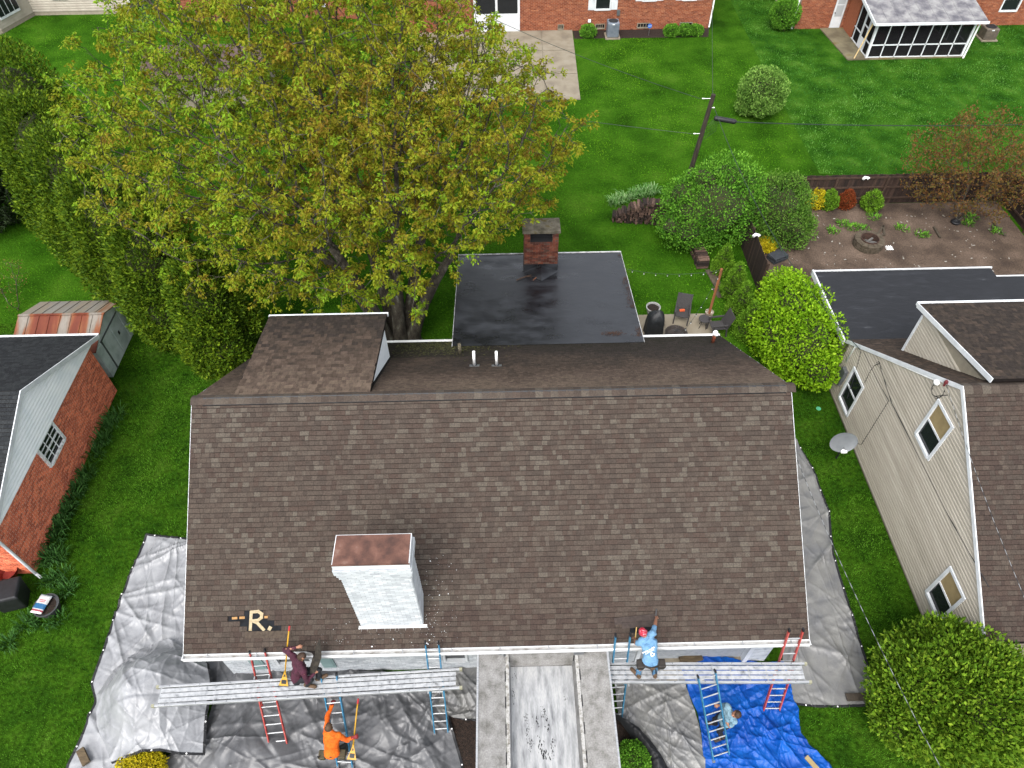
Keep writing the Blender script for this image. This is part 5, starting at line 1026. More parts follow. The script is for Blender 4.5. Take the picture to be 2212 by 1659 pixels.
def shrub(name, label, cat, base, parts, n, L, w, mat, group=None, amp=.22, sharp=14, K=60, up=.35, core=True, seed=1, shell=.45, stem=True, droop=0., kind=None, tb=(0, 1), zmin=.03, rag=0):
    t = T(name, label, cat, base, group); r = np.random.default_rng(seed); parts = list(parts); main = list(parts)
    for q in range(rag):
        c_, rd_ = main[q % len(main)]; d_ = unitv(r.normal(size=3)*np.array([1, 1, .7])+np.array([0, 0, .3])); f_ = r.uniform(.3, .5); parts.append((np.array(c_)+d_*np.array(rd_)*r.uniform(.6, .85), tuple(np.array(rd_)*f_)))
    vol = np.array([np.prod(np.array(rd))**(2/3) for _, rd in parts]); vol /= vol.sum(); P, D, TT = [], [], []
    for (c, rad), f in zip(parts, vol):
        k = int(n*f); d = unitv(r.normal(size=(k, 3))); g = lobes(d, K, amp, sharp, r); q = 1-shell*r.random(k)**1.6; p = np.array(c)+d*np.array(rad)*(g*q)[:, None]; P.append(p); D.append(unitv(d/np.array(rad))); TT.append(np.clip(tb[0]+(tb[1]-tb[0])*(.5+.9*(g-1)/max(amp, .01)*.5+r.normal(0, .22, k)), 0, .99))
    P, D, TT = np.concatenate(P), np.concatenate(D), np.concatenate(TT); ok = P[:, 2] > zmin; P, D, TT = P[ok], D[ok], TT[ok]; m_ = len(P)
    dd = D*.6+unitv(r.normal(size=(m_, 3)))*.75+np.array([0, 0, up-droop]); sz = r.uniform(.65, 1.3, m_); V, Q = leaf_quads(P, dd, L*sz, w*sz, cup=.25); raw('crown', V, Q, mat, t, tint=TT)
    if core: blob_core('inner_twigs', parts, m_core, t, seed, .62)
    if stem:
        m = MB(); b = np.array(base, float)
        for k in range(4):
            c, rad = parts[k % len(parts)]; e = np.array(c)+unitv(r.normal(size=3))*np.array(rad)*.35; m.tube([b+np.array([r.uniform(-.1, .1), r.uniform(-.1, .1), 0]), (b+e)/2+r.normal(size=3)*.05, e], [.05, .04, .02], 6)
        m.build('trunk', M('bark', ['#3a3128', '#54483b', '#6a5e50'], scale=8, rough=.95, grain=.3), t)
    return t
# ---- maple built by growing branches towards points scattered in the crown
def grow(seeds, attr, step=.38, infl=3.2, kill=.7, iters=160, grav=0.):
    nodes = [np.array(s[0], float) for s in seeds]; par = [s[1] for s in seeds]; A = np.array(attr); N = np.array(nodes)
    dist = np.linalg.norm(A[:, None]-N[None], axis=2); near = dist.argmin(1); nd = dist.min(1)
    for it in range(iters):
        act = nd < infl
        if not act.any(): infl *= 1.4; act = nd < infl
        if not act.any() or len(A) == 0: break
        idx = near[act]; dirs = unitv(A[act]-np.array(nodes)[idx]); acc = {}
        for i, d in zip(idx, dirs): acc[i] = acc.get(i, 0)+d
        new = []
        for i, d in acc.items():
            d = unitv(d+rng.normal(size=3)*.22+np.array([0, 0, grav])); p = nodes[i]+d*step; new.append(p); par.append(i)
        k0 = len(nodes); nodes += new; Nn = np.array(new); dn = np.linalg.norm(A[:, None]-Nn[None], axis=2); mi = dn.min(1); b = mi < nd; near = np.where(b, dn.argmin(1)+k0, near); nd = np.minimum(nd, mi); keep = nd > kill
        A, near, nd = A[keep], near[keep], nd[keep]
        if len(A) < 5 or len(nodes) > 22000: break
    return np.array(nodes), np.array(par)
def branch_mesh(nodes, par, r_tip, expo, rmax, name, mat, parent, r_min=.006):
    n = len(nodes); s = np.zeros(n); ch = np.zeros(n, int)
    for i in range(n):
        if par[i] >= 0: ch[par[i]] += 1
    rad = np.zeros(n)
    for i in range(n-1, -1, -1):
        if ch[i] == 0: s[i] += r_tip**expo
        rad[i] = s[i]**(1/expo)
        if par[i] >= 0: s[par[i]] += s[i]
    rad = np.minimum(rad, rmax); V, Q = [], []; k0 = 0
    for i in range(n):
        p = par[i]
        if p < 0: continue
        a, b = nodes[p], nodes[i]; x, y, _ = frame_of(b-a+1e-6); k = 8 if rad[i] > .06 else 5 if rad[i] > .02 else 3; r0, r1 = min(rad[p], rad[i]*1.5), rad[i]; an = np.arange(k)*2*math.pi/k; ring = np.cos(an)[:, None]*x+np.sin(an)[:, None]*y
        V.append(a+ring*r0); V.append(b+ring*r1)
        for j in range(k): Q.append((k0+j, k0+(j+1) % k, k0+k+(j+1) % k, k0+k+j))
        k0 += 2*k
    raw(name, np.concatenate(V), np.array(Q), mat, parent, smooth=True); return rad, ch
m_bark = M('maple_bark', ['#26221c', '#38332b', '#4b463c', '#6f7167'], scale=5, stretch=(1, 1, .5), rough=.95, grain=.3, gscale=30, bump=.02, bscale=14, lo=.3, hi=.75)
def maple():
    base = np.array([3.9, 13.5, 0]); t = T('maple_tree', 'large multi-stemmed maple with sparse yellow-green spring leaves behind the dormer', 'tree', base); c, rad = np.array([2.5, 15.8, 8.0]), np.array([8.0, 6.7, 5.7]); A = []; dirs = unitv(rng.normal(size=(400, 3)))
    lb = unitv(rng.normal(size=(26, 3)))
    while len(A) < 4300:
        d = unitv(rng.normal(size=3)); q = rng.random()**.45; f = 1+.2*(np.exp(9*(lb@d-1)).max()-.5); p = c+d*rad*q*f
        if p[2] < 3.0 or (p[2] < 4.6 and p[1] < 10.8) : continue
        if p[1] < 9.2 and p[2] < 6.8: continue
        A.append(p)
    seeds = [(base+np.array([0, 0, -.05]), -1)]; tips = [(-3.2, 1.6, 4.2), (-1.2, 2.6, 4.8), (.4, 1.2, 5.0), (1.4, 2.4, 4.4), (-1.8, .3, 4.6), (2.4, .9, 3.8), (-.2, 3.4, 4.2)]
    offs = [(-.45, .1), (-.15, .35), (.1, -.1), (.4, .25), (-.35, -.2), (.55, -.05), (.1, .5)]
    for (tx, ty, tz), (ox, oy) in zip(tips, offs):
        prev = 0
        for k in range(1, 9):
            s = k/8; p = base+np.array([ox+(tx-ox)*s**1.6, oy+(ty-oy)*s**1.6, .05+tz*s])+rng.normal(size=3)*.04; seeds.append((p, prev if k > 1 else 0)); prev = len(seeds)-1
    nodes, par = grow(seeds, A, step=.34, infl=2.6, kill=.42)
    # fine twigs at every thin node
    rad_, ch = branch_mesh(nodes, par, .011, 2.25, .36, 'trunk', m_bark, t)
    tr_ = MB()
    for (tx, ty, tz), (ox, oy) in zip(tips, offs): tr_.tube([base+np.array([ox*1.1+(tx-ox)*s**1.6, oy*1.1+(ty-oy)*s**1.6, -.05+tz*s]) for s in (0, .06, .15, .3, .5, .75, 1)], [.42, .32, .27, .25, .22, .17, .13], 9)
    tr_.build('stems', m_bark, t, smooth=True)
    thin = np.where((rad_ < .03) & (par >= 0))[0]; P0 = nodes[thin]; V, Q = [], []; tipsP = []; tipsD = []; k0 = 0
    for i in thin:
        d0 = unitv(nodes[i]-nodes[par[i]]); m_ = 3 if ch[i] == 0 else (1 if random.random() < .8 else 0)
        for _ in range(m_):
            d = unitv(d0+rng.normal(size=3)*.6+np.array([0, 0, .1])); L = rng.uniform(.25, .6); e = nodes[i]+d*L; mid = nodes[i]+d*L*.5+rng.normal(size=3)*.04; x, y, _ = frame_of(d); an = np.arange(3)*2.094; ring = np.cos(an)[:, None]*x+np.sin(an)[:, None]*y
            V += [nodes[i]+ring*.009, mid+ring*.007, e+ring*.004]
            for s in (0, 3):
                for j in range(3): Q.append((k0+s+j, k0+s+(j+1) % 3, k0+s+3+(j+1) % 3, k0+s+3+j))
            k0 += 9; tipsP += [e, mid]; tipsD += [d, d]
    raw('twigs', np.concatenate(V), np.array(Q), m_bark, t)
    TP, TD = np.array(tipsP), np.array(tipsD); n = len(TP); k = 20; ct = np.clip(.5+.2*(vnoise(TP[:, 0]*.35+5, TP[:, 1]*.35+TP[:, 2]*.3, 8)-.5)*1.6-.012*(TP[:, 0]-2)+rng.normal(0, .17, n), 0, .99)
    keep = rng.random(n) < .8; TP, TD, ct = TP[keep], TD[keep], ct[keep]; n = len(TP)
    p = np.repeat(TP, k, 0)+rng.normal(size=(n*k, 3))*.05; out = unitv(rng.normal(size=(n*k, 3))*np.array([1, 1, .4])); d = unitv(out*.75+np.repeat(TD, k, 0)*.3+np.array([0, 0, -.62])); sz = rng.uniform(.6, 1.25, n*k)
    p = p+out*.04
    V, Q = leaf_quads(p, d, .12*sz, .034*sz, cup=.5); raw('crown', V, Q, leafmat('maple_leaves', ['#67531c', '#76661e', '#7e761f', '#7f7f1f', '#7d851f', '#79891f', '#728d1f', '#6b901f', '#7e9c29'], trans=.3), t, tint=np.clip(np.repeat(ct, k)+rng.normal(0, .1, n*k), 0, .99))
    print('maple nodes', len(nodes), 'leaves', n*k)
maple()
def loose_tree(name, label, base, c, rad, tints, natt, step, leaf, k, seeds_tip, group=None, per=.9):
    t = T(name, label, 'tree', base, group); base = np.array(base, float); A = []; c, rad = np.array(c), np.array(rad)
    while len(A) < natt:
        d = unitv(rng.normal(size=3)); p = c+d*rad*rng.random()**.4
        if p[2] > .9: A.append(p)
    seeds = [(base, -1)]
    for tip in seeds_tip:
        prev = 0
        for s in np.linspace(.2, 1, 5): seeds.append((base+np.array(tip)*s+rng.normal(size=3)*.03, prev)); prev = len(seeds)-1
    nodes, par = grow(seeds, A, step=step, infl=2.2, kill=step*1.4); rad_, ch = branch_mesh(nodes, par, .006, 2.3, .13, 'trunk', m_bark, t); th = np.where(rad_ < .02)[0]; P = np.repeat(nodes[th], k, 0)+rng.normal(size=(len(th)*k, 3))*step*.5; d = rng.normal(size=P.shape)+np.array([0, 0, .2]); sz = rng.uniform(.6, 1.3, len(P)); V, Q = leaf_quads(P, d, leaf*sz, leaf*.3*sz); raw('crown', V, Q, leafmat(name+'_leaves', tints), t, tint=np.clip(rng.normal(.5, .25, len(P)), 0, .99))
loose_tree('reddish_tree', 'broad spreading tree with sparse reddish-brown new leaves in the dirt yard', (29.6, 20.6, 0), (29.4, 20.7, 3.0), (3.5, 2.9, 2.3), ['#4f3420', '#603e24', '#684a26', '#605026', '#5a5628', '#6a482a'], 1500, .27, .105, 15, [(-.8, .2, 1.6), (.7, .3, 1.7), (.1, .7, 1.8), (0, -.6, 1.5)])
loose_tree('thin_shrub', 'thin wiry shrub with reddish tips on the lawn behind the metal shed', G(40, 670), G(42, 640)+np.array([0, 0, 1.0]), (1.1, 1.1, .9), ['#6a4a35', '#8a5a44', '#5c6a2a', '#6a7a30'], 160, .22, .06, 5, [(-.2, 0, .5), (.2, .1, .5)])
# ---- conifers
thj = leafmat('arborvitae_leaves', ['#1f3208', '#2a400a', '#375010', '#476012', '#5a7016', '#6c801c'], trans=.12)
rowp = [(-2.35, 12.25, 5.6, 1.45), (-4.6, 14.0, 6.3, 1.7), (-6.7, 16.0, 6.8, 1.8), (-8.7, 18.2, 7.0, 1.9), (-10.9, 20.6, 7.2, 2.0), (-12.6, 23.4, 8.0, 2.1)]
for i, (x, y, h, r) in enumerate(rowp):
    parts = [((x, y, h*.34), (r, r, h*.36)), ((x, y, h*.62), (r*.8, r*.8, h*.36))]
    shrub('arborvitae', ('tall arborvitae touching the corner of the brown dormer roof', 'tall arborvitae next to the one at the dormer corner', 'tall arborvitae in the middle of the row under the maple', 'tall arborvitae behind the metal shed', 'tall arborvitae on the lawn edge under the maple tips', 'tallest arborvitae at the far end of the row')[i], 'tree', (x, y, 0), parts, 33000, .135, .033, thj, 'row of tall arborvitae', amp=.3, sharp=34, K=170, up=.55, seed=20+i, shell=.32)
spr = leafmat('dark_spruce_leaves', ['#10180f', '#182213', '#202c17', '#2a371c'], trans=.05)
for i, (x, y, h) in enumerate(((-15.9, 21.8, 9), (-16.9, 25.5, 10))):
    shrub('dark_spruce', ('dark green spruce at the near end of the lawn edge beside the arborvitae', 'dark green spruce farther back beside the tallest arborvitae')[i], 'tree', (x, y, 0), [((x, y, h*.3), (1.9, 1.9, h*.32)), ((x, y, h*.6), (1.3, 1.3, h*.36))], 14000, .2, .04, spr, 'dark spruces', amp=.35, sharp=20, up=-.1, seed=40+i)
# conical dwarf conifers beside the fence
dwf = leafmat('dwarf_conifer_leaves', ['#3a5a14', '#4a6e18', '#5c8220', '#6f942c'], trans=.1)
lab4 = ('small conical conifer next to the firewood stack', 'small conical conifer second from the firewood stack', 'small conical conifer third from the firewood stack', 'small conical conifer touching the lime shrub')
for i, (u, v, h, r) in enumerate(((1557, 588, 1.5, .5), (1580, 640, 1.8, .58), (1594, 682, 1.8, .6), (1609, 726, 1.85, .62))):
    c = G(u, v); shrub('dwarf_conifer', lab4[i], 'conifer', c, [((c[0], c[1], h*.24), (r, r, h*.28)), ((c[0], c[1], h*.5), (r*.68, r*.68, h*.3)), ((c[0], c[1], h*.76), (r*.34, r*.34, h*.27))], 6500, .08, .02, dwf, 'small conifers beside the fence', amp=.12, sharp=30, K=90, up=.6, seed=60+i)
# big thuja bottom right
thb = leafmat('golden_thuja_leaves', ['#28400f', '#365210', '#456414', '#55751a', '#668422', '#7a922a'], trans=.15)
shrub('round_thuja', 'big rounded golden-green thuja in front of the tan house', 'shrub', (19.5, -1, 0), [((19.55, -1.0, 1.4), (1.85, 1.75, 1.7)), ((19.9, -1.3, 1.7), (1.5, 1.3, 1.5)), ((19.1, -1.1, 1.2), (1.5, 1.5, 1.25))], 66000, .125, .032, thb, amp=.34, sharp=55, K=240, up=.45, seed=71, shell=.3, rag=10)
# ---- broadleaf shrubs
lime = leafmat('lime_leaves', ['#4a7010', '#5c8412', '#6e9716', '#80a81e', '#94b62c'], trans=.3)
shrub('lime_shrub', 'bright lime-green leafy shrub against the tan house extension', 'shrub', (19.1, 12, 0), [((19.35, 11.5, 1.4), (1.35, 1.5, 1.55)), ((19.25, 13.0, 1.5), (1.35, 1.5, 1.6)), ((18.7, 12.2, 1.2), (1.15, 1.6, 1.25)), ((19.6, 14.9, .9), (1.0, .9, 1.0))], 33000, .115, .037, lime, amp=.3, sharp=20, K=60, up=.2, seed=81, rag=9)
grn = leafmat('green_leaves', ['#2f561a', '#3d6a1e', '#4e7e22', '#5f902a', '#74a438'], trans=.25)
shrub('green_shrub', 'big dense green shrub beside the firewood stack', 'shrub', (17.5, 19.7, 0), [((17.6, 19.7, 1.7), (2.2, 1.8, 1.8)), ((16.7, 19.4, 1.3), (1.6, 1.5, 1.4)), ((18.2, 20.6, 2.2), (1.6, 1.4, 1.4))], 30000, .1, .032, grn, amp=.34, sharp=18, K=50, seed=82, rag=10)
shrub('green_shrub', 'green shrub leaning over the wooden fence corner', 'shrub', (20.7, 20.2, 0), [((20.6, 20.1, 1.35), (1.5, 1.6, 1.5)), ((21.0, 19.3, .9), (1.2, 1.1, 1.0))], 20000, .09, .028, leafmat('grey_green_leaves', ['#34561c', '#456a22', '#587c2c', '#6e903a'], trans=.25), amp=.34, sharp=18, K=50, seed=83, rag=8)
shrub('round_bush', 'round clipped bush alone on the far lawn', 'shrub', (22.7, 30.8, 0), [((22.65, 30.7, 1.35), (1.3, 1.3, 1.25))], 20000, .1, .032, leafmat('pale_green_leaves', ['#38591f', '#4b6e29', '#5f8436', '#769a45', '#8aab55'], trans=.25), amp=.16, sharp=24, K=90, seed=84, rag=5)
c = G(1690, 66); shrub('round_bush', 'round green bush at the corner of the brick house with the porch', 'shrub', c, [((c[0], c[1]+.3, .95), (.95, .95, .95))], 9000, .1, .03, grn, amp=.08, seed=85)
c = G(1650, 20); shrub('flowering_bush', 'small pale flowering bush beside the round green bush', 'shrub', c+np.array([1.2, 2, 0]), [(c+np.array([1.2, 2, .5]), (.6, .6, .6))], 2500, .09, .03, leafmat('pale_flowers', ['#8a9a50', '#c9cfa0', '#dfe2c4']), seed=86)
for i, (u, v, r) in enumerate(((1270, 79, .45), (1449, 77, .42), (1477, 77, .42), (1502, 76, .4))):
    c = G(u, v); shrub('small_bush', ('small green bush beside the blue-grey air conditioner', 'small green bush nearest the yard sign in the mulch bed', 'small green bush between two others at the end of the mulch bed', 'small green bush at the house-corner end of the mulch bed')[i], 'shrub', c, [((c[0], c[1], r*.75), (r*1.15, r, r*.9))], 3000, .08, .026, grn, 'bushes in the mulch bed', amp=.3, seed=90+i)
yel = leafmat('golden_leaves', ['#8a8a14', '#a79f18', '#bfae22', '#cfc034'], trans=.25)
for i, (u, v, h, r, mt, lb) in enumerate(((1757, 446, .95, .5, yel, 'yellow bush at the fence beside the green shrub'), (1785, 450, 1.0, .42, dwf, 'small green conifer against the back fence beside the yellow bush'), (1823, 448, .95, .4, leafmat('dead_conifer_leaves', ['#5e2f1c', '#7a3d22', '#8f4a2a']), 'dead orange-brown conifer against the back fence'), (1877, 452, 1.0, .5, dwf, 'round green conifer against the back fence under the floodlight'), (1651, 538, .6, .42, yel, 'yellow bush inside the dirt yard by the side fence'))):
    c = G(u, v); shrub('fence_bush', lb, 'shrub', c, [((c[0], c[1], h*.4), (r, r, h*.42)), ((c[0], c[1], h*.66), (r*.6, r*.6, h*.36))], 3500, .08, .022, mt, 'bushes along the back fence', amp=.2, seed=100+i)
c = G(315, 1668, .0); shrub('golden_bush', 'golden-yellow bush peeking from under the silver tarp', 'shrub', c, [((c[0], c[1], .35), (.62, .5, .42))], 9000, .05, .016, yel, amp=.2, seed=110)
c = G(1362, 1650); shrub('boxwood', 'small green boxwood beside the raised dump trailer', 'shrub', c, [((c[0]+.05, c[1], .32), (.4, .5, .36))], 6000, .05, .018, grn, amp=.2, seed=111)
# ---- strap-leaved clumps
def blades(name, label, cat, base, n, h, w, spread, mat, group=None, seed=0, lean=.8, parent=None):
    r = np.random.default_rng(seed); V, Q, TT = [], [], []; k0 = 0; b = np.array(base, float)
    for i in range(n):
        a = r.uniform(0, 6.283); o = b+np.array([math.cos(a), math.sin(a), 0])*spread*r.random()**.6; d = np.array([math.cos(a+r.normal(0, .5)), math.sin(a+r.normal(0, .5)), 0]); s = np.array([-d[1], d[0], 0]); hh = h*r.uniform(.6, 1.1); le = lean*r.uniform(.4, 1.2)*hh
        for k, (f, z) in enumerate(((0, 0), (.25, .6), (.65, .85), (1, .7))): p = o+d*le*f+np.array([0, 0, hh*z]); ww = w*(1, 1, .75, .1)[k]; V += [p-s*ww, p+s*ww]
        for k in range(3): Q.append((k0+2*k, k0+2*k+1, k0+2*k+3, k0+2*k+2)); TT.append(r.random())
        k0 += 8
    return tag(raw(name, V, np.array(Q), mat, tint=TT), label, cat, group)
iris = leafmat('iris_blades', ['#1f3a18', '#2b4c20', '#39602a', '#487236'], trans=.2)
sp = [(255, 902), (240, 922), (225, 955), (210, 985), (190, 1030), (172, 1060), (160, 1085), (148, 1110), (137, 1140), (122, 1170), (128, 1210), (108, 1210), (140, 1245), (118, 1255), (150, 1275), (100, 1345), (60, 1350), (25, 1390), (130, 1340)]
for i, (u, v) in enumerate(sp): c = G(u, v); blades('daylily_clump', 'strap-leaved green clump along the foot of the brick garage wall' if i < 12 else 'strap-leaved green clump around the black bin and grey tub', 'plant', c, 80 if i % 3 else 50, .46 if i < 12 else .34, .012 if i < 5 or i > 9 else .02, .27, iris, 'leafy clumps along the brick garage', seed=i)
for i, (u, v) in enumerate(((1332, 462), (1352, 455), (1375, 446), (1395, 442), (1415, 438))): c = G(u, v); blades('variegated_clump', 'pale variegated leafy clump behind the long firewood stack', 'plant', c+np.array([0, .75, .0]), 70, .5, .018, .3, leafmat('variegated', ['#3d6a2c', '#5f8848', '#86a070'], trans=.2), 'pale leafy clumps behind the firewood', seed=50+i)
for i, (u, v) in enumerate(((1820, 485), (1838, 492), (1862, 496), (1948, 495), (1990, 508), (2090, 483), (2095, 470), (2150, 500), (1886, 470), (1800, 500))): c = G(u, v); blades('weed_tuft', 'tuft of green weeds under the reddish tree' if u > 2080 else 'tuft of green weeds between the back fence and the fire pit', 'plant', c, 60, .16, .02, .3, grn, 'weed tufts in the dirt yard', seed=70+i, lean=1.)
# ---- grass blades standing in the lawns
def grass(name, label, polys, dens, h, w, mat, seed, avoid=(), stripe=0., mott=.75, cut=()):
    r = np.random.default_rng(seed); Ps = []
    for poly in polys:
        q = np.array([p[:2] for p in poly]); lo, hi = q.min(0), q.max(0); n = int(np.prod(hi-lo)*dens); p = lo+(hi-lo)*r.random((n, 2)); ins = np.zeros(n, bool); j = len(q)-1
        for i in range(len(q)):
            c = ((q[i, 1] > p[:, 1]) != (q[j, 1] > p[:, 1])) & (p[:, 0] < (q[j, 0]-q[i, 0])*(p[:, 1]-q[i, 1])/(q[j, 1]-q[i, 1]+1e-12)+q[i, 0]); ins ^= c; j = i
        Ps.append(p[ins])
    p = np.concatenate(Ps)
    for poly in cut:
        q = np.array([G(u, v)[:2] for u, v in poly]); ins = np.zeros(len(p), bool); j = len(q)-1
        for i in range(len(q)):
            ins ^= ((q[i, 1] > p[:, 1]) != (q[j, 1] > p[:, 1])) & (p[:, 0] < (q[j, 0]-q[i, 0])*(p[:, 1]-q[i, 1])/(q[j, 1]-q[i, 1]+1e-12)+q[i, 0]); j = i
        p = p[~ins]
    for (x0, x1, y0, y1) in avoid: p = p[~((p[:, 0] > x0) & (p[:, 0] < x1) & (p[:, 1] > y0) & (p[:, 1] < y1))]
    n = len(p); cl_ = fbm(p[:, 0]*1.1, p[:, 1]*1.1, 4, seed); tall = .35+1.3*cl_*vnoise(p[:, 0]*5, p[:, 1]*5, seed+4)*1.6; a = r.uniform(0, 6.283, n); d = np.stack([np.cos(a), np.sin(a)], 1); hh = h*tall*r.uniform(.5, 1.3, n); le = hh*r.uniform(.2, 1.1, n); z0 = np.full(n, .002)
    V = np.stack([np.column_stack([p-d[:, ::-1]*[1, -1]*w, z0]), np.column_stack([p+d[:, ::-1]*[1, -1]*w, z0]), np.column_stack([p+d*le[:, None], hh])], 1).reshape(-1, 3)
    TT = np.clip(.5+stripe*np.sign(np.sin(p[:, 0]*4.2+p[:, 1]*.25))+(fbm(p[:, 0]*.45, p[:, 1]*.45, 4, seed+9)-.47)*1.4+(vnoise(p[:, 0]*6, p[:, 1]*6, seed+2)-.5)*mott+r.normal(0, .1, n), 0, .99); return tag(raw(name, V, np.arange(3*n).reshape(n, 3), mat, tint=TT, kind='stuff'), label, 'grass')
gm = leafmat('grass_blades', ['#2a5408', '#386a0a', '#487c0c', '#5a8c10', '#709c1c'], trans=.3)
gm3 = leafmat('grass_blades_shade_toned', ['#244c0e', '#315d11', '#3f6e14', '#4d7c18', '#5e8c28'], trans=.3)  # near blades darkened in colour for the shade between the houses
gm2 = leafmat('grass_blades_cool', ['#23501a', '#316320', '#417528', '#568736', '#6e9a4a'], trans=.3)
covered = [[(318, 1156), (283, 1239), (254, 1315), (222, 1410), (197, 1476), (206, 1516), (178, 1590), (148, 1650), (120, 1750), (1820, 1750), (1815, 1690), (1790, 1655), (1745, 1612), (1726, 1585), (1721, 1537), (1750, 1529), (1901, 1526), (1889, 1483), (1855, 1379), (1829, 1296), (1797, 1189), (1790, 1106), (1755, 1010), (1720, 955), (1690, 930), (1690, 1380), (430, 1420), (440, 1167)]]
hav = [(-.1, 15.9, .4, 10.4), (6.3, 13.0, 10, 16), (-14.5, -6.7, 3.6, 11.3), (12.9, 16.8, 10.5, 14.75), (20.35, 36, -.1, 14.6), (19.1, 32.3, 14, 22.2), (-10.2, -7, 11.8, 14.6)]
grass('grass', 'short grass of the lawns around the white house', [[(-16, -6), (22, -6), (22, 12), (-16, 12)]], 650, .06, .008, gm3, 3, hav, cut=covered)
grass('grass', 'grass of the lawn under and behind the maple', [[(-30, 12), (24, 12), (24, 34), (-30, 34)]], 150, .05, .013, gm, 4, hav, .06, .4)
grass('grass', 'mown grass of the far lawn by the patio', [[(-34, 34), (13, 34), (13, 46), (-34, 46)], [G(1254, 216), G(1236, 84), G(1540, 80), G(1648, 145), G(1720, 290), (20, 34), (13, 34)]], 120, .04, .014, gm, 5, (), .09, .25)
grass('grass', 'longer cool-green grass of the lawn in front of the screened porch', [B], 120, .08, .014, gm2, 6, [(28.8, 37.3, 36.9, 42)])
# ================================================================== tarps
m_silver = M('silver_tarp', ['#9fa1a5', '#b4b6ba', '#c3c5c8'], scale=2.2, rough=.4, metal=0, spec=.6, bump=.008, bscale=9, grain=.06, gscale=60, k=0.48)
m_greyt = M('grey_tarp', ['#5f6063', '#707174', '#7f8082'], scale=2, rough=.42, metal=0, spec=.5, bump=.008, bscale=10, grain=.06, gscale=60, k=0.47)
m_grey2 = M('mid_grey_tarp', ['#77787a', '#888886', '#969692'], scale=2, rough=.42, metal=0, spec=.5, bump=.008, bscale=10, grain=.05, gscale=60, k=0.58)
m_blue = M('blue_tarp', ['#0550b8', '#0a64d0', '#1274e0'], scale=2, rough=.45, spec=.25, bump=.008, bscale=10, k=0.45)
m_hem = M('black_hem', ['#17181b', '#26272b'], scale=9, rough=.6, k=0.5)
def resample(pl, n):
    pl = np.array(pl, float); d = np.r_[0, np.cumsum(np.linalg.norm(np.diff(pl, axis=0), axis=1))]; t = np.linspace(0, d[-1], n); q = np.stack([np.interp(t, d, pl[:, k]) for k in range(3)], 1)
    for _ in range(2): q[1:-1] = .25*q[:-2]+.5*q[1:-1]+.25*q[2:]
    return q
def creases(x, y, K, amp, wid, length, seed):
    r = np.random.default_rng(seed); h = np.zeros_like(x); lo = (x.min(), y.min()); hi = (x.max(), y.max())
    for k in range(K):
        cx_, cy_ = r.uniform(lo[0], hi[0]), r.uniform(lo[1], hi[1]); a = r.uniform(0, 3.1416); L = length*r.uniform(.5, 1.6); w = wid*r.uniform(.5, 1.6); l = (x-cx_)*math.cos(a)+(y-cy_)*math.sin(a); d = -(x-cx_)*math.sin(a)+(y-cy_)*math.cos(a)+.12*w*np.sin(l*7)+.15*np.sin(l*1.7+k)*w*3
        h += amp*r.uniform(.3, 1)*r.choice((1, 1, -.5))*np.exp(-np.abs(d)/w)*np.exp(-(l/L)**4)
    return h
def tarp(name, label, left, right, top=None, bot=None, mat=None, n=110, m=110, amp=.05, K=70, wid=.05, length=.8, seed=0, z=.02, bump=None, hems='LRTB', grom=True, roll=.05, group='tarpaulins laid around the white house', minz=True):
    """tarp given by photo-traced edges resting on the ground (u,v,z); folds and drape are real relief"""
    P = lambda e: [G(u, v, zz if len(q) > 2 else 0) for q in e for (u, v, zz) in [(q[0], q[1], q[2] if len(q) > 2 else 0)]]
    L, R = resample(P(left), m), resample(P(right), m); Tt = resample(P(top), n) if top else resample([L[0], R[0]], n); Bb = resample(P(bot), n) if bot else resample([L[-1], R[-1]], n)
    s = np.linspace(0, 1, n)[None, :, None]; t = np.linspace(0, 1, m)[:, None, None]
    X = (1-s)*L[:, None]+s*R[:, None]+(1-t)*Tt[None]+t*Bb[None]-((1-s)*(1-t)*L[0]+s*(1-t)*R[0]+(1-s)*t*L[-1]+s*t*R[-1])
    x, y = X[..., 0], X[..., 1]; h = creases(x, y, K, amp, wid, length, seed)+creases(x, y, K*3, amp*.36, wid*.4, length*.45, seed+1)+roll*(fbm(x*.9, y*.9, 4, seed)-.3)
    X[..., 2] += z+np.maximum(h, -.5*(X[..., 2]))*1. if False else z+np.maximum(h, -z*.4)
    if bump: X[..., 2] += bump(x, y, s[..., 0], t[..., 0])
    idx = np.arange(n*m).reshape(m, n); Q = np.stack([idx[:-1, :-1], idx[1:, :-1], idx[1:, 1:], idx[:-1, 1:]], -1).reshape(-1, 4)
    tt = T(name, label, 'tarp', (float(x.mean()), float(y.mean()), 0), group); raw('sheet', X.reshape(-1, 3), Q, mat, tt, smooth=True)
    edges = {'L': (X[:, 0], X[:, 2]), 'R': (X[:, -1], X[:, -3]), 'T': (X[0], X[2]), 'B': (X[-1], X[-3])}
    for e in hems:
        a, b = edges[e]; dd = unitv(b-a)*.06; o1 = a-dd*.15+np.array([0, 0, .008]); o2 = a+dd+np.array([0, 0, .008]); k = len(a); V = np.concatenate([o1, o2]); q = np.array([(i, i+1, k+i+1, k+i) for i in range(k-1)]); raw('hem', V, q, m_hem, tt)
        if grom:
            cum = np.r_[0, np.cumsum(np.linalg.norm(np.diff(a, axis=0), axis=1))]
            for g in np.arange(.3, cum[-1], .9):
                i = int(np.searchsorted(cum, g)); i = min(i, k-1); mm = MB(); mm.lathe((o1[i]+o2[i])/2+np.array([0, 0, .002]), [(0, 0), (.02, 0), (.02, .006), (0, .008)], 8); mm.build('grommet', m_pvc, tt)
    return tt
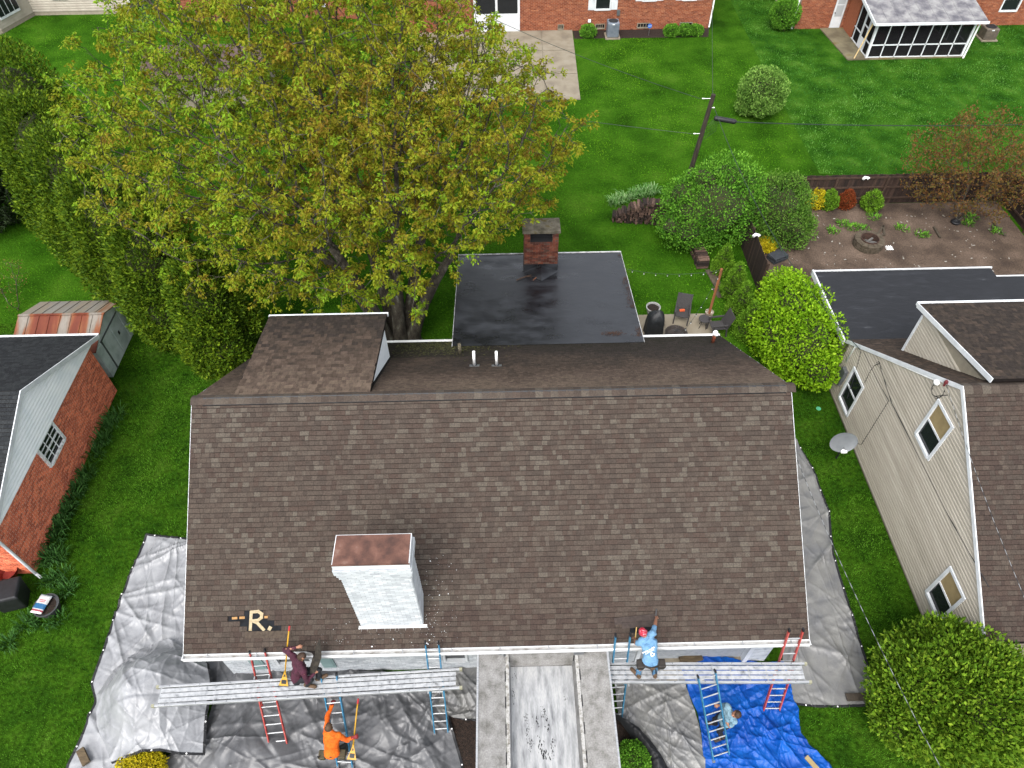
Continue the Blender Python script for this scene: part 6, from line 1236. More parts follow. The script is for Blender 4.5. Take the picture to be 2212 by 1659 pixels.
tarp('silver_tarp', 'long silver tarp laid on the lawn beside the white house', [(318, 1156), (283, 1239), (254, 1315), (222, 1410), (197, 1476), (206, 1516), (178, 1590), (148, 1650), (138, 1678)], [(440, 1167), (440, 1300), (440, 1400), (430, 1480), (400, 1560), (300, 1630), (262, 1690)], mat=m_silver, n=150, m=170, amp=.085, K=55, wid=.07, length=1.1, seed=3, hems='LT', roll=.1)
def dome(x, y, s, t): return 1.05*np.exp(-(((s-.5)/.36)**2+((t-.52)/.34)**2)**1.4)+.25*np.exp(-(((s-.75)/.2)**2+((t-.2)/.2)**2))
tarp('silver_tarp', 'silver tarp draped over a bush near the left end of the scaffold plank', [(366, 1382, .12), (310, 1404, .12), (248, 1450, .12), (216, 1505, .1), (214, 1570, .12), (245, 1652, .35)], [(436, 1424, .2), (455, 1438, .25), (462, 1475, .3), (456, 1514, .3), (448, 1580, .35), (445, 1633, .4)], bot=[(245, 1652, .35), (275, 1640, .55), (310, 1628, .6), (350, 1625, .55), (390, 1632, .5), (445, 1633, .4)], mat=m_silver, n=140, m=140, amp=.065, K=60, wid=.06, length=.9, seed=8, bump=dome, hems='RB', z=.06)
tarp('grey_tarp', 'dark grey tarp crumpled under the ladders in front of the white wall', [(430, 1420), (455, 1450), (462, 1520), (440, 1600), (350, 1640), (350, 1690)], [(905, 1462), (945, 1480), (968, 1540), (985, 1600), (1000, 1650), (1003, 1690)], mat=m_greyt, n=190, amp=.11, K=100, wid=.08, length=1.2, seed=14, hems='R', roll=.22, bump=lambda x, y, s, t: .35*np.exp(-(((x-1.0)/.9)**2+((y+1.6)/.6)**2))+.2*np.exp(-(((x-4.9)/.8)**2+((y+1.0)/.5)**2)))
tarp('grey_tarp', 'crumpled grey tarp corner between the blue ladder and the dump trailer', [(905, 1455), (925, 1500), (950, 1545), (985, 1556)], [(1040, 1440), (1040, 1480), (1040, 1520), (1040, 1562)], mat=m_grey2, n=60, m=60, amp=.1, K=40, wid=.06, length=.5, seed=19, hems='B', roll=.25, z=.06)
tarp('grey_tarp', 'grey tarp between the dump trailer and the blue tarp', [(1322, 1440), (1330, 1500), (1336, 1555), (1390, 1610), (1440, 1665), (1450, 1690)], [(1455, 1428), (1475, 1465), (1490, 1510), (1508, 1560), (1520, 1620), (1524, 1690)], mat=m_grey2, amp=.06, K=40, wid=.06, length=1.3, seed=23, hems='', roll=.15)
tarp('black_tarp', 'rolled black tarp strip beside the raised dump trailer', [(1322, 1548), (1345, 1575), (1370, 1610), (1395, 1650), (1405, 1690)], [(1345, 1560), (1375, 1575), (1400, 1600), (1425, 1635), (1455, 1690)], mat=m_hem, n=30, m=80, amp=.06, K=40, wid=.06, length=.5, seed=27, hems='', roll=.1, z=.2, bump=lambda x, y, s, t: .22*np.sin(np.pi*s)*np.ones_like(x))
tarp('blue_tarp', 'bright blue tarp spread in front of the garage door', [(1465, 1426), (1478, 1470), (1487, 1500), (1504, 1537), (1513, 1590), (1524, 1690)], [(1690, 1432), (1706, 1470), (1711, 1512), (1721, 1537), (1726, 1585), (1745, 1612), (1790, 1655), (1815, 1690)], top=[(1465, 1426), (1510, 1420), (1560, 1421), (1585, 1425), (1640, 1434), (1690, 1432)], mat=m_blue, n=170, m=150, amp=.075, K=95, wid=.06, length=1.1, seed=31, hems='', roll=.18, z=.045)
def ground_in(u): return u
tarp('grey_tarp', 'long grey tarp laid along the right side of the white house', [(1700, 930), (1702, 1000), (1700, 1150), (1695, 1300), (1690, 1400), (1690, 1470), (1715, 1523)], [(1720, 955), (1755, 1010), (1790, 1106), (1797, 1189), (1829, 1296), (1855, 1379), (1889, 1483), (1901, 1526)], bot=[(1715, 1523), (1760, 1529), (1802, 1529), (1850, 1527), (1901, 1526)], mat=m_grey2, n=120, m=200, amp=.08, K=60, wid=.06, length=1.4, seed=37, hems='RB', roll=.14)
# bare mulch beds peeping between the tarps
sheet('mulch_bed', [G(850, 1470), G(1040, 1440), G(1040, 1700), G(960, 1700)], .012, m_mulch)
sheet('mulch_bed', [G(1318, 1530), G(1420, 1600), G(1460, 1700), G(1318, 1700)], .012, m_mulch)
m_board = M('weathered_board', ['#5a4c38', '#74634a', '#8a775a'], scale=4, stretch=(1, 5, 5), rough=.9, grain=.2, gscale=30, k=0.45)
def board(lab, a, b, w, h, mat=m_board, z=.12, name='plank_board'):
    pa, pb_ = G(*a, z), G(*b, z); m = MB(); m.bar(pa, pb_, w, h); return tag(m.build(name, mat, bevel=.006), lab, 'board')
board('thick wood block holding down the corner of the long silver tarp', (173, 1619), (187, 1650), .19, .09, z=.16)
board('wet brown board holding down the corner of the grey side tarp', (1828, 1506), (1897, 1505), .2, .05, M('wet_board', ['#3d352b', '#544a3d'], scale=5, stretch=(4, 1, 1), rough=.7, k=0.5))
board('short weathered board lying at the garage door edge of the blue tarp', (1469, 1429), (1516, 1417), .24, .05, z=.2)
board('pale new timber lying on the blue tarp', (1741, 1634), (1775, 1672), .12, .05, M('new_timber', ['#b79f6e', '#cdb685'], scale=6, rough=.8, k=0.5), z=.2)
board('brown board lying by the garage door trim', (1362, 1431), (1398, 1431), .1, .06, z=.15)
# ================================================================== scaffold planks
def plank(lab, a, b, w, z):
    a, b = np.array([*a, z]), np.array([*b, z]); d = unitv(b-a); n = np.array([-d[1], d[0], 0]); t = T('scaffold_plank', lab, 'scaffold plank', (a+b)/2, 'scaffold planks on ladder jacks')
    for s in (-1, 1):
        m = MB(); m.bar(a+n*s*w*.45-np.array([0, 0, .03]), b+n*s*w*.45-np.array([0, 0, .03]), .055, .1); m.build('side_rail', m_alu, t, bevel=.006)
        for e in (a, b): m = MB(); m.bar(e+n*s*w*.45-d*.03-np.array([0, 0, .03]), e+n*s*w*.45+d*.04-np.array([0, 0, .03]), .065, .11); m.build('end_cap', M('yellowed_cap', ['#a7a58a', '#c2c0a4'], scale=9, k=0.5), t)
    for k in (-1, 0, 1): m = MB(); m.bar(a+n*k*w*.235+d*.12, b+n*k*w*.235-d*.12, w*.185, .02); m.build('deck_strip', m_plk, t)
    L = np.linalg.norm(b-a)
    for s in np.arange(.1, L, .45): m = MB(); m.bar(a+d*s-n*w*.42-np.array([0, 0, .045]), a+d*s+n*w*.42-np.array([0, 0, .045]), .03, .03); m.build('cross_rung', m_alu, t)
    for s in np.arange(.3, L, .75):
        for q in (-1, 1): m = MB(); m.lathe(a+d*s+n*q*w*.45+np.array([0, 0, .021]), [(.016, 0), (.012, .007), (0, .009)], 8); m.build('rivet', m_steel, t)
    return t
m_plk = M('worn_plank_deck', ['#55504d', '#b9bcbf', '#d3d6d9', '#e2e4e6'], scale=9, rough=.45, metal=.25, grain=.1, gscale=70, lo=.22, hi=.6, bump=.003, bscale=120, k=0.5)
PZ_ = 2.3
pL = plank('aluminium scaffold plank with the squatting worker in maroon on it', un(335, 1504, 2, PZ_)[:2], un(995, 1465, 2, PZ_)[:2], .5, PZ_)
pR = plank('aluminium scaffold plank with the worker in a bandana standing on it', un(1300, 1453, 2, PZ_)[:2], un(1745, 1453, 2, PZ_)[:2], .5, PZ_)
# ================================================================== ladders
def ladder(lab, fl, fr, tl_, tr_, mat, ext=True, jack=None, pads=True, ovl=.35):
    fl, fr, tl_, tr_ = (np.array(q, float) for q in (fl, fr, tl_, tr_)); t = T('ladder', lab, 'ladder', (fl+fr)/2*np.array([1, 1, 0])+np.array([0, 0, min(fl[2], fr[2])]), 'ladders at the white house'); ax_ = unitv((tl_+tr_)/2-(fl+fr)/2); sd_ = unitv(fr-fl); nrm = unitv(np.cross(sd_, ax_)); L = np.linalg.norm((tl_+tr_)/2-(fl+fr)/2)
    if nrm[1] > 0: nrm = -nrm
    secs = [(0, .62 if ext else 1, 0., 1.), (.42, 1, -.055, .9)] if ext else [(0, 1, 0., 1.)]
    for k, (s0, s1, off, wf) in enumerate(secs):
        mid0, mid1 = (fl+fr)/2, (tl_+tr_)/2; hl0, hl1 = (fr-fl)/2*wf, (tr_-tl_)/2*wf; P = lambda s, e: mid0+(mid1-mid0)*s+(hl0+(hl1-hl0)*s)*e+nrm*off
        for e in (-1, 1):
            m = MB(); m.bar(P(s0, e), P(s1, e), .032, .078, up=nrm); m.build('rail', mat, t, bevel=.004)
        q = s0*L+.15
        while q < s1*L-.05: m = MB(); m.tube([P(q/L, -1), P(q/L, 1)], .017, 8); m.build('rung', m_alu, t); q += .305
        for e in (-1, 1):
            if k == len(secs)-1: m = MB(); m.bar(P(s1-.004, e), P(s1+.02, e), .038, .084, up=nrm); m.build('rail_cap', m_black, t)
    if pads:
        for p in (fl, fr): m = MB(); m.box(p+np.array([0, 0, .02]), (.07, .12, .045)); m.build('foot', m_steel, t)
    if jack:
        zj = jack; s = (zj-fl[2])/((tl_+tr_)/2-(fl+fr)/2)[2]; c = (fl+fr)/2+((tl_+tr_)/2-(fl+fr)/2)*s; hw = (fr-fl)/2*.8
        for e in (-1, 1): m = MB(); p = c+hw*e; q = p*1.; q[1] -= .5; q[2] = zj; m.bar(p, q, .03, .05); r = p-ax_*.5; m.bar(q+np.array([0, .05, 0]), r, .03, .03); m.build('jack_bracket', m_alu, t)
    return t
m_redl = M('red_fibreglass', ['#b03a36', '#c4504a', '#cf6a62'], scale=5, stretch=(3, 3, .6), rough=.5, k=0.6); m_blul = M('blue_fibreglass', ['#2b6f95', '#3a82a8', '#5a9cbb'], scale=5, stretch=(3, 3, .6), rough=.5, k=0.6)
zt_ = lambda u, v, y: un(u, v, 1, y)
def lad(lab, f1, f2, t1, t2, mat, jack=2.2, ytop=-.04, zf=.06): return ladder(lab, G(*f1, zf), G(*f2, zf), zt_(*t1, ytop), zt_(*t2, ytop), mat, jack=jack)
lad('red extension ladder by the left end of the scaffold plank', (583, 1612), (621, 1608), (537, 1413), (573, 1410), m_redl, ytop=-.04)
lad('blue extension ladder at the end of the left scaffold plank next to the dump trailer', (939, 1583), (968, 1581), (917, 1394), (949, 1394), m_blul)
lad('blue extension ladder between the dump trailer and the man in the bandana', (1311, 1552), (1343, 1549), (1329, 1378), (1364, 1377), m_blul)
lad('red extension ladder at the right corner of the eave', (1648, 1537), (1682, 1537), (1704, 1367), (1738, 1366), m_redl, ytop=-.04)
ladder('blue ladder the man in the orange hoodie is climbing', un(730, 1655, 2, .1), un(762, 1657, 2, .1), un(694, 1463, 2, 2.4), un(727, 1458, 2, 2.4), m_blul, ext=False)
ladder('blue ladder section held upright on the blue tarp', un(1541, 1643, 2, .1), un(1575, 1632, 2, .1), un(1508, 1463, 2, 2.75), un(1545, 1451, 2, 2.75), m_blul, ext=False)
# ================================================================== raised dump trailer
trl = T('dump_trailer', 'raised dirty aluminium dump trailer with fold-out side wings under the eave', 'trailer', (9, -1.8, 0))
m_bed = M('scuffed_bed', ['#8d8f92', '#b6b8ba', '#cfd1d2', '#dfe0e0'], scale=3.2, stretch=(2.6, .5, 1), rough=.5, metal=.2, grain=.12, gscale=26, lo=.28, hi=.62, detail=9, k=0.48)
m_wing = M('gritty_wing', ['#7d7a73', '#9c9a95', '#b3b1ad', '#c0bebb'], scale=4, rough=.7, metal=.1, grain=.22, gscale=30, lo=.25, hi=.62, detail=9, k=0.42)
m_rim = M('scuffed_rim', ['#8a8378', '#b5b2ab', '#d6d5d1'], scale=14, rough=.6, metal=.1, grain=.15, gscale=40, lo=.3, hi=.55, k=0.5)
FZ, TZ = 1.9, 2.42; bx0, bx1, by0, by1 = 8.17, 9.77, -3.4, -.2
m = MB(); m.bx(bx0, bx1, by0, by1, FZ-.06, FZ); m.build('bed_floor', m_bed, trl)
m = MB(); m.hexa([(bx0-.06, by0, FZ-.06), (bx0, by0, FZ-.06), (bx0, by1, FZ-.06), (bx0-.06, by1, FZ-.06), (bx0-.1, by0, TZ), (bx0-.06, by0, TZ), (bx0-.06, by1+.1, TZ), (bx0-.1, by1+.1, TZ)]); m.build('side_wall', m_bed, trl)
m = MB(); m.hexa([(bx1, by0, FZ-.06), (bx1+.06, by0, FZ-.06), (bx1+.06, by1, FZ-.06), (bx1, by1, FZ-.06), (bx1+.06, by0, TZ), (bx1+.1, by0, TZ), (bx1+.1, by1+.1, TZ), (bx1+.06, by1+.1, TZ)]); m.build('side_wall', m_wing, trl)
m = MB(); m.hexa([(bx0, by1, FZ-.05), (bx1, by1, FZ-.05), (bx1, by1+.04, FZ-.05), (bx0, by1+.04, FZ-.05), (bx0-.03, by1+.16, TZ-.03), (bx1+.03, by1+.16, TZ-.03), (bx1+.03, by1+.2, TZ-.03), (bx0-.03, by1+.2, TZ-.03)]); m.bx(bx0-.03, bx1+.03, by1+.15, by1+.22, TZ-.028, TZ+.02); m.build('end_gate', m_wing, trl)
for s, x in ((-1, bx0-.08), (1, bx1+.08)):
    m = MB(); m.bx(x-.045, x+.045, by0, by1+.22, TZ+.002, TZ+.05); m.build('top_rail', m_rim, trl, bevel=.01)
    xo = 7.36 if s < 0 else 10.62; xi = x+s*.05; zi, zo = TZ+.02, TZ+.16
    m = MB(); yf = .0; m.hexa([(min(xi, xo), by0, (zo if s < 0 else zi)), (max(xi, xo), by0, (zi if s < 0 else zo)), (max(xi, xo), (yf-.12 if s < 0 else yf), (zi if s < 0 else zo)), (min(xi, xo), (yf if s < 0 else yf-.12), (zo if s < 0 else zi)), (min(xi, xo), by0, (zo if s < 0 else zi)+.03), (max(xi, xo), by0, (zi if s < 0 else zo)+.03), (max(xi, xo), (yf-.12 if s < 0 else yf), (zi if s < 0 else zo)+.03), (min(xi, xo), (yf if s < 0 else yf-.12), (zo if s < 0 else zi)+.03)]); wg_ = m.build('side_wing', m_wing, trl)
    m = MB(); m.bar((xo, by0, zo+.03), (xo, yf, zo+.03), .045, .06); m.build('wing_edge', m_alu, wg_)
    m = MB(); m.bar((x-s*.0-.07, by1+.1, TZ+.06), (x+.07+s*.12, by1+.1, TZ+.09), .07, .05); m.build('latch', m_steel, trl)
    for k in range(5): m = MB(); yy = by0+.3+k*.62; m.tube([(xi, yy-.13, TZ+.055), (xi, yy+.13, TZ+.055)], .014, 6); m.build('hinge', m_black, trl)
# chassis, lift legs and wheels under the bed
m = MB(); m.bx(8.4, 8.52, -5.2, -.4, .5, .62); m.bx(9.42, 9.54, -5.2, -.4, .5, .62); m.bx(8.4, 9.54, -.6, -.45, .5, .62); m.bx(8.4, 9.54, -4.8, -4.65, .5, .62); m.build('chassis', m_black, trl)
for (x, y0, y1) in ((8.46, -.8, -3.0), (9.48, -.8, -3.0)): m = MB(); m.bar((x, y0-.2, .6), (x, y1+.6, FZ-.07), .08, .1); m.bar((x+.1, y1+.4, .6), (x+.1, y0-.1, FZ-.07), .08, .1); m.build('scissor_arm', m_black, trl)
for (x, y) in ((8.2, -1.2), (9.74, -1.2), (8.2, -3.8), (9.74, -3.8)):
    m = MB(); m.lathe((x-.1, y, .33), [(.1, 0), (.33, .01), (.35, .05), (.35, .17), (.33, .2), (.1, .2)], 22, axis=(1, 0, .0001)); w_ = m.build('wheel', m_black, trl); m = MB(); m.lathe((x-.11, y, .33), [(0, 0), (.2, .0), (.2, .22), (0, .22)], 16, axis=(1, 0, .0001)); m.build('rim', m_steel, w_)
# tar and grit left in the bed
m_tar = M('tar_smear', ['#232428', '#3a3a3c', '#55504c'], scale=30, rough=.9, k=0.5)
def smear(ptsuv, n, r, seed):
    q = np.random.default_rng(seed); V, Q, k0 = [], [], 0; P = np.array([un(u, v, 2, FZ)[:2] for u, v in ptsuv])
    for i in range(n):
        t = q.random()*(len(P)-1); a = int(t); p = P[a]+(P[min(a+1, len(P)-1)]-P[a])*(t-a)+q.normal(size=2)*r*1.1; k = 6; rr = r*q.uniform(.1, .7)
        V += [(p[0]+math.cos(j*6.283/k)*rr*q.uniform(.4, 1.3)*.6, p[1]+math.sin(j*6.283/k)*rr*q.uniform(.4, 1.3)*1.5, FZ+.004+i*2e-5) for j in range(k)]; Q.append(tuple(range(k0, k0+k))); k0 += k
    return V, Q
V, Q = [], []
for (pts, n, r, sd2) in (([(1174, 1528), (1176, 1545), (1182, 1565), (1185, 1582)], 46, .035, 1), ([(1136, 1540), (1139, 1565), (1142, 1595), (1146, 1610)], 60, .028, 2), ([(1160, 1548), (1156, 1570)], 14, .04, 3), ([(1165, 1595), (1170, 1625), (1185, 1640)], 50, .045, 4), ([(1195, 1600), (1197, 1640)], 26, .035, 5), ([(1110, 1455), (1112, 1462)], 8, .03, 6), ([(1112, 1490), (1111, 1515)], 20, .03, 7), ([(1222, 1505), (1221, 1516)], 8, .025, 8), ([(1150, 1590), (1145, 1625)], 30, .02, 9)):
    v_, q_ = smear(pts, n, r, sd2); k0 = len(V); V += v_; Q += [tuple(i+k0 for i in f) for f in q_]
raw('tar_smears', V, np.array(Q), m_tar, trl, kind='stuff')
# ================================================================== shingle shovels
m_yel = M('yellow_handle', '#d9a514', rough=.45, k=0.55); m_rgrip = M('red_grip', '#c0232b', rough=.5, k=0.6)
def shovel(lab, top, bot, face):
    top, bot = np.array(top, float), np.array(bot, float); d = unitv(bot-top); L = np.linalg.norm(bot-top); t = T('shingle_shovel', lab, 'shovel', bot); side = unitv(np.cross(d, np.array(face, float))); f = unitv(np.cross(side, d))
    k1 = top+d*L*.2+f*.03; k2 = top+d*L*.78
    m = MB(); m.tube([top+d*.1+f*.015, k1, (k1+k2)/2+f*.005, k2], .019, 8); m.build('handle', m_yel, t, smooth=True)
    m = MB(); m.tube([top, top+d*.12+f*.016], .023, 8); m.build('grip', m_rgrip, t)
    m = MB()
    for s in (-1, 1): m.bar(k2-d*.02, k2+d*.14+side*s*.045, .025, .02)
    m.bar(k2-d*.03, k2+d*.05, .045, .03); m.build('fork', m_yel, t)
    a = k2+d*.12; b = bot; m = MB(); m.hexa([a-side*.055-f*.004, a+side*.055-f*.004, b+side*.12+f*.03, b-side*.12+f*.03, a-side*.055+f*.004, a+side*.055+f*.004, b+side*.12+f*.036, b-side*.12+f*.036]); bl = m.build('blade', m_yel, t)
    for k in range(9): m = MB(); p = b+side*(-.11+.0275*k)+f*.033; m.bar(p-d*.005, p+d*.028, .013, .006); m.build('tooth', m_black, bl)
    m = MB(); c_ = a+(b-a)*.55+f*.022-f*np.sign(f[2])*0; nn = unitv(np.cross(side, b-a)); nn = nn if nn@(CP-c_) > 0 else -nn; m.bar(c_-side*.06+nn*.008, c_+side*.06+nn*.008, .1, .004, up=nn); m.build('label_plate', m_black, bl)
    return t
sb = un(613, 1480, 2, PZ_+.05); stp = un(625.5, 1352, 2, 3.5)
shovel('yellow shingle shovel leaning on the gutter next to the man in maroon', stp, sb, (0, -1, .5))
shT, shB = un(774, 1509, 2, 1.78), un(760, 1640, 2, .92)
shovel('yellow shingle shovel held by the man in the orange hoodie', shT, shB, (0, -.6, .8))
# ================================================================== the four roofers
m_skin = M('skin', ['#b07a5e', '#c48d70'], scale=9, rough=.55, k=0.55)
def capsule(mb, a, b, ra, rb, n=14, flat=None):
    a, b = np.array(a, float), np.array(b, float); d = b-a; L = np.linalg.norm(d); d = d/(L+1e-9) if L > 1e-6 else np.array([0, 0, 1.]); x, y, _ = frame_of(d); k = len(mb.v); prof = [(-ra*math.cos(t), ra*math.sin(t), 0) for t in np.linspace(.15, math.pi/2, 5)]+[(rb*math.sin(t), rb*math.cos(t), 1) for t in np.linspace(0, math.pi/2-.15, 5)]
    for h, r, e in prof:
        o = (b if e else a)+d*h
        for j in range(n): an = 2*math.pi*j/n; mb.v.append(tuple(o+r*(math.cos(an)*x+math.sin(an)*y)))
    m = len(prof)
    for i in range(m-1):
        for j in range(n): mb.f.append((k+i*n+j, k+i*n+(j+1) % n, k+(i+1)*n+(j+1) % n, k+(i+1)*n+j)); mb.t.append(.5)
    mb.f.append(tuple(k+j for j in range(n))[::-1]); mb.f.append(tuple(k+(m-1)*n+j for j in range(n))); mb.t += [.5, .5]
def fuse(mb, name, mat, parent, voxel=.009, smooth=4, noise=0.):
    """melt overlapping tapered volumes into one continuous skin"""
    me = bpy.data.meshes.new('tmp'); me.from_pydata(mb.v, [], mb.f); o = bpy.data.objects.new('tmp', me); COL.objects.link(o)
    r = o.modifiers.new('r', 'REMESH'); r.mode = 'VOXEL'; r.voxel_size = voxel; s = o.modifiers.new('s', 'SMOOTH'); s.iterations = smooth; s.factor = .5
    dg = bpy.context.evaluated_depsgraph_get(); ev = o.evaluated_get(dg); m2 = bpy.data.meshes.new_from_object(ev); bpy.data.objects.remove(o)
    n = len(m2.vertices); co = np.empty(n*3, 'f'); m2.vertices.foreach_get('co', co); co = co.reshape(-1, 3)
    if noise:
        no = np.empty(n*3, 'f'); m2.vertices.foreach_get('normal', no); no = no.reshape(-1, 3); co = co+no*(noise*(fbm(co[:, 0]*14+co[:, 2]*6, co[:, 1]*14+co[:, 2]*9, 3, 2)-.45))[:, None]
    lo, hi = co.min(0), co.max(0); wo = np.array([(lo[0]+hi[0])/2, (lo[1]+hi[1])/2, lo[2]]); m2.vertices.foreach_set('co', (co-wo).astype('f').ravel()); m2.materials.clear(); m2.materials.append(mat); m2.polygons.foreach_set('use_smooth', np.full(len(m2.polygons), True)); m2.update()
    q = bpy.data.objects.new(name, m2); link(q, parent, wo); return q
def hand(mb, wrist, elbow, pn, curl, thumb_side):
    d = unitv(np.array(wrist)-np.array(elbow)); pn = np.array(pn, float); s = unitv(np.cross(d, pn)); pn = unitv(np.cross(s, d)); w = np.array(wrist); kn = w+d*.085
    for e in (-.03, -.01, .012, .032): capsule(mb, w+d*.01+s*e*.6, kn+s*e, .017, .014, 8)
    for e, L in ((-.033, .062), (-.011, .078), (.012, .083), (.034, .074)):
        p = kn+s*e; d1 = unitv(d*math.cos(curl*.6)+pn*math.sin(curl*.6)); q = p+d1*L*.55; d2 = unitv(d*math.cos(curl*1.6)+pn*math.sin(curl*1.6)); capsule(mb, p, q, .0105, .0095, 8); capsule(mb, q, q+d2*L*.5, .0095, .0085, 8)
    ts = thumb_side; p = w+d*.025+s*ts*.03; q = p+unitv(d*.7+s*ts*.6+pn*.4)*.05; capsule(mb, p, q, .013, .011, 8); capsule(mb, q, q+unitv(d*.8+s*ts*.1+pn*.6)*.035, .011, .009, 8)
def person(label, J, look, shirt, trous, shoe_m, hair_m, sleeves='long', glove=None, extra=None, hood=False, hat=None):
    base = np.array([(J['anL'][0]+J['anR'][0])/2, (J['anL'][1]+J['anR'][1])/2, min(J['anL'][2], J['anR'][2])-.08]); t = T('person', label, 'person', base); J = {k: np.array(v, float) for k, v in J.items()}; look = unitv(np.array(look, float)); up = unitv(J['head']-J['neck']); look = unitv(look-up*(look@up)); sid = np.cross(look, up)
    b = MB(); pel, che, nek, hd = J['pel'], J['che'], J['neck'], J['head']; shm = (J['shL']+J['shR'])/2; hv = unitv(J['hiR']-J['hiL'])
    def torso(mb, e):
        mid = (pel+che)/2
        for s in (-.055, .055): capsule(mb, pel+hv*s*1.3, mid+hv*s*.9, .115+e, .105+e); capsule(mb, mid+hv*s*.9, che+unitv(J['shR']-J['shL'])*s*1.2, .105+e, .125+e)
        capsule(mb, pel-(che-pel)*.06, mid, .118+e, .115+e); capsule(mb, mid, che, .115+e, .125+e)
        capsule(mb, J['shL']*.88+shm*.12, J['shR']*.88+shm*.12, .075+e, .075+e); capsule(mb, che, shm, .12+e, .085+e); capsule(mb, shm, nek, .085+e, .06+e)
    torso(b, 0)
    capsule(b, nek-up*.04, hd-up*.05, .056, .056); capsule(b, hd-up*.035+look*.02, hd+up*.045-look*.008, .078, .092); capsule(b, hd-up*.075+look*.035, hd-up*.05+look*.05, .045, .05)
    capsule(b, hd-up*.005+look*.09, hd-up*.03+look*.108, .011, .016, 8)
    for s in (-1, 1): capsule(b, hd-up*.03+sid*s*.088-look*.005, hd+up*.012+sid*s*.094-look*.012, .012, .017, 8)
    for S in 'LR':
        sh, el, ha, hi_, kn, an, to = (J[k+S] for k in ('sh', 'el', 'ha', 'hi', 'kn', 'an', 'to'))
        capsule(b, sh, el, .055, .043); capsule(b, el, el+(ha-el)*.35, .043, .045); capsule(b, el+(ha-el)*.35, ha, .045, .029); hand(b, ha, el, J.get('pn'+S, (0, 0, -1)), J.get('curl'+S, np.array(1.1)).item(), 1 if S == 'L' else -1)
        capsule(b, hi_, kn, .088, .06); capsule(b, kn, kn+(an-kn)*.35, .058, .06); capsule(b, kn+(an-kn)*.35, an, .06, .04); capsule(b, an, to, .04, .033)
    body = fuse(b, 'body', m_skin, t, .011, 2)
    c = MB(); torso(c, .02)
    for S in 'LR':
        sh, el, ha = (J[k+S] for k in ('sh', 'el', 'ha')); capsule(c, sh*.95+shm*.05, el if sleeves == 'long' else sh+(el-sh)*.62, .075, .062 if sleeves == 'long' else .072)
        if sleeves == 'long': capsule(c, el, el+(ha-el)*.88, .06, .046)
    if hood: capsule(c, shm-look*.06+up*.02-sid*.07, shm-look*.06+up*.02+sid*.07, .06, .06)
    so_ = fuse(c, 'shirt' if not hood else 'hoodie', shirt, t, .013, 2, noise=.055)
    c = MB(); capsule(c, J['hiL'], J['hiR'], .125, .125); capsule(c, pel, pel+(che-pel)*.25, .14, .13)
    for S in 'LR': hi_, kn, an = (J[k+S] for k in ('hi', 'kn', 'an')); capsule(c, hi_, kn, .108, .078); capsule(c, kn, an+(kn-an)*.08, .078, .062)
    fuse(c, 'trousers', trous, t, .013, 2, noise=.05)
    for S in 'LR':
        an, to = J['an'+S], J['to'+S]; c = MB(); d = unitv(to-an); capsule(c, an+np.array([0, 0, .06]), an-np.array([0, 0, .01]), .058, .056); capsule(c, an-d*.04-np.array([0, 0, .025]), to, .052, .046); capsule(c, to, to-d*.07, .05, .05); fuse(c, 'shoe', shoe_m, t, .01, 2)
    if glove is not None:
        for S in 'LR': c = MB(); hand(c, J['ha'+S], J['el'+S], J.get('pn'+S, (0, 0, -1)), J.get('curl'+S, np.array(1.1)).item(), 1 if S == 'L' else -1); capsule(c, J['ha'+S]-unitv(J['ha'+S]-J['el'+S])*.04, J['ha'+S], .045, .036); q = MB(); q.v = c.v; q.f = c.f; q.t = c.t; g = fuse(q, 'glove', glove, t, .007, 0); 
    if glove is not None:
        for ch in t.children:
            if ch.name.startswith('glove'):
                me = ch.data; n = len(me.vertices); co = np.empty(n*3, 'f'); no = np.empty(n*3, 'f'); me.vertices.foreach_get('co', co); me.vertices.foreach_get('normal', no); me.vertices.foreach_set('co', co+no*.005); me.update()
    c = MB(); capsule(c, hd+up*.035-look*.03, hd+up*.058-look*.004, .096, .09)
    for k in range(7): a = k/6*math.pi; capsule(c, hd-look*.05*math.sin(a)+sid*math.cos(a)*.075+up*.02, hd-look*.06*math.sin(a)+sid*math.cos(a)*.07-up*.03*math.sin(a), .035, .03)
    fuse(c, 'hair' if hat is None else 'bandana', hair_m if hat is None else hat, t, .009, 2, noise=.02 if hat is None else .006)
    e = MB()
    for s in (-1, 1): capsule(e, hd+up*.005+look*.088+sid*s*.033, hd+up*.005+look*.09+sid*s*.034, .011, .011, 8)
    e.build('eyes', m_black, t)
    if extra: extra(t, J, look, up, sid)
    return t
Z1 = lambda x, y, z: un(583.2+.1927*x, 1339.3+.1927*y, 2, z)
Z2 = lambda x, y, z: un(1317.7+.1107*x, 1306.9+.1107*y, 2, z)
Z3 = lambda x, y, z: un(1479.7+.1407*x, 1425.7+.1407*y, 2, z)
m_hair = M('brown_hair', ['#2b1d14', '#4a3323', '#5b412d'], scale=60, rough=.7, k=0.5); m_hair2 = M('curly_hair', ['#3a281a', '#5d4229', '#6e5033'], scale=50, rough=.7, k=0.5)
m_boot = M('tan_boot', ['#5d4733', '#7d6248'], scale=12, rough=.8, k=0.5); m_dshoe = M('dark_boot', ['#2a221c', '#3d3229'], scale=12, rough=.8)
m_maroon = M('maroon_shirt', ['#3a1626', '#4b1c30', '#571f38'], scale=7, rough=.85, k=0.6); m_orange = M('orange_hoodie', ['#e85f05', '#f56d08', '#fb7d18'], scale=6, rough=.85, k=0.6); m_sky = M('light_blue_tee', ['#6c9fcb', '#7dafd8', '#8bbbe0'], scale=5, rough=.85, k=0.5); m_pale = M('pale_blue_tee', ['#7ba3b8', '#8fb4c6', '#9bbfce'], scale=5, rough=.85, k=0.5)
